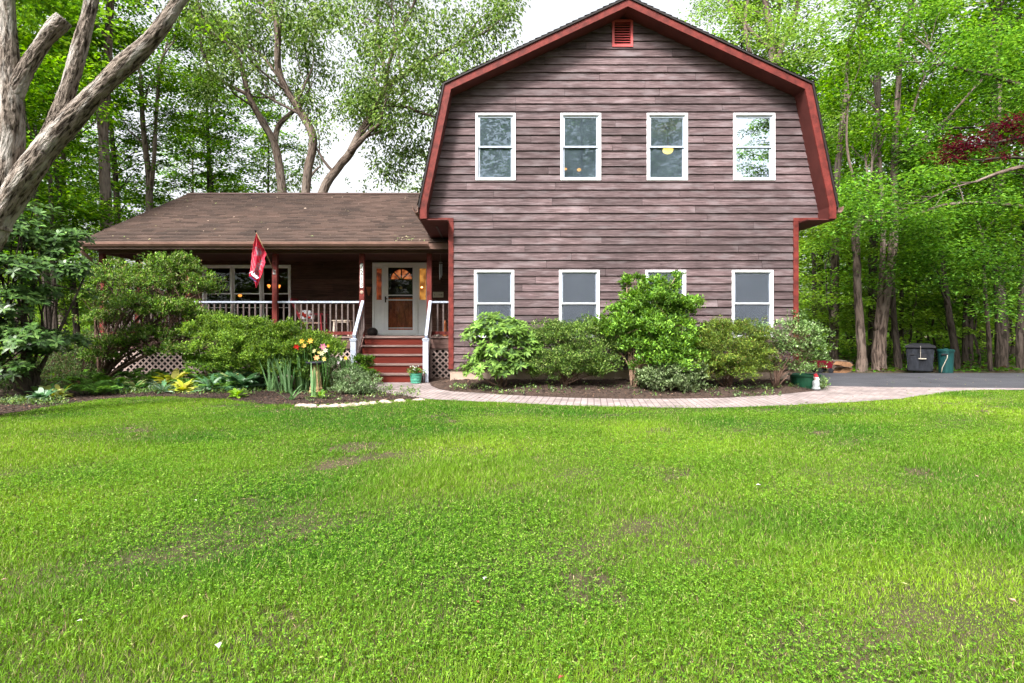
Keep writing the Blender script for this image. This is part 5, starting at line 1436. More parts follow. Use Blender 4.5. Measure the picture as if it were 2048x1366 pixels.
HG = [((.42, .46, .05), 3), ((.58, .55, .14), 3), ((.30, .38, .05), 2)]
HV = [((.10, .26, .06), 3), ((.45, .50, .22), 3), ((.16, .32, .08), 2)]
LW = [((.09, .20, .09), 4), ((.24, .33, .24), 2.2), ((.06, .14, .06), 3)]
RO = [(345, 775, 26, .26, .11, HG, 'golden hosta with broad yellow leaves'), (368, 785, 22, .20, .085, HG, 'smaller golden hosta nearer the lawn'), (270, 783, 26, .17, .065, HV, 'cream edged hosta in front of the azalea trunk'),
      (120, 797, 22, .17, .06, HG + HV, 'yellow streaked hosta near the left mulch edge'), (85, 805, 18, .18, .06, LW, 'pale low hosta at the left mulch edge'), (95, 795, 14, .2, .07, HV, 'green hosta behind the pale low one'),
      (240, 785, 22, .19, .03, LW, 'silvery spiky plant left of the cream edged hosta'), (325, 787, 24, .20, .03, LW, 'silvery spiky plant in front of the golden hosta'), (485, 782, 44, .30, .075, LW, 'large silver spotted lungwort clump'), (450, 780, 34, .27, .07, LW, 'lungwort clump left of the large one'), (505, 775, 34, .30, .08, LW, 'lungwort clump touching the iris leaves'), (420, 785, 26, .24, .05, LW, 'outer lungwort clump near the ferns'),
      (472, 796, 18, .12, .06, [((.28, .48, .04), 1)], 'small yellow green plant at the lawn edge under the lungwort'), (660, 775, 22, .22, .035, HG, 'yellow grassy plant right of the birdbath'), (640, 798, 14, .12, .035, GR['bright'], 'seedling in the mulch right of the iris fan'), (512, 735, 20, .26, .08, LW, 'spotted plant tall behind the iris'), (470, 742, 24, .30, .06, HV, 'leafy clump behind the ferns')]
for i, (px, py, n, L, W, pl, lab) in enumerate(RO):
    x, y = G(px, py)
    if py < 765: y = 11.9; x = (px - VPX) * y / F_PX
    n = int(n * 1.6); L *= 1.5; W *= 1.2
    rosette('hosta' if 'hosta' in lab else 'bedding_plant', lab, 'plant', (x, y, .01), n, L, W, pl, 80 + i, .9, 'low leafy plants of the left bed')
hc = rosette('coral_bells', 'small dark purple leaved plant beside the cream hosta', 'plant', (*G(298, 781), .01), 24, .13, .07, [((.07, .045, .06), 1)], 99, .7)
# weeds and low ground cover on the beds
r = np.random.default_rng(5)
cs = []
for px0, px1, y0, y1, n in ((905, 960, 770, 784, 40), (960, 1200, 772, 792, 40), (1250, 1560, 778, 795, 170), (960, 1250, 770, 792, 120), (1560, 1655, 765, 782, 150), (760, 840, 778, 795, 40), (600, 760, 795, 805, 16), (180, 520, 768, 790, 420), (500, 640, 765, 790, 60), (0, 130, 800, 812, 110), (1200, 1500, 775, 790, 30)):
    for _ in range(n):
        x, y = G(r.uniform(px0, px1), r.uniform(y0, y1)); cs.append((x, y, .03 + (.05 if y > 10.8 and x > -1 else 0)))
cs = np.array(cs)
gc = tufts_mesh('ground_cover', cs, np.tile([[0, 0, 1.]], (len(cs), 1)), 9, .05, .025, GR['azalea'] + GR['grey'], M['leaf'], None, r, 1.0, .03, .2)
tag(gc, 'scattered low weeds and creeping green leaves on the mulch', 'ground cover', kind='stuff')

# birdbath
bbx, bby = P(632, 785, 11.0)[0], 11.0
bb = empty('birdbath', (bbx, bby, 0), 0, 'birdbath with a dark shallow bowl on a tan tapering pedestal', 'birdbath')
M['tan'] = mat('tan cast stone', (.36, .25, .13), .85, var=.3, vscale=9, bump=.4, bscale=50)
MB().lathe([(.0, 0), (.145, 0), (.145, .03), (.125, .05), (.13, .09), (.115, .11), (.085, .38), (.055, .50), (.06, .53), (0, .53)], n=8).build('pedestal', M['tan'], bb)
MB().lathe([(0, .532), (.09, .535), (.19, .575), (.20, .60), (.185, .60), (.12, .57), (0, .56)], n=28).build('bowl', mat('dark slate bowl', (.045, .045, .065), .4, var=.3), bb, smooth=True)
# green flower pot by the stairs
x, y = P(832, 766, 12.75)[0], 12.75
fp = empty('flower_pot', (x, y, .012), 0, 'green ribbed flower pot at the foot of the right newel post', 'flower pot')
M['green_pot'] = mat('green glazed pot', (.07, .28, .20), .35, var=.15)
MB().lathe([(0, 0), (.105, 0), (.12, .02), (.115, .045), (.125, .06), (.13, .10), (.122, .115), (.135, .13), (.14, .18), (.132, .19), (.15, .20), (.155, .225), (.14, .225), (.13, .19), (0, .185)], n=24).build('pot', M['green_pot'], fp, smooth=False)
fx_ = empty('potted_flowers', (x, y, .21), 0, 'white and red flowers growing in the green ribbed pot', 'flowers')
r = np.random.default_rng(9)
cs = np.stack([r.normal(0, .07, 40), r.normal(0, .06, 40), r.uniform(0, .12, 40)], 1)
tufts_mesh('leaves', cs, cs + [0, 0, .1], 7, .06, .03, GR['azalea'], M['leaf'], fx_, r)
cs = np.stack([r.normal(-.03, .07, 14), r.normal(-.03, .05, 14), r.uniform(.08, .19, 14)], 1)
tufts_mesh('white_blooms', cs, np.tile([[0, -.6, .6]], (14, 1)), 6, .022, .018, [((.8, .8, .78), 1)], M['petal'], fx_, r, 1.0, .004)
cs = np.stack([r.normal(.07, .02, 5), r.normal(-.05, .02, 5), r.uniform(.05, .10, 5)], 1)
tufts_mesh('red_blooms', cs, np.tile([[0, -.6, .6]], (5, 1)), 8, .03, .024, [((.6, .02, .04), 1)], M['petal'], fx_, r, 1.0, .006)
MB().tube([(-.09, -.05, 0), (-.1, -.06, .1), (-.06, -.05, .17)], .004, 5).tube([(.1, -.05, 0), (.11, -.06, .08), (.07, -.05, .11)], .004, 5).build('stems', M['stem_green'], fx_)
# half barrel planter and garden figure at the right corner
x, y = P(1609, 765, 11.6)[0], 11.6
pt = empty('barrel_planter', (x, y, .03), 0, 'large dark green tub planter at the right house corner', 'planter')
MB().lathe([(0, 0), (.22, 0), (.25, .12), (.27, .24), (.30, .25), (.30, .275), (.265, .28), (.25, .22), (0, .21)], n=24).build('tub', mat('dark green plastic', (.02, .10, .055), .4, var=.2), pt, smooth=False)
x, y = P(1632, 765, 11.3)[0], 11.3
gf = empty('garden_figure', (x, y, .03), 0, 'small weathered garden figure in a red and white cap beside the green tub', 'garden ornament')
M['conc'] = mat('weathered concrete', (.38, .40, .42), .9, var=.3, vscale=20)
MB().lathe([(0, 0), (.075, 0), (.08, .03), (.06, .06), (.07, .10), (.06, .16), (.035, .19), (0, .19)], n=12).build('body', M['conc'], gf, smooth=True)
MB().ball((0, 0, .215), .04, .04, .042).build('head', mat('ornament face', (.62, .42, .38), .7), gf, smooth=True)
MB().lathe([(.045, .23), (.04, .27), (.02, .31), (0, .325)], n=12).ball((-.03, 0, .29), .016).build('cap', mat('ornament red', (.55, .04, .06), .6), gf, smooth=True)
MB().lathe([(.048, .222), (.052, .235), (.044, .245)], n=12).ball((.015, -.04, .20), .03, .02, .03).build('cap_trim', mat('ornament white', (.75, .7, .7), .7), gf, smooth=True)

# bins beyond the driveway
ZB = 16.1
def binx(px): return (px - VPX) * ZB / F_PX
big = empty('trash_bin', (binx(1840), ZB, 0), 0, 'large grey wheeled trash bin with a domed black lid at the edge of the driveway', 'trash bin')
M['bin_grey'] = mat('scuffed grey plastic', (.016, .018, .024), .55, var=.6, vscale=6, stretch=(2, 2, .8))
M['bin_black'] = mat('black lid plastic', (.018, .018, .022), .45)
w0, w1, h = .27, .32, .70
big.rotation_euler = (0, 0, R(-37))
b = MB(); b.add([(-w0, -.33, .04), (w0, -.33, .04), (w0, .33, .04), (-w0, .33, .04), (-w1, -.40, h), (w1, -.40, h), (w1, .40, h), (-w1, .40, h)], [(0, 3, 2, 1), (4, 5, 6, 7), (0, 1, 5, 4), (1, 2, 6, 5), (2, 3, 7, 6), (3, 0, 4, 7)])
b.build('body', M['bin_grey'], big, bevel=.03)
b = MB(); b.add([(-.345, -.44, h), (.345, -.44, h), (.345, .42, h), (-.345, .42, h), (-.345, -.44, h + .05), (.345, -.44, h + .05), (.345, .42, h + .05), (-.345, .42, h + .05), (-.2, -.3, h + .12), (.2, -.3, h + .12), (.2, .3, h + .12), (-.2, .3, h + .12)],
      [(0, 3, 2, 1), (0, 1, 5, 4), (1, 2, 6, 5), (2, 3, 7, 6), (3, 0, 4, 7), (4, 5, 9, 8), (5, 6, 10, 9), (6, 7, 11, 10), (7, 4, 8, 11), (8, 9, 10, 11)])
b.build('lid', M['bin_black'], big, bevel=.012)
MB().box(-.005, .14, -.405, -.375, .42, .52).box(-.22, -.12, -.40, -.37, .50, .535).build('handle_recess', M['bin_black'], big)
MB().box(-.03, .14, -.425, -.385, .395, .415).build('handle', mat('pale strap', (.5, .45, .38), .6), big)
MB().tube([(.01, -.43, .41), (.01, -.425, .6), (.012, -.44, .76)], .004, 5).build('rope', mat('rope', (.5, .45, .38), .8), big)
for sx in (-1, 1): MB().tube([(sx * .24, .30, .09), (sx * .30, .30, .09)], .09, 14).build('wheel', M['bin_black'], big)
sm_ = empty('trash_bin', (binx(1886), ZB - .1, 0), 0, 'smaller dark green round trash can with a cord hanging from its handle', 'trash bin')
M['bin_green'] = mat('green plastic', (.008, .045, .045), .5, var=.35, vscale=5, stretch=(2, 2, .6))
sm_.rotation_euler = (0, 0, R(-38)); MB().lathe([(0, 0), (.165, 0), (.185, .56), (.195, .57), (.195, .60), (.18, .60)], n=24).build('body', M['bin_green'], sm_, smooth=False)
MB().lathe([(.205, .595), (.205, .635), (.17, .655), (.06, .665), (.05, .68), (0, .685)], n=24).build('lid', M['bin_green'], sm_, smooth=False)
MB().box(-.10, .05, -.215, -.175, .50, .54).build('handle', M['bin_black'], sm_)
MB().tube([(.03, -.215, .50), (.03, -.21, .44), (-.02, -.20, .30), (-.08, -.20, .15), (-.10, -.21, .01)], .009, 6).build('cord', mat('pale cord', (.45, .40, .32), .8), sm_, smooth=True)
# small shed / post bits far right, firewood, red toy wagon
M['log_bark'] = mat('log bark', (.10, .075, .06), .95, var=.4, vscale=12, bump=.6)
M['log_end'] = mat('cut log face', (.20, .105, .055), .85, var=.35, vscale=7)
M['log_grey'] = mat('weathered log face', (.14, .11, .09), .9, var=.3, vscale=7)
LG = [(1668, 738, .17, .38, 'M', 'leftmost upright firewood log by the driveway'), (1683, 736, .20, .40, 'M', 'tall grey firewood log second from the left'), (1702, 739, .15, .34, 'M', 'rightmost upright firewood log')]
for i, (px, py, rd, h_, _, lab) in enumerate(LG):
    x = (px - VPX) * 16.4 / F_PX
    o = empty('firewood_log', (x, 16.4 + .1 * i, -.03), random.uniform(0, 6), lab, 'log', 'firewood logs beside the driveway')
    MB().tube([(0, 0, 0), (.01, 0, h_ * .5), (0, 0, h_ * .85)], [rd, rd * .93, rd], 12, jit=.06).build('bark', M['log_bark'], o)
    MB().lathe([(0, h_ * .85 + .006), (rd * .9, h_ * .85 + .004), (0, h_ * .85 + .01)], n=12).build('cut_face', M['log_grey'], o)
for i, (px, z, lab) in enumerate(((1686, .24, 'split orange firewood piece lying on top of the others'), (1690, .07, 'split orange firewood piece lying at the front'))):
    x = (px - VPX) * 16.0 / F_PX
    mb = MB(); mb.prism([(-.21, -.05), (-.08, -.075), (.12, -.06), (.22, .01), (.08, .07), (-.12, .06)], -.13, .13)
    o = mb.build('firewood_log', [M['log_end']], None, loc=(x, 16.0 + .1 * i, z)); o.rotation_euler = (0, .15 - .3 * i, .2)
    tag(o, lab, 'log', 'firewood logs beside the driveway')
x = (1645 - VPX) * 15.9 / F_PX
wg = empty('toy_wagon', (x, 15.9, 0), 0, 'dark red metal cart parked at the far side of the driveway by the firewood', 'cart')
M['cart_red'] = mat('cart red', (.12, .006, .015), .5, var=.2)
MB().add([(-.30, -.2, .20), (.24, -.2, .16), (.24, .2, .16), (-.30, .2, .20), (-.36, -.25, .42), (.28, -.25, .42), (.28, .25, .42), (-.36, .25, .42)], [(0, 3, 2, 1), (0, 1, 5, 4), (1, 2, 6, 5), (2, 3, 7, 6), (3, 0, 4, 7)]).build('tray', M['cart_red'], wg)
for sx in (-.22, .18):
    for sy in (-.23, .23): MB().tube([(sx, sy - .02, .09), (sx, sy + .02, .09)], .09, 14).build('wheel', M['bin_black'], wg)
MB().box(-.22, .18, -.2, .2, .085, .10).bar((-.1, 0, .1), (-.1, 0, .2), .05, .05, up=(0, 1, 0)).bar((.12, 0, .1), (.12, 0, .17), .05, .05, up=(0, 1, 0)).build('axle', M['black'], wg)

wg.scale = (.72, .72, .8)
# ================================================================ trees
from mathutils import noise as mnoise
def set_bark(o, pts, n, rs):
    """straightened coordinates along a limb so that the bark runs with it"""
    me = o.data
    if len(me.vertices) != len(pts) * n: return
    L = 0; buf = []
    for i, p in enumerate(pts):
        if i: L += (Vector(p) - Vector(pts[i - 1])).length
        for k in range(n):
            a = 2 * math.pi * k / n; buf += [math.cos(a) * rs[i], math.sin(a) * rs[i], L]
    me.attributes.new('bark', 'FLOAT_VECTOR', 'POINT').data.foreach_set('vector', buf)
def ramify(mb, p, d, L, r, depth, rr, anchors, up=.12, n=5, wob=.16, spread=.75, kids=(2, 3)):
    """a branch that wanders and forks; tips are collected in anchors"""
    pts = [p.copy()]; q = p.copy(); dd = d.normalized(); seg = 5
    for i in range(seg):
        dd = (dd + Vector((rr.uniform(-1, 1), rr.uniform(-1, 1), rr.uniform(-.7, .9))) * wob + Vector((0, 0, up * .3))).normalized()
        q = q + dd * (L / seg); pts.append(q.copy())
    rs = [r * (1 - .45 * i / seg) for i in range(seg + 1)]
    mb.tube(pts, rs, max(4, n), cap=False)
    if depth <= 0:
        anchors.append((q, dd)); anchors.append((pts[3], dd)); return
    for k in range(rr.choice(kids)):
        a = Vector((rr.uniform(-1, 1), rr.uniform(-1, 1), rr.uniform(-.5, .8))).normalized()
        j = rr.choice((3, 4, 5))
        ramify(mb, pts[j], (dd + a * spread).normalized(), L * rr.uniform(.55, .8), rs[j] * .62, depth - 1, rr, anchors, up, n - 1, wob, spread, kids)
def sprays_np(r, centers, dirs, n, rad, flat, L, W, palette, hang=.1, tonevar=.2):
    """n leaves in a flattened cloud round every centre"""
    C0 = np.repeat(np.asarray(centers, float), n, axis=0); m_ = len(C0)
    a = r.uniform(0, 6.28, m_); q = rad * np.sqrt(r.random(m_))
    Pp = C0 + np.stack([np.cos(a) * q, np.sin(a) * q, r.normal(0, flat, m_) - .18 * q * q / max(rad, .01)], 1)
    b = a + r.normal(0, .9, m_)
    D = np.stack([np.cos(b), np.sin(b), r.normal(-hang, .3, m_)], 1)
    N = np.stack([r.normal(0, .35, m_), r.normal(0, .35, m_), np.ones(m_)], 1)
    V = leaves_np(Pp, D, N, L * r.uniform(.6, 1.25, m_), W * r.uniform(.7, 1.2, m_), .08, .15)
    t = np.repeat(np.clip(1 + r.normal(0, tonevar, len(centers)), .55, 1.6), n)
    c = np.clip(pal(r, m_, palette, .14) * t[:, None], 0, 1)
    return V, np.repeat(c, 4, axis=0)
PT = {'maple': [((.062, .165, .014), 5), ((.115, .25, .022), 4), ((.028, .085, .010), 3.5), ((.22, .36, .05), 1.2)],
      'oak': [((.105, .185, .038), 5), ((.17, .27, .065), 4), ((.05, .095, .018), 3), ((.30, .38, .16), 1.4)],
      'deep': [((.055, .15, .014), 5), ((.095, .22, .022), 4), ((.028, .08, .010), 3)],
      'magnolia': [((.05, .11, .025), 5), ((.08, .16, .035), 4), ((.03, .065, .018), 3), ((.13, .22, .06), 1)],
      'red': [((.055, .006, .009), 5), ((.10, .011, .016), 3), ((.03, .006, .007), 3)]}

def proto_tree(seed, H, z_low, R_, palette, nspray=150, nleaf=120, leaf=.13, bark='bark_dark', tr=.16, srad=.75, lean=0.0, label=None):
    rr = random.Random(seed); r = np.random.default_rng(seed)
    root = empty('tree', (0, 0, 0), 0, label or 'forest tree', 'tree')
    tm = MB(); pts = []; x = y = 0.0; n = 12
    for i in range(n + 1):
        z = -.1 + H * .92 * i / n
        pts.append(Vector((x, y, z))); x += rr.uniform(-.12, .12) + lean * H / n; y += rr.uniform(-.12, .12)
    rs = [tr * (1.35 if i == 0 else 1.0) * (1 - .82 * (i / n) ** 1.1) for i in range(n + 1)]
    tm.tube(pts, rs, 9, cap=False, jit=.04)
    cs = []; lm = MB()
    for k in range(nspray):
        f = rr.random() ** .85; z = z_low + (H - z_low) * f
        j = min(n - 1, int(max(0, (z - .8)) / (H * .92) * n)); c0 = pts[j]
        prof = (.45 + 1.1 * f) if f < .45 else (1.0 * (1 - (f - .45) / .62) ** .6 if f < 1 else .1)
        a = rr.uniform(0, 6.28); rad = R_ * prof * rr.uniform(.25, 1.0)
        q = Vector((c0.x + math.cos(a) * rad, c0.y + math.sin(a) * rad, z + rr.uniform(-.2, .3)))
        cs.append(tuple(q))
        if k % 3 == 0:
            s = Vector((c0.x, c0.y, max(z_low * .6, q.z - rad * .45)))
            mid = s.lerp(q, .5) + Vector((rr.uniform(-.2, .2), rr.uniform(-.2, .2), rr.uniform(.0, .25)))
            lm.tube([s, mid, q], [tr * .26 * (1 - .5 * f), tr * .16 * (1 - .5 * f), .008], 5, cap=False)
    set_bark(tm.build('trunk', M[bark], root, smooth=True), pts, 9, rs)
    lm.build('branches', M[bark + '_b'], root, smooth=True)
    V, C_ = sprays_np(r, cs, None, nleaf, srad, .07, leaf, leaf * .62, palette, tonevar=.34)
    np_mesh('crown', V, 4, M['leaf_tree'], root, C_)
    return root
def copy_thing(o, loc, rz, sc, label, group=None):
    c = o.copy(); col.objects.link(c); c.location = loc; c.rotation_euler = (0, 0, rz); c.scale = sc if hasattr(sc, '__len__') else (sc, sc, sc)
    c['label'] = label
    if group: c['group'] = group
    for ch in o.children:
        d = ch.copy(); col.objects.link(d); d.parent = c
    return c

protos = [proto_tree(101, 17, 4.6, 3.4, PT['maple'], 112, 84, .19, 'bark_dark', .17),
          proto_tree(102, 19, 6.0, 3.6, PT['maple'], 112, 84, .20, 'bark', .20),
          proto_tree(103, 15, 4.0, 3.2, PT['deep'], 112, 84, .18, 'bark_dark', .13),
          proto_tree(104, 9, .8, 2.6, PT['maple'], 74, 74, .16, 'bark_dark', .07, .7),
          proto_tree(105, 5.5, .5, 2.0, [((.15, .28, .035), 5), ((.22, .36, .05), 4), ((.07, .15, .02), 2)], 46, 80, .14, 'bark_dark', .045, .6),  # leaf colours lightened to make up for light the canopy blocks
          proto_tree(106, 18, 5.5, 3.8, PT['oak'], 112, 84, .17, 'bark', .21)]
used = [False] * len(protos)
def put(pi, x, y, label, group, sc=None, rz=None):
    sc = sc or random.uniform(.88, 1.15); rz = random.uniform(0, 6.28) if rz is None else rz
    if not used[pi]:
        used[pi] = True; o = protos[pi]; o.location = (x, y, -.05); o.rotation_euler = (0, 0, rz); o.scale = (sc,) * 3; o['label'] = label
        if group: o['group'] = group
        return o
    return copy_thing(protos[pi], (x, y, -.05), rz, sc, label, group)
random.seed(77)
def X(px, Z): return (px - VPX) * Z / F_PX
# (photo column, depth, prototype)
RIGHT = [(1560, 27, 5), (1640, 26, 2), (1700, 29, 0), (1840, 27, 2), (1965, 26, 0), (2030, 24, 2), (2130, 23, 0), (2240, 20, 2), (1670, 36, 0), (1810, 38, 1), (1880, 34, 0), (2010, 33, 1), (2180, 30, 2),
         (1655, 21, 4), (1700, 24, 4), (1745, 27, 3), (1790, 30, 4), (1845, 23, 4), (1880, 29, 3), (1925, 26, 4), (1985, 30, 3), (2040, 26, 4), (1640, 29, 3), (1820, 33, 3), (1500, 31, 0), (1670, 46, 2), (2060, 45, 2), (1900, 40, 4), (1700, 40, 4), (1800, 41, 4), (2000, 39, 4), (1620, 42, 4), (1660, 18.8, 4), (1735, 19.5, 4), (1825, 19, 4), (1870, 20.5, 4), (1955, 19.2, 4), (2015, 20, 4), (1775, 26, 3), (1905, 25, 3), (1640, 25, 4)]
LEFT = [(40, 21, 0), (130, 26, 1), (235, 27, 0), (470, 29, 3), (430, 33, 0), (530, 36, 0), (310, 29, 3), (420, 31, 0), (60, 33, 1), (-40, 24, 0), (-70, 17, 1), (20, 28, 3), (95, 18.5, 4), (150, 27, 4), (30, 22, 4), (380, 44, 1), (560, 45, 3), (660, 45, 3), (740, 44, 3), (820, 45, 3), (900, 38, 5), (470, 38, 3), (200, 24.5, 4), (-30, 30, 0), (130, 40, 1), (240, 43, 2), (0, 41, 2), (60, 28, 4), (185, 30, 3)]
gR, gL, gB = 'trees in the wood behind the driveway', 'trees in the wood left of the house', 'trees behind the photographer across the lawn'
kind = {0: 'tall layered bright forest maple', 1: 'tall straight forest tree with a high crown', 2: 'dense deep green forest tree', 3: 'slim young maple', 4: 'low leafy sapling', 5: 'grey green oak with a high crown'}
def where(px, Z):
    t = [(-1, 'beyond the left edge'), (60, 'behind the magnolia'), (120, 'right of the magnolia'), (190, 'left of the porch roof corner'), (260, 'over the left roof corner'), (340, 'over the left slope of the porch roof'), (440, 'left of the spreading oak'), (560, 'behind the leftmost oak stem'), (680, 'between the oak stems'), (800, 'right of the oak stems'), (1000, 'behind the left side of the gable'),
         (1480, 'hidden behind the gable roof'), (1600, 'above the right roof slope'), (1660, 'next to the right house wall'), (1730, 'behind the slim crooked trunk'), (1790, 'behind the double trunk'), (1860, 'behind the grey trash bin'), (1920, 'behind the green trash can'), (1990, 'behind the slim pale trunk'), (2048, 'under the crimson maple branches'), (9999, 'beyond the right edge')]
    w = next(b for a, b in t if px <= a)
    return (', near ones ' if Z < 25 else ', mid ' if Z < 35 else ', far ones ') + w
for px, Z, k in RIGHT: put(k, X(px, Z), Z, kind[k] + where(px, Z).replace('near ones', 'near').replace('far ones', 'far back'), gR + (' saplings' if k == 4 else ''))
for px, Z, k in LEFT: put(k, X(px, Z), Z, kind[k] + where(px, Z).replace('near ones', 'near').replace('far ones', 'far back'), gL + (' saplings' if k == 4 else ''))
for x, y, k in ((-16, -14, 0), (-9, -19, 2), (-3, -17, 0), (4, -20, 1), (9, -16, 2), (21, -19, 0), (27, -12, 2), (-22, -6, 1), (-14, -24, 1), (6, -27, 2), (30, -24, 1), (-19, 3, 2), (1, -13, 3), (12, -22, 0), (7, -19, 5), (-6, -13, 4), (14, -15, 4), (-12, -17, 5), (33, -15, 0)):
    put(k, x, y, kind[k] + ' standing out of view behind the photographer', gB)  # unseen trees, added and spaced for the window reflections
for px, Z in ((X, 0),): pass
for x, y, k in ((-17, 12, 2), (-15.5, 15.5, 0), (20, 22, 1), (24, 16, 0)): put(k, x, y, kind[k] + (' at the far left of the lawn' if x < 0 else ' at the far right of the driveway'), gL if x < 0 else gR)

# trees one can tell apart by their trunks: polyline of photo pixels (px, py, radius in photo pixels) at depth Z
def trunk_tree(label, Z, polys, bark='bark', crown=None, name='tree', ramf=None, leaf=None, palette=None, seed=1, group=None, nleaf=60, srad=.6, zspread=.0, extra=None, up=.12, ext=True, flat=.14, depthL=2, hang=.1):
    rr = random.Random(seed); r = np.random.default_rng(seed)
    b = polys[0][0]; s = Z / F_PX
    root = empty(name, (X(b[0], Z), Z, -.05), 0, label, 'tree', group)
    B = Vector((X(b[0], Z), Z, -.05)); anchors = []
    def conv(q, i, n_, zs): 
        p = Vector(P(q[0], q[1], Z)); p.y += zs * i / max(1, n_ - 1); return p - B
    for pi, poly in enumerate(polys):
        mb = MB(); zs = rr.uniform(-zspread, zspread) if pi else 0
        pts = [conv(q, i, len(poly), zs) for i, q in enumerate(poly)]; rs = [q[2] * s for q in poly]
        # smooth by subdividing
        P2, R2 = [], []
        for i in range(len(pts) - 1):
            sub_ = 18 if bark == 'bark_pale' else 4
            for j in range(sub_):
                t = j / sub_; a = pts[max(i - 1, 0)]; b_ = pts[i]; c = pts[i + 1]; d = pts[min(i + 2, len(pts) - 1)]
                P2.append(.5 * ((2 * b_) + (c - a) * t + (2 * a - 5 * b_ + 4 * c - d) * t * t + (3 * b_ - a - 3 * c + d) * t ** 3)); R2.append((rs[i] * (1 - t) + rs[i + 1] * t) * (rr.uniform(.94, 1.06) if bark != 'bark_pale' else rr.uniform(.992, 1.008)))
        P2.append(pts[-1]); R2.append(rs[-1])
        nn_ = 56 if bark == 'bark_pale' else 12
        mb.tube(P2, R2, nn_, jit=.004 if bark == 'bark_pale' else .05)
        if bark == 'bark_pale':      # furrowed plates and swellings as real relief
            L_ = 0
            for i in range(len(P2)):
                if i: L_ += (P2[i] - P2[i - 1]).length
                for k_ in range(nn_):
                    a_ = 2 * math.pi * k_ / nn_; R_ = R2[i]
                    q_ = Vector((math.cos(a_) * R_, math.sin(a_) * R_, 0)); 
                    v1 = mnoise.noise(Vector((q_.x * 26, q_.y * 26, L_ * 7 + pi * 9))); v2 = mnoise.noise(Vector((q_.x * 5, q_.y * 5, L_ * 2.2 + pi * 5)))
                    v3 = mnoise.noise(Vector((q_.x * 60, q_.y * 60, L_ * 22)))
                    off_ = -.020 * max(0, .35 - abs(v1) * 2.2) + .035 * v2 * R_ / .2 + .006 * v3
                    j_ = i * nn_ + k_; c_ = P2[i]; d_ = (Vector(mb.v[j_]) - c_); mb.v[j_] = tuple(c_ + d_ * (1 + off_ / max(R_, .03)))
        set_bark(mb.build('trunk' if pi == 0 else 'limb', M[bark], root, smooth=True), P2, nn_, R2)
        if ramf:
            bm_ = MB()
            for i in range(len(P2) // 2 if pi == 0 else 3, len(P2), 2):
                if rr.random() < ramf[0]:
                    d = Vector((rr.uniform(-1, 1), rr.uniform(-1, 1), rr.uniform(.0, .9)))
                    ramify(bm_, P2[i], d, ramf[1] * rr.uniform(.6, 1.2), R2[i] * .42, depthL, rr, anchors, up)
            d = (P2[-1] - P2[-3]).normalized()
            for _ in range(2 if ext else 0): ramify(bm_, P2[-1], (d + Vector((rr.uniform(-.6, .6), rr.uniform(-.6, .6), .2))), ramf[1], R2[-1] * .7, depthL, rr, anchors, up)
            if bm_.v: bm_.build('branches', M[bark + '_b'], root, smooth=True)
    cs = [tuple(a[0]) for a in anchors]
    if extra:
        for (px, py, dz, w, h, n) in extra:
            c = Vector(P(px, py, Z + dz)) - B; k = (Z + dz) / F_PX
            for _ in range(n): cs.append((c.x + rr.gauss(0, .5) * w * k, c.y + rr.gauss(0, .5) * w * k * .7, c.z + rr.gauss(0, .5) * h * k))
    if cs:
        V, C_ = sprays_np(r, cs, None, nleaf, srad, flat, leaf, leaf * .5, palette, hang)
        np_mesh('crown', V, 4, M['leaf_tree'], root, C_)
    return root
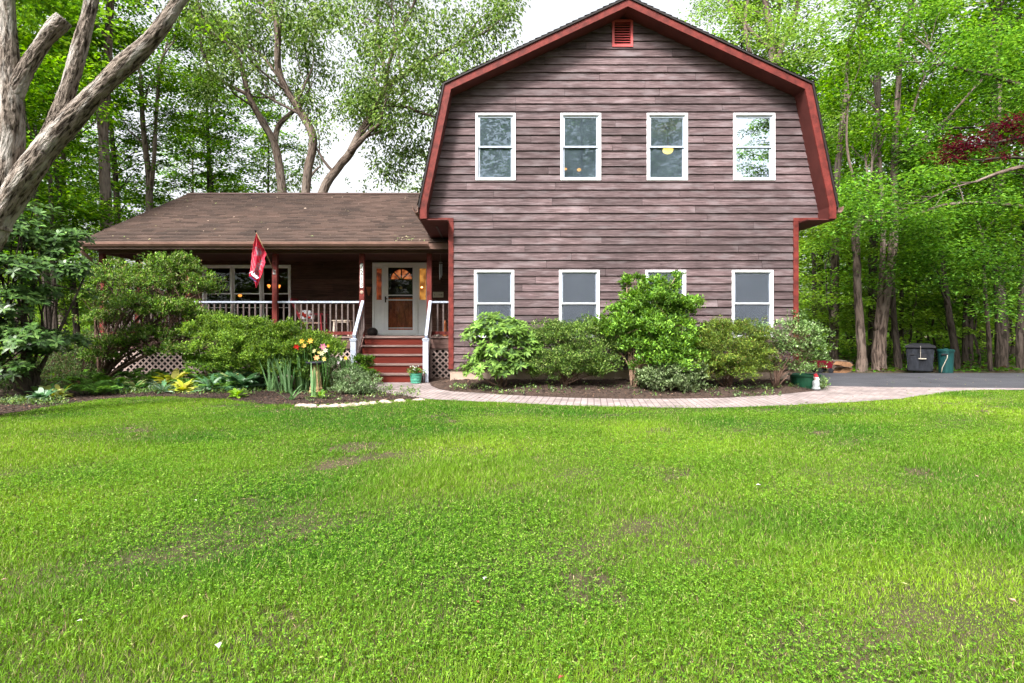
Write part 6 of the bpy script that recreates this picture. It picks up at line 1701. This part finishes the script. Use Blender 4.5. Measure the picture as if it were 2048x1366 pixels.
# the oak behind the porch roof
trunk_tree('large spreading oak with three pale leaning stems rising behind the porch roof', 23.5, [
    [(585, 720, 13.6), (575, 560, 12.0), (567, 420, 9.6), (560, 345, 8.4), (548, 285, 7.6), (520, 235, 6.4), (497, 190, 6.0), (482, 130, 4.8), (455, 90, 4.0), (415, 55, 3.2), (395, 5, 2.4)],
    [(605, 720, 12.8), (608, 560, 11.2), (611, 430, 9.2), (617, 350, 8.4), (628, 300, 8.0), (627, 268, 7.6), (603, 225, 7.2), (575, 180, 6.8), (563, 140, 6.4), (563, 70, 6.0), (552, 10, 5.2), (545, -60, 4.0)],
    [(625, 720, 12.8), (635, 480, 11.2), (645, 385, 9.6), (676, 335, 8.4), (700, 305, 8.0), (722, 262, 7.2), (750, 215, 6.8), (774, 172, 6.0), (810, 145, 5.2), (850, 118, 4.4), (900, 95, 3.2)],
    [(548, 285, 6.4), (552, 245, 5.6), (565, 220, 4.8), (585, 190, 3.2), (600, 150, 2.4)],
    [(700, 305, 6.4), (722, 290, 5.6), (745, 275, 4.0), (770, 262, 2.4)],
    [(497, 190, 4.0), (460, 170, 3.6), (430, 150, 3.2), (400, 110, 2.8), (385, 60, 2.4), (380, 10, 2.0)],
    [(565, 165, 3.2), (535, 125, 3.2), (510, 95, 2.8), (480, 70, 2.4), (440, 55, 2.0)],
    [(774, 172, 4.0), (780, 140, 3.6), (800, 95, 3.2), (825, 60, 2.8), (850, 10, 2.4)],
    [(742, 220, 3.6), (800, 215, 3.2), (850, 235, 2.8), (890, 250, 2.4)],
    [(774, 172, 3.6), (760, 100, 3.2), (745, 60, 2.4), (748, 10, 2.0)]],
    'bark', ramf=(.42, 1.9), leaf=.17, palette=PT['oak'], seed=5, nleaf=42, srad=.55, zspread=1.5, flat=.28, hang=.7,
    extra=[(735, 175, 1, 50, 35, 26), (700, 215, .5, 60, 30, 26), (770, 250, 1, 50, 30, 26), (830, 205, 0, 45, 45, 30), (820, 300, 1, 60, 35, 30), (770, 340, 1, 50, 30, 22), (940, 80, 0, 60, 60, 34), (880, 40, 0, 70, 40, 30), (980, 40, 0, 50, 35, 16), (660, 40, 1, 80, 40, 22), (590, 40, 0, 60, 50, 14), (450, 60, 0, 50, 50, 16), (420, 170, 0, 40, 60, 10), (860, 130, 0, 60, 40, 22), (870, 370, 2, 50, 20, 16), (650, 130, 1, 60, 40, 12), (500, 30, 0, 50, 30, 12), (760, 60, 1, 60, 40, 14), (560, 350, 2, 40, 20, 10)])
# big pale barked tree at the left edge, close to the camera
trunk_tree('big scaly barked tree with leaning limbs at the left edge of the photo', 7.4, [
    [(-190, 860, 47.5), (-150, 760, 40.3), (-110, 640, 36.0), (-62, 540, 33.1), (-14, 452, 29.5), (38, 372, 25.2), (105, 283, 22.3), (180, 200, 19.4), (250, 130, 18.0), (305, 75, 15.8), (350, 15, 13.7), (385, -45, 13.7), (430, -130, 11.5)],
    [(-15, 455, 30.2), (5, 380, 27.3), (20, 290, 23.7), (24, 210, 20.2), (18, 130, 18.0), (14, 50, 16.6), (12, -40, 15.8), (10, -140, 12.9)],
    [(28, 190, 15.8), (55, 135, 15.2), (88, 85, 14.4), (112, 55, 15.8), (128, 38, 14.4)],
    [(100, 275, 18.0), (125, 215, 15.8), (148, 135, 14.4), (170, 60, 13.4), (184, -10, 12.3), (198, -90, 10.8)]],
    'bark_pale', ramf=None, leaf=.10, palette=[((.14, .30, .03), 5), ((.20, .36, .05), 4), ((.07, .17, .03), 2)], seed=9, nleaf=36, srad=.34, flat=.09,
    extra=[(120, 8, .6, 70, 14, 12), (35, 20, 1.2, 60, 26, 10), (60, -30, .3, 130, 40, 26), (260, -60, 1, 150, 40, 30), (450, -130, 1, 150, 50, 24), (-80, -100, 1, 150, 80, 30), (175, 125, .6, 22, 16, 3), (215, 40, 1.0, 20, 14, 2)])
# trunks of the left wood
GT = 'distinct trunks in the left wood'
TL = [('pale straight trunk rising left of the porch roof', 20, [[(212, 700, 12), (213, 560, 11), (213, 440, 10.5), (209, 330, 10), (207, 250, 9), (212, 190, 8.5), (217, 80, 7.5), (222, 0, 6.5), (228, -80, 5)], [(209, 310, 5), (200, 260, 4.5), (197, 215, 4), (190, 150, 3)]], 'bark', 15),
      ('slender grey trunk showing just above the left slope of the porch roof', 26, [[(300, 700, 8), (299, 420, 6.5), (297, 350, 6), (290, 290, 5), (284, 220, 4.5), (282, 150, 3.5)], [(299, 400, 5), (308, 320, 4), (312, 240, 3.5), (320, 130, 3)]], 'bark', 16),
      ('dark leaning trunk between the magnolia and the tall azalea', 15.5, [[(160, 745, 8), (154, 670, 6), (148, 590, 5.5), (140, 520, 5), (120, 400, 4.5), (110, 300, 4)]], 'bark_dark', 17),
      ('pair of dark trunks seen through the magnolia leaves', 14.5, [[(100, 760, 8), (97, 650, 7.5), (92, 560, 7), (80, 470, 6.5), (70, 380, 5.5)], [(112, 760, 6), (110, 650, 5), (106, 540, 4.5), (104, 450, 4), (100, 350, 3.5)]], 'bark_dark', 18)]
for lab, Z, polys, bk3, sd in TL:
    trunk_tree(lab, Z, polys, bk3, ramf=(.35, 1.3), leaf=.14, palette=PT['maple'], seed=sd, nleaf=60, srad=.6, extra=[(polys[0][-1][0], polys[0][-1][1] + 60, 0, 90, 90, 26)])
# trunks of the right wood
TRR = [('slim crooked pale trunk at the driveway edge right of the house', 16.6, [[(1722, 747, 11.8), (1724, 715, 9.2), (1720, 650, 8.0), (1715, 580, 7.1), (1714, 520, 6.7), (1711, 478, 7.6), (1716, 450, 6.3), (1728, 418, 5.5), (1735, 380, 4.2)], [(1728, 425, 2.5), (1700, 330, 2.5), (1693, 270, 2.1), (1697, 200, 1.7)], [(1716, 450, 2.5), (1745, 432, 2.1), (1775, 425, 1.7)]], 'bark', 31),
       ('thick double trunk forking low at the driveway edge', 16.9, [[(1758, 747, 14.3), (1758, 700, 12.6), (1762, 650, 11.3), (1772, 590, 9.2), (1783, 520, 8.4), (1789, 440, 7.1), (1788, 340, 6.3), (1792, 250, 5.9), (1797, 170, 5.0), (1800, 80, 4.2)], [(1755, 660, 7.6), (1760, 600, 5.5), (1765, 520, 5.0), (1766, 440, 4.6), (1760, 330, 3.8), (1755, 220, 3.4)], [(1790, 310, 4.2), (1840, 285, 3.4), (1880, 250, 2.9), (1915, 215, 2.5), (1940, 185, 2.1)], [(1788, 330, 3.4), (1820, 305, 2.9), (1870, 262, 2.5), (1950, 255, 1.7)], [(1792, 300, 2.9), (1815, 260, 2.5), (1832, 200, 2.1), (1850, 150, 1.7)]], 'bark', 32),
       ('straight dark trunk between the two pale ones', 19.5, [[(1745, 742, 8.4), (1745, 640, 8.0), (1747, 500, 7.6), (1750, 400, 6.7), (1755, 250, 5.5), (1757, 100, 4.2)]], 'bark_dark', 33),
       ('dark trunk leaning left just before the grey trash bin', 17.4, [[(1798, 747, 7.6), (1794, 700, 6.3), (1788, 640, 5.5), (1785, 560, 4.6), (1790, 440, 4.2)]], 'bark_dark', 34),
       ('thin dark trunk left of the grey trash bin', 20, [[(1803, 742, 4.2), (1803, 600, 3.8), (1806, 450, 3.4), (1812, 300, 2.5)]], 'bark_dark', 35),
       ('thin trunk close to the right wall of the house', 22, [[(1631, 735, 5.0), (1630, 640, 4.6), (1628, 540, 3.8), (1627, 440, 3.4), (1632, 320, 2.5)]], 'bark_dark', 36),
       ('dark trunk bending left behind the green trash can', 17.2, [[(1913, 750, 7.6), (1910, 700, 6.7), (1900, 640, 5.9), (1893, 590, 5.0), (1886, 530, 4.2), (1878, 450, 3.4)]], 'bark_dark', 37),
       ('dark upright trunk right of the green trash can', 19, [[(1930, 745, 5.9), (1930, 680, 5.0), (1932, 600, 4.2), (1938, 500, 3.8), (1944, 400, 3.4)]], 'bark_dark', 38),
       ('short dark stump trunk beside the upright one', 19.4, [[(1941, 746, 5.9), (1940, 700, 5.5), (1941, 665, 5.0), (1943, 560, 2.5)]], 'bark_dark', 39),
       ('slim pale trunk standing alone near the right edge', 16.8, [[(1981, 751, 4.6), (1978, 680, 3.8), (1972, 610, 3.4), (1967, 540, 2.9), (1964, 470, 2.5)]], 'bark', 40),
       ('thickest dark trunk near the right edge of the photo', 18, [[(2003, 750, 11.8), (2003, 680, 10.5), (2001, 600, 9.7), (1995, 500, 8.4), (1990, 400, 7.6), (1988, 250, 5.9), (1990, 100, 5.0)]], 'bark_dark', 41),
       ('dark trunk cut by the right edge of the photo', 17.5, [[(2041, 750, 7.6), (2040, 680, 6.7), (2044, 600, 6.3), (2050, 480, 5.5), (2052, 350, 4.6)]], 'bark_dark', 42),
       ('pale limbed tree rising behind the right slope of the gable', 25, [[(1560, 720, 12.6), (1555, 400, 10.1), (1550, 180, 7.6), (1545, 120, 6.7), (1540, 60, 6.3), (1530, 0, 5.9), (1525, -60, 4.2)], [(1550, 130, 5.0), (1570, 80, 4.6), (1590, 30, 4.2), (1600, -20, 3.4)], [(1540, 100, 4.2), (1500, 60, 3.8), (1470, 25, 3.4), (1450, -10, 2.5)], [(1500, 110, 4.2), (1490, 50, 3.8), (1495, 0, 2.9)]], 'bark', 43)]
for lab, Z, polys, bk3, sd in TRR:
    trunk_tree(lab, Z, polys, bk3, ramf=(.22, 1.2), leaf=.13, palette=PT['maple'] if bk3 == 'bark' else PT['deep'], seed=sd, nleaf=40, srad=.6, up=.02, extra=[(polys[0][-1][0], polys[0][-1][1] + 20, 2, 110, 80, 16)])
# near maple whose low layered branches hang over the bins (trunk outside the frame)
trunk_tree('bright layered maple whose drooping branches reach in from the right', 15.0, [
    [(2260, 760, 15), (2255, 600, 13), (2240, 450, 11), (2230, 300, 9), (2220, 100, 7)], [(2245, 480, 6), (2150, 430, 5), (2040, 405, 4), (1930, 400, 3), (1840, 430, 2)], [(2235, 380, 6), (2130, 330, 5), (2020, 340, 4), (1930, 370, 2.5)], [(2230, 300, 6), (2120, 200, 5), (2020, 150, 4), (1920, 120, 3)]],
    'bark', ramf=(.3, 1.2), leaf=.115, palette=[((.09, .22, .03), 5), ((.15, .30, .045), 4), ((.04, .11, .018), 3)], seed=51, nleaf=70, srad=.5, up=-.05, zspread=1.0, ext=True,
    extra=[(1760, 455, .5, 60, 14, 6), (1830, 440, .6, 90, 20, 18), (1900, 480, 0, 100, 24, 14), (1980, 500, 0, 90, 26, 14), (2040, 540, 0, 50, 30, 12), (1880, 430, 1, 120, 22, 13), (1980, 410, 0, 100, 30, 16), (1720, 395, 2, 50, 16, 8), (2020, 610, 0, 50, 20, 8), (1940, 560, .5, 90, 18, 12), (1850, 520, .6, 60, 18, 9), (1990, 330, .5, 80, 30, 12), (2000, 60, 0, 80, 40, 16), (1930, 120, 0, 90, 30, 16), (2030, 190, 0, 60, 30, 14)])
# yellow green limbs over the right roof slope
trunk_tree('yellow green maple with fanned branches above the right side of the roof', 19.5, [
    [(1668, 740, 9), (1668, 600, 8), (1672, 450, 7), (1676, 330, 6), (1690, 200, 5), (1700, 80, 4)]], 'bark', ramf=(.45, 1.5), leaf=.13, palette=[((.15, .29, .045), 5), ((.21, .35, .07), 4), ((.08, .18, .035), 2)], seed=52, nleaf=64, srad=.6, up=.0,
    extra=[(1700, 120, 0, 50, 26, 9), (1640, 50, 0, 90, 40, 18), (1740, 20, 0, 90, 30, 16), (1690, 250, 0, 60, 40, 14), (1450, 20, 4, 60, 25, 14), (1560, 60, 3, 70, 40, 22)])
# crimson japanese maple reaching in from the right
trunk_tree('crimson leaved japanese maple branches reaching in at the right edge', 12.5, [
    [(2230, 800, 12), (2220, 640, 11), (2200, 480, 9), (2170, 360, 7), (2120, 300, 5), (2060, 275, 3.5), (1990, 285, 2)], [(2180, 380, 5), (2110, 330, 4), (2030, 315, 2.5), (1960, 320, 1.5)]],
    'bark_dark', ramf=(.25, .6), leaf=.085, palette=PT['red'], seed=53, nleaf=34, srad=.24, up=.0, flat=.05, depthL=1,
    extra=[(2015, 250, 0, 34, 10, 8), (2040, 275, 0, 34, 12, 8), (1975, 280, 0, 30, 6, 5), (2030, 235, 0, 24, 6, 4), (1985, 312, 0, 30, 4, 4), (1935, 292, 0, 18, 3, 3), (2150, 260, 0, 100, 40, 40)])
# magnolia at the left
def magnolia():
    r = np.random.default_rng(61); rr = random.Random(61)
    Z = 10.2; base = (X(60, Z), Z, 0)
    blobs = [(20, 470, 10.2, 60, 40), (95, 500, 10.6, 50, 34), (150, 540, 10.6, 36, 26), (40, 545, 9.9, 70, 34), (20, 610, 9.8, 60, 36), (80, 590, 10.4, 40, 24), (40, 680, 9.9, 80, 34), (100, 690, 10.4, 46, 26), (20, 740, 9.9, 60, 26), (150, 690, 11.0, 26, 20), (130, 480, 10.8, 44, 26), (60, 430, 10.6, 50, 24), (-60, 520, 9.8, 70, 90), (-60, 660, 9.8, 70, 80), (170, 590, 11.0, 20, 12)]
    o = whorls('magnolia', 'dark glossy leaved magnolia filling the left edge above the mulch', base, [pb_(a, b, c, d, e) for a, b, c, d, e in blobs], 1150, .14, .052, PT['magnolia'], 'leaf_gloss', 62, 'bark_dark_b', .035, 7)
    o['category'] = 'tree'
magnolia()
shrub('evergreen_shrub', 'dim fine leaved evergreen filling the gap between magnolia and azalea', 'shrub', (X(175, 12.8), 12.8, 0), [pb_(a, b, c, d, e) for a, b, c, d, e in ((165, 720, 12.8, 40, 40), (120, 740, 12.6, 50, 36), (185, 680, 13.2, 26, 30), (60, 760, 11.6, 70, 30), (150, 762, 12.2, 60, 22), (10, 770, 10.8, 60, 24))], 40, 9, .055, .016, [((.05, .09, .025), 5), ((.08, .13, .035), 3), ((.09, .065, .035), 1.5)], seed=63, stems=10, stem_r=.02, shell=.7, low=-.8)
# far woods as one mass
r = np.random.default_rng(70); n = 120000
z = 15.5 * r.random(n) ** 1.6; th = r.uniform(-1.05, 1.05, n); d = r.uniform(46, 62, n)
x = np.tan(th) * d; gap = vnoise(x, z * 2.5, .55, 4) + vnoise(x, z * 2, 1.7, 9) * .6
k = (np.abs(x) < 75) & (gap > -.75 + (.22 * np.maximum(z - 3, 0)) * np.where(x > 10, .5, 1.0) - .25 * (x > 12)); x, z, d = x[k], z[k], d[k]; n = len(x)
a = r.uniform(0, 6.28, n)
V = leaves_np(np.stack([x, d, z], 1), np.stack([np.cos(a), np.sin(a), r.normal(-.1, .3, n)], 1), np.stack([r.normal(0, .4, n), r.normal(0, .4, n), np.ones(n)], 1), r.uniform(.3, .6, n), r.uniform(.2, .36, n))
tone = np.clip(1 + .35 * vnoise(x, z * 3, .8, 5), .5, 1.6)
Cw = pal(r, n, [((.15, .29, .04), 5), ((.20, .35, .06), 4), ((.08, .17, .03), 2)], .15) * tone[:, None]  # brighter leaf colours paint in the light on the far foliage
tag(np_mesh('woods', V, 4, M['leaf_tree'], None, np.repeat(np.clip(Cw, 0, 1), 4, axis=0)), 'far leafy woodland mass behind all the nearer trees', 'woods', kind='stuff')
# unseen woodland added behind the camera, height and gap shaped for window reflections
nb = 40000
xb = r.uniform(-45, 50, nb); zb_ = 26 * r.random(nb); db = r.uniform(-42, -34, nb); ab = r.uniform(0, 6.28, nb)
kb = ~((xb > 22) & (xb < 36) & (zb_ > 12 + 3 * np.sin(xb * 3))); xb, zb_, db, ab = xb[kb], zb_[kb], db[kb], ab[kb]; nb = len(xb)
Vb = leaves_np(np.stack([xb, db, zb_], 1), np.stack([np.cos(ab), np.sin(ab), r.normal(-.1, .3, nb)], 1), np.stack([r.normal(0, .4, nb), r.normal(0, .4, nb), np.ones(nb)], 1), r.uniform(.5, .9, nb), r.uniform(.3, .5, nb))
tag(np_mesh('woods', Vb, 4, M['leaf_tree'], None, np.repeat(pal(r, nb, PT['deep'], .2), 4, axis=0)), 'unseen leafy woodland behind the photographer, added for the window reflections', 'woods', kind='stuff')
# forest undergrowth
n = 60000
x = np.concatenate([r.uniform(6.5, 45, n), r.uniform(-45, -6.5, n)]); y = np.concatenate([r.uniform(16.4, 46, n), r.uniform(11.2, 46, n)])
k = ~((x > 6) & (x < 9) & (y < 27)) & ~((x > -10.2) & (x < 0) & (y > 12.2) & (y < 24)); x, y = x[k], y[k]; n = len(x)
h = np.clip(.25 + .35 * vnoise(x, y, .9, 6), .03, .9) * r.random(n)
a = r.uniform(0, 6.28, n)
V = leaves_np(np.stack([x, y, h], 1), np.stack([np.cos(a), np.sin(a), r.normal(.1, .3, n)], 1), np.stack([r.normal(0, .4, n), r.normal(0, .4, n), np.ones(n)], 1), r.uniform(.08, .22, n), r.uniform(.04, .12, n))
tag(np_mesh('undergrowth', V, 4, M['leaf_tree'], None, np.repeat(pal(r, n, PT['deep'] + [((.10, .07, .04), 3)], .2), 4, axis=0)), 'low leafy undergrowth and litter on the forest floor', 'undergrowth', kind='stuff')
# ================================================================ lawn
r = np.random.default_rng(90)
def lawn_points(n, y0, y1, pw=1.0):
    y = y0 + (y1 - y0) * r.random(n) ** pw
    half = .95 * y + 2.6
    x = r.uniform(-1, 1, n) * half
    e = lawn_edge(x) + r.normal(0, .012, n) + .02
    k = (y < e) & (r.random(n) < (half / (.95 * y1 + 2.6)) ** 1.0)
    return x[k], y[k]
def patches(x, y):
    bare = vnoise(x, y * 1.1, 2.6, 21) * .6 + vnoise(x, y, 6.5, 22) * .5
    bare = np.clip((bare + .22 * vnoise(x, y, 19, 29) - .66) * 2.0, 0, .9)
    weed = np.clip(.5 + .55 * vnoise(x, y, 1.5, 23) + .35 * vnoise(x, y, 5, 24), 0, 1)
    yel = np.clip(.45 + .36 * vnoise(x, y * 1.3, .75, 25) + .25 * vnoise(x, y, 3, 26), 0, 1)
    return bare, weed, yel
def blades(name, n, y0, y1, L, W, label):
    x, y = lawn_points(n, y0, y1); m_ = len(x)
    bare, weed, yel = patches(x, y)
    k = r.random(m_) > bare * .93; x, y, yel = x[k], y[k], yel[k]; m_ = len(x)
    a = r.uniform(0, 6.28, m_); t = np.abs(r.normal(0, .85, m_))
    D = norm(np.stack([np.cos(a) * t, np.sin(a) * t, np.ones(m_)], 1)); H = np.stack([np.cos(a), np.sin(a), np.zeros(m_)], 1)
    b = a + r.normal(1.57, .5, m_); S = np.stack([np.cos(b), np.sin(b), np.zeros(m_)], 1)
    tall = 1 + .38 * vnoise(x, y, 3.0, 27) + .2 * vnoise(x, y, 14.0, 28)
    Lr = (L * r.uniform(.5, 1.25, m_) * tall)[:, None]; Wr = (W * r.uniform(.7, 1.3, m_))[:, None]
    p0 = np.stack([x, y, np.full(m_, -.002)], 1); bend = r.uniform(.1, .8, m_)[:, None]
    p1 = p0 + D * Lr * .55; p2 = p1 + norm(D + H * bend * 1.2 - np.array([0, 0, .25]) * bend) * Lr * .45
    V = np.stack([p0 - S * Wr * .5, p0 + S * Wr * .5, p1 + S * Wr * .45, p1 - S * Wr * .45, p2], 1).reshape(-1, 3)
    base = (np.arange(m_) * 5)[:, None, None]
    F = (base + np.array([[0, 1, 2], [0, 2, 3], [3, 2, 4]])[None]).reshape(-1, 3)
    g = np.array([.050, .145, .010]); g2 = np.array([.175, .290, .020]); g3 = np.array([.26, .27, .10]); g4 = np.array([.30, .22, .12])
    c = g[None] * (1 - yel[:, None]) + g2[None] * yel[:, None]
    q = r.random(m_)[:, None]; c = np.where(q < .07, g3, c); c = np.where(q > .975, g4, c)
    c = c * np.clip(1 + r.normal(0, .3, (m_, 1)), .35, 2.0)
    return V, F, np.repeat(np.clip(c, 0, 1), 5, axis=0)
Vs, Fs, Cs = [], [], []; off = 0
for n, y0, y1, L, W in ((430000, 1.45, 3.2, .040, .0026), (530000, 3.2, 5.4, .038, .0034), (560000, 5.4, 8.0, .036, .0048), (540000, 8.0, 11.6, .034, .0066)):
    V, F, C_ = blades('grass', n, y0, y1, L, W, '')
    Vs.append(V); Fs.append(F + off); Cs.append(C_); off += len(V)
V, F, C_ = np.concatenate(Vs), np.concatenate(Fs), np.concatenate(Cs)
tag(np_mesh('grass', V, 3, M['grass'], None, C_, F), 'uneven bright green lawn grass with yellowish and bare patches', 'grass', kind='stuff')
# broad leaved weeds and clover in the lawn
Vs, Cs = [], []
for n, y0, y1, s in ((84000, 1.45, 3.4, .0105), (92000, 3.4, 6.0, .0120), (60000, 6.0, 9.5, .014)):
    x, y = lawn_points(n, y0, y1); bare, weed, yel = patches(x, y)
    k = r.random(len(x)) < (weed ** 2.0) * (1 - bare * .8); x, y, yel = x[k], y[k], yel[k]; m_ = len(x)
    z = r.uniform(.012, .045, m_); kk = 4
    a = np.repeat(r.uniform(0, 6.28, m_), kk) + np.tile(np.arange(kk) * 2 * math.pi / kk, m_) + r.normal(0, .4, m_ * kk)
    P0 = np.repeat(np.stack([x, y, z], 1), kk, axis=0) + r.normal(0, .003, (m_ * kk, 3))
    D = np.stack([np.cos(a), np.sin(a), r.normal(.25, .35, m_ * kk)], 1); N = np.stack([r.normal(0, .3, m_ * kk), r.normal(0, .3, m_ * kk), np.ones(m_ * kk)], 1)
    V = leaves_np(P0, D, N, s * r.uniform(.7, 1.5, m_ * kk), s * .62 * r.uniform(.7, 1.3, m_ * kk), .1, .2)
    c = pal(r, m_ * kk, [((.10, .23, .018), 5), ((.17, .32, .03), 4), ((.045, .12, .014), 2), ((.26, .36, .09), .8)], .15)
    Vs.append(V); Cs.append(np.repeat(c, 4, axis=0))
tag(np_mesh('lawn_weeds', np.concatenate(Vs), 4, M['grass'], None, np.concatenate(Cs)), 'broad leaved clover and weeds mixed through the lawn', 'weeds', kind='stuff')
# dry thatch in the bare patches
n = 90000
x, y = lawn_points(n, 1.45, 9); bare, weed, yel = patches(x, y); k = r.random(len(x)) < .05 + bare; x, y = x[k], y[k]; m_ = len(x)
a = r.uniform(0, 6.28, m_)
V = leaves_np(np.stack([x, y, r.uniform(.004, .02, m_)], 1), np.stack([np.cos(a), np.sin(a), r.normal(0, .25, m_)], 1), np.stack([r.normal(0, .4, m_), r.normal(0, .4, m_), np.ones(m_)], 1), r.uniform(.02, .06, m_), r.uniform(.0025, .005, m_), .02, .05)
tag(np_mesh('thatch', V, 4, M['grass'], None, np.repeat(pal(r, m_, [((.30, .22, .13), 4), ((.20, .14, .09), 3), ((.38, .31, .20), 2)], .2), 4, axis=0)), 'dry straw coloured thatch lying in the bare patches', 'thatch', kind='stuff')
# fallen petals and leaves on the grass
FL = [(393, 1003, .035, 'w', 'small white petal on the lawn left of the middle'), (437, 1300, .055, 'w', 'pale crumpled leaf near the bottom left of the lawn'), (1521, 972, .055, 'w', 'flat white leaf on the right part of the lawn'), (1950, 954, .05, 'p', 'pinkish leaf on the lawn near the right edge'), (2034, 1208, .05, 'p', 'curled pink leaf at the right edge of the lawn'),
      (1124, 1355, .035, 'r', 'tiny red leaf at the bottom of the lawn'), (952, 1206, .03, 'r', 'reddish leaf in the grass below the middle'), (695, 938, .03, 'p', 'small pink petal in the lawn left of centre'), (428, 827, .03, 'w', 'tiny white petal near the left bed edge'), (165, 1243, .03, 'w', 'small bluish white petal low on the left of the lawn'),
      (375, 1235, .05, 'p', 'thin tan leaf low on the left side of the lawn'), (12, 1160, .03, 'p', 'small tan leaf at the left edge of the lawn'), (968, 1158, .045, 'w', 'pale dead leaf standing in the grass near the bottom middle')]
cm = {'w': (.75, .72, .68), 'p': (.62, .40, .33), 'r': (.50, .10, .10)}
for px, py, s, c, lab in FL:
    x, y = G(px, py, .03); a = random.uniform(0, 6.28)
    P0 = np.array([[0, 0, 0.], [0, 0, .002]]); D = np.array([[math.cos(a), math.sin(a), .25], [math.cos(a + .7), math.sin(a + .7), .4]])
    V = leaves_np(P0, D, np.array([[0, -.3, 1.], [.2, 0, 1]]), np.array([s, s * .7]) * .7, np.array([s * .55, s * .4]) * .6, .2, .1)
    o = np_mesh('fallen_leaf', V, 4, M['petal'], None, np.tile(np.array(cm[c]), (8, 1)))
    o.location = (x, y, .035); tag(o, lab, 'fallen leaf', 'fallen petals and leaves on the lawn')
# bits of litter on the paving
n = 260; px_ = r.uniform(860, 2048, n); py_ = r.uniform(752, 814, n)
pts_ = np.array([G(a, b_) for a, b_ in zip(px_, py_)]); kp = (pts_[:, 1] > lawn_edge(pts_[:, 0]) + .03) & ((pts_[:, 0] > 6.7) | (pts_[:, 1] < np.interp(pts_[:, 0], [p[0] for p in PATH_IN[:-1]], [p[1] for p in PATH_IN[:-1]])))
pts_ = pts_[kp]; n = len(pts_); a = r.uniform(0, 6.28, n)
V = leaves_np(np.stack([pts_[:, 0], pts_[:, 1], np.full(n, .02)], 1), np.stack([np.cos(a), np.sin(a), r.uniform(.05, .3, n)], 1), np.stack([r.normal(0, .3, n), r.normal(0, .3, n), np.ones(n)], 1), r.uniform(.02, .06, n), r.uniform(.008, .025, n), .1, .1)
tag(np_mesh('path_litter', V, 4, M['petal'], None, np.repeat(pal(r, n, [((.30, .22, .12), 3), ((.12, .2, .05), 2), ((.08, .05, .03), 2)], .2), 4, axis=0)), 'small leaves and twigs scattered on the path and driveway', 'leaf litter', kind='stuff')
# leaf litter on the porch roof
n = 64; rx = r.uniform(-9.6, -1.6, n); t = np.clip(r.random(n) ** 1.5, 0, .9)
rx[:22] = r.uniform(-2.4, -1.5, 22); t[:22] = np.abs(r.normal(0, .04, 22))
ry = 13.72 + t * 5.0; rz = 3.31 + (ry - 13.70) * .467 + .025; a = r.uniform(0, 6.28, n)
V = leaves_np(np.stack([rx, ry, rz], 1), np.stack([np.cos(a), np.sin(a), np.sin(a) * .467 + .1], 1), np.stack([r.normal(0, .3, n), np.full(n, -.4) + r.normal(0, .3, n), np.ones(n)], 1), r.uniform(.04, .12, n), r.uniform(.012, .045, n), .1, .1)
tag(np_mesh('roof_litter', V, 4, M['petal'], None, np.repeat(pal(r, n, [((.30, .27, .16), 3), ((.45, .36, .28), 2), ((.2, .3, .1), 1.5)], .2), 4, axis=0)), 'pale leaves and twigs scattered on the porch roof', 'leaf litter', kind='stuff')
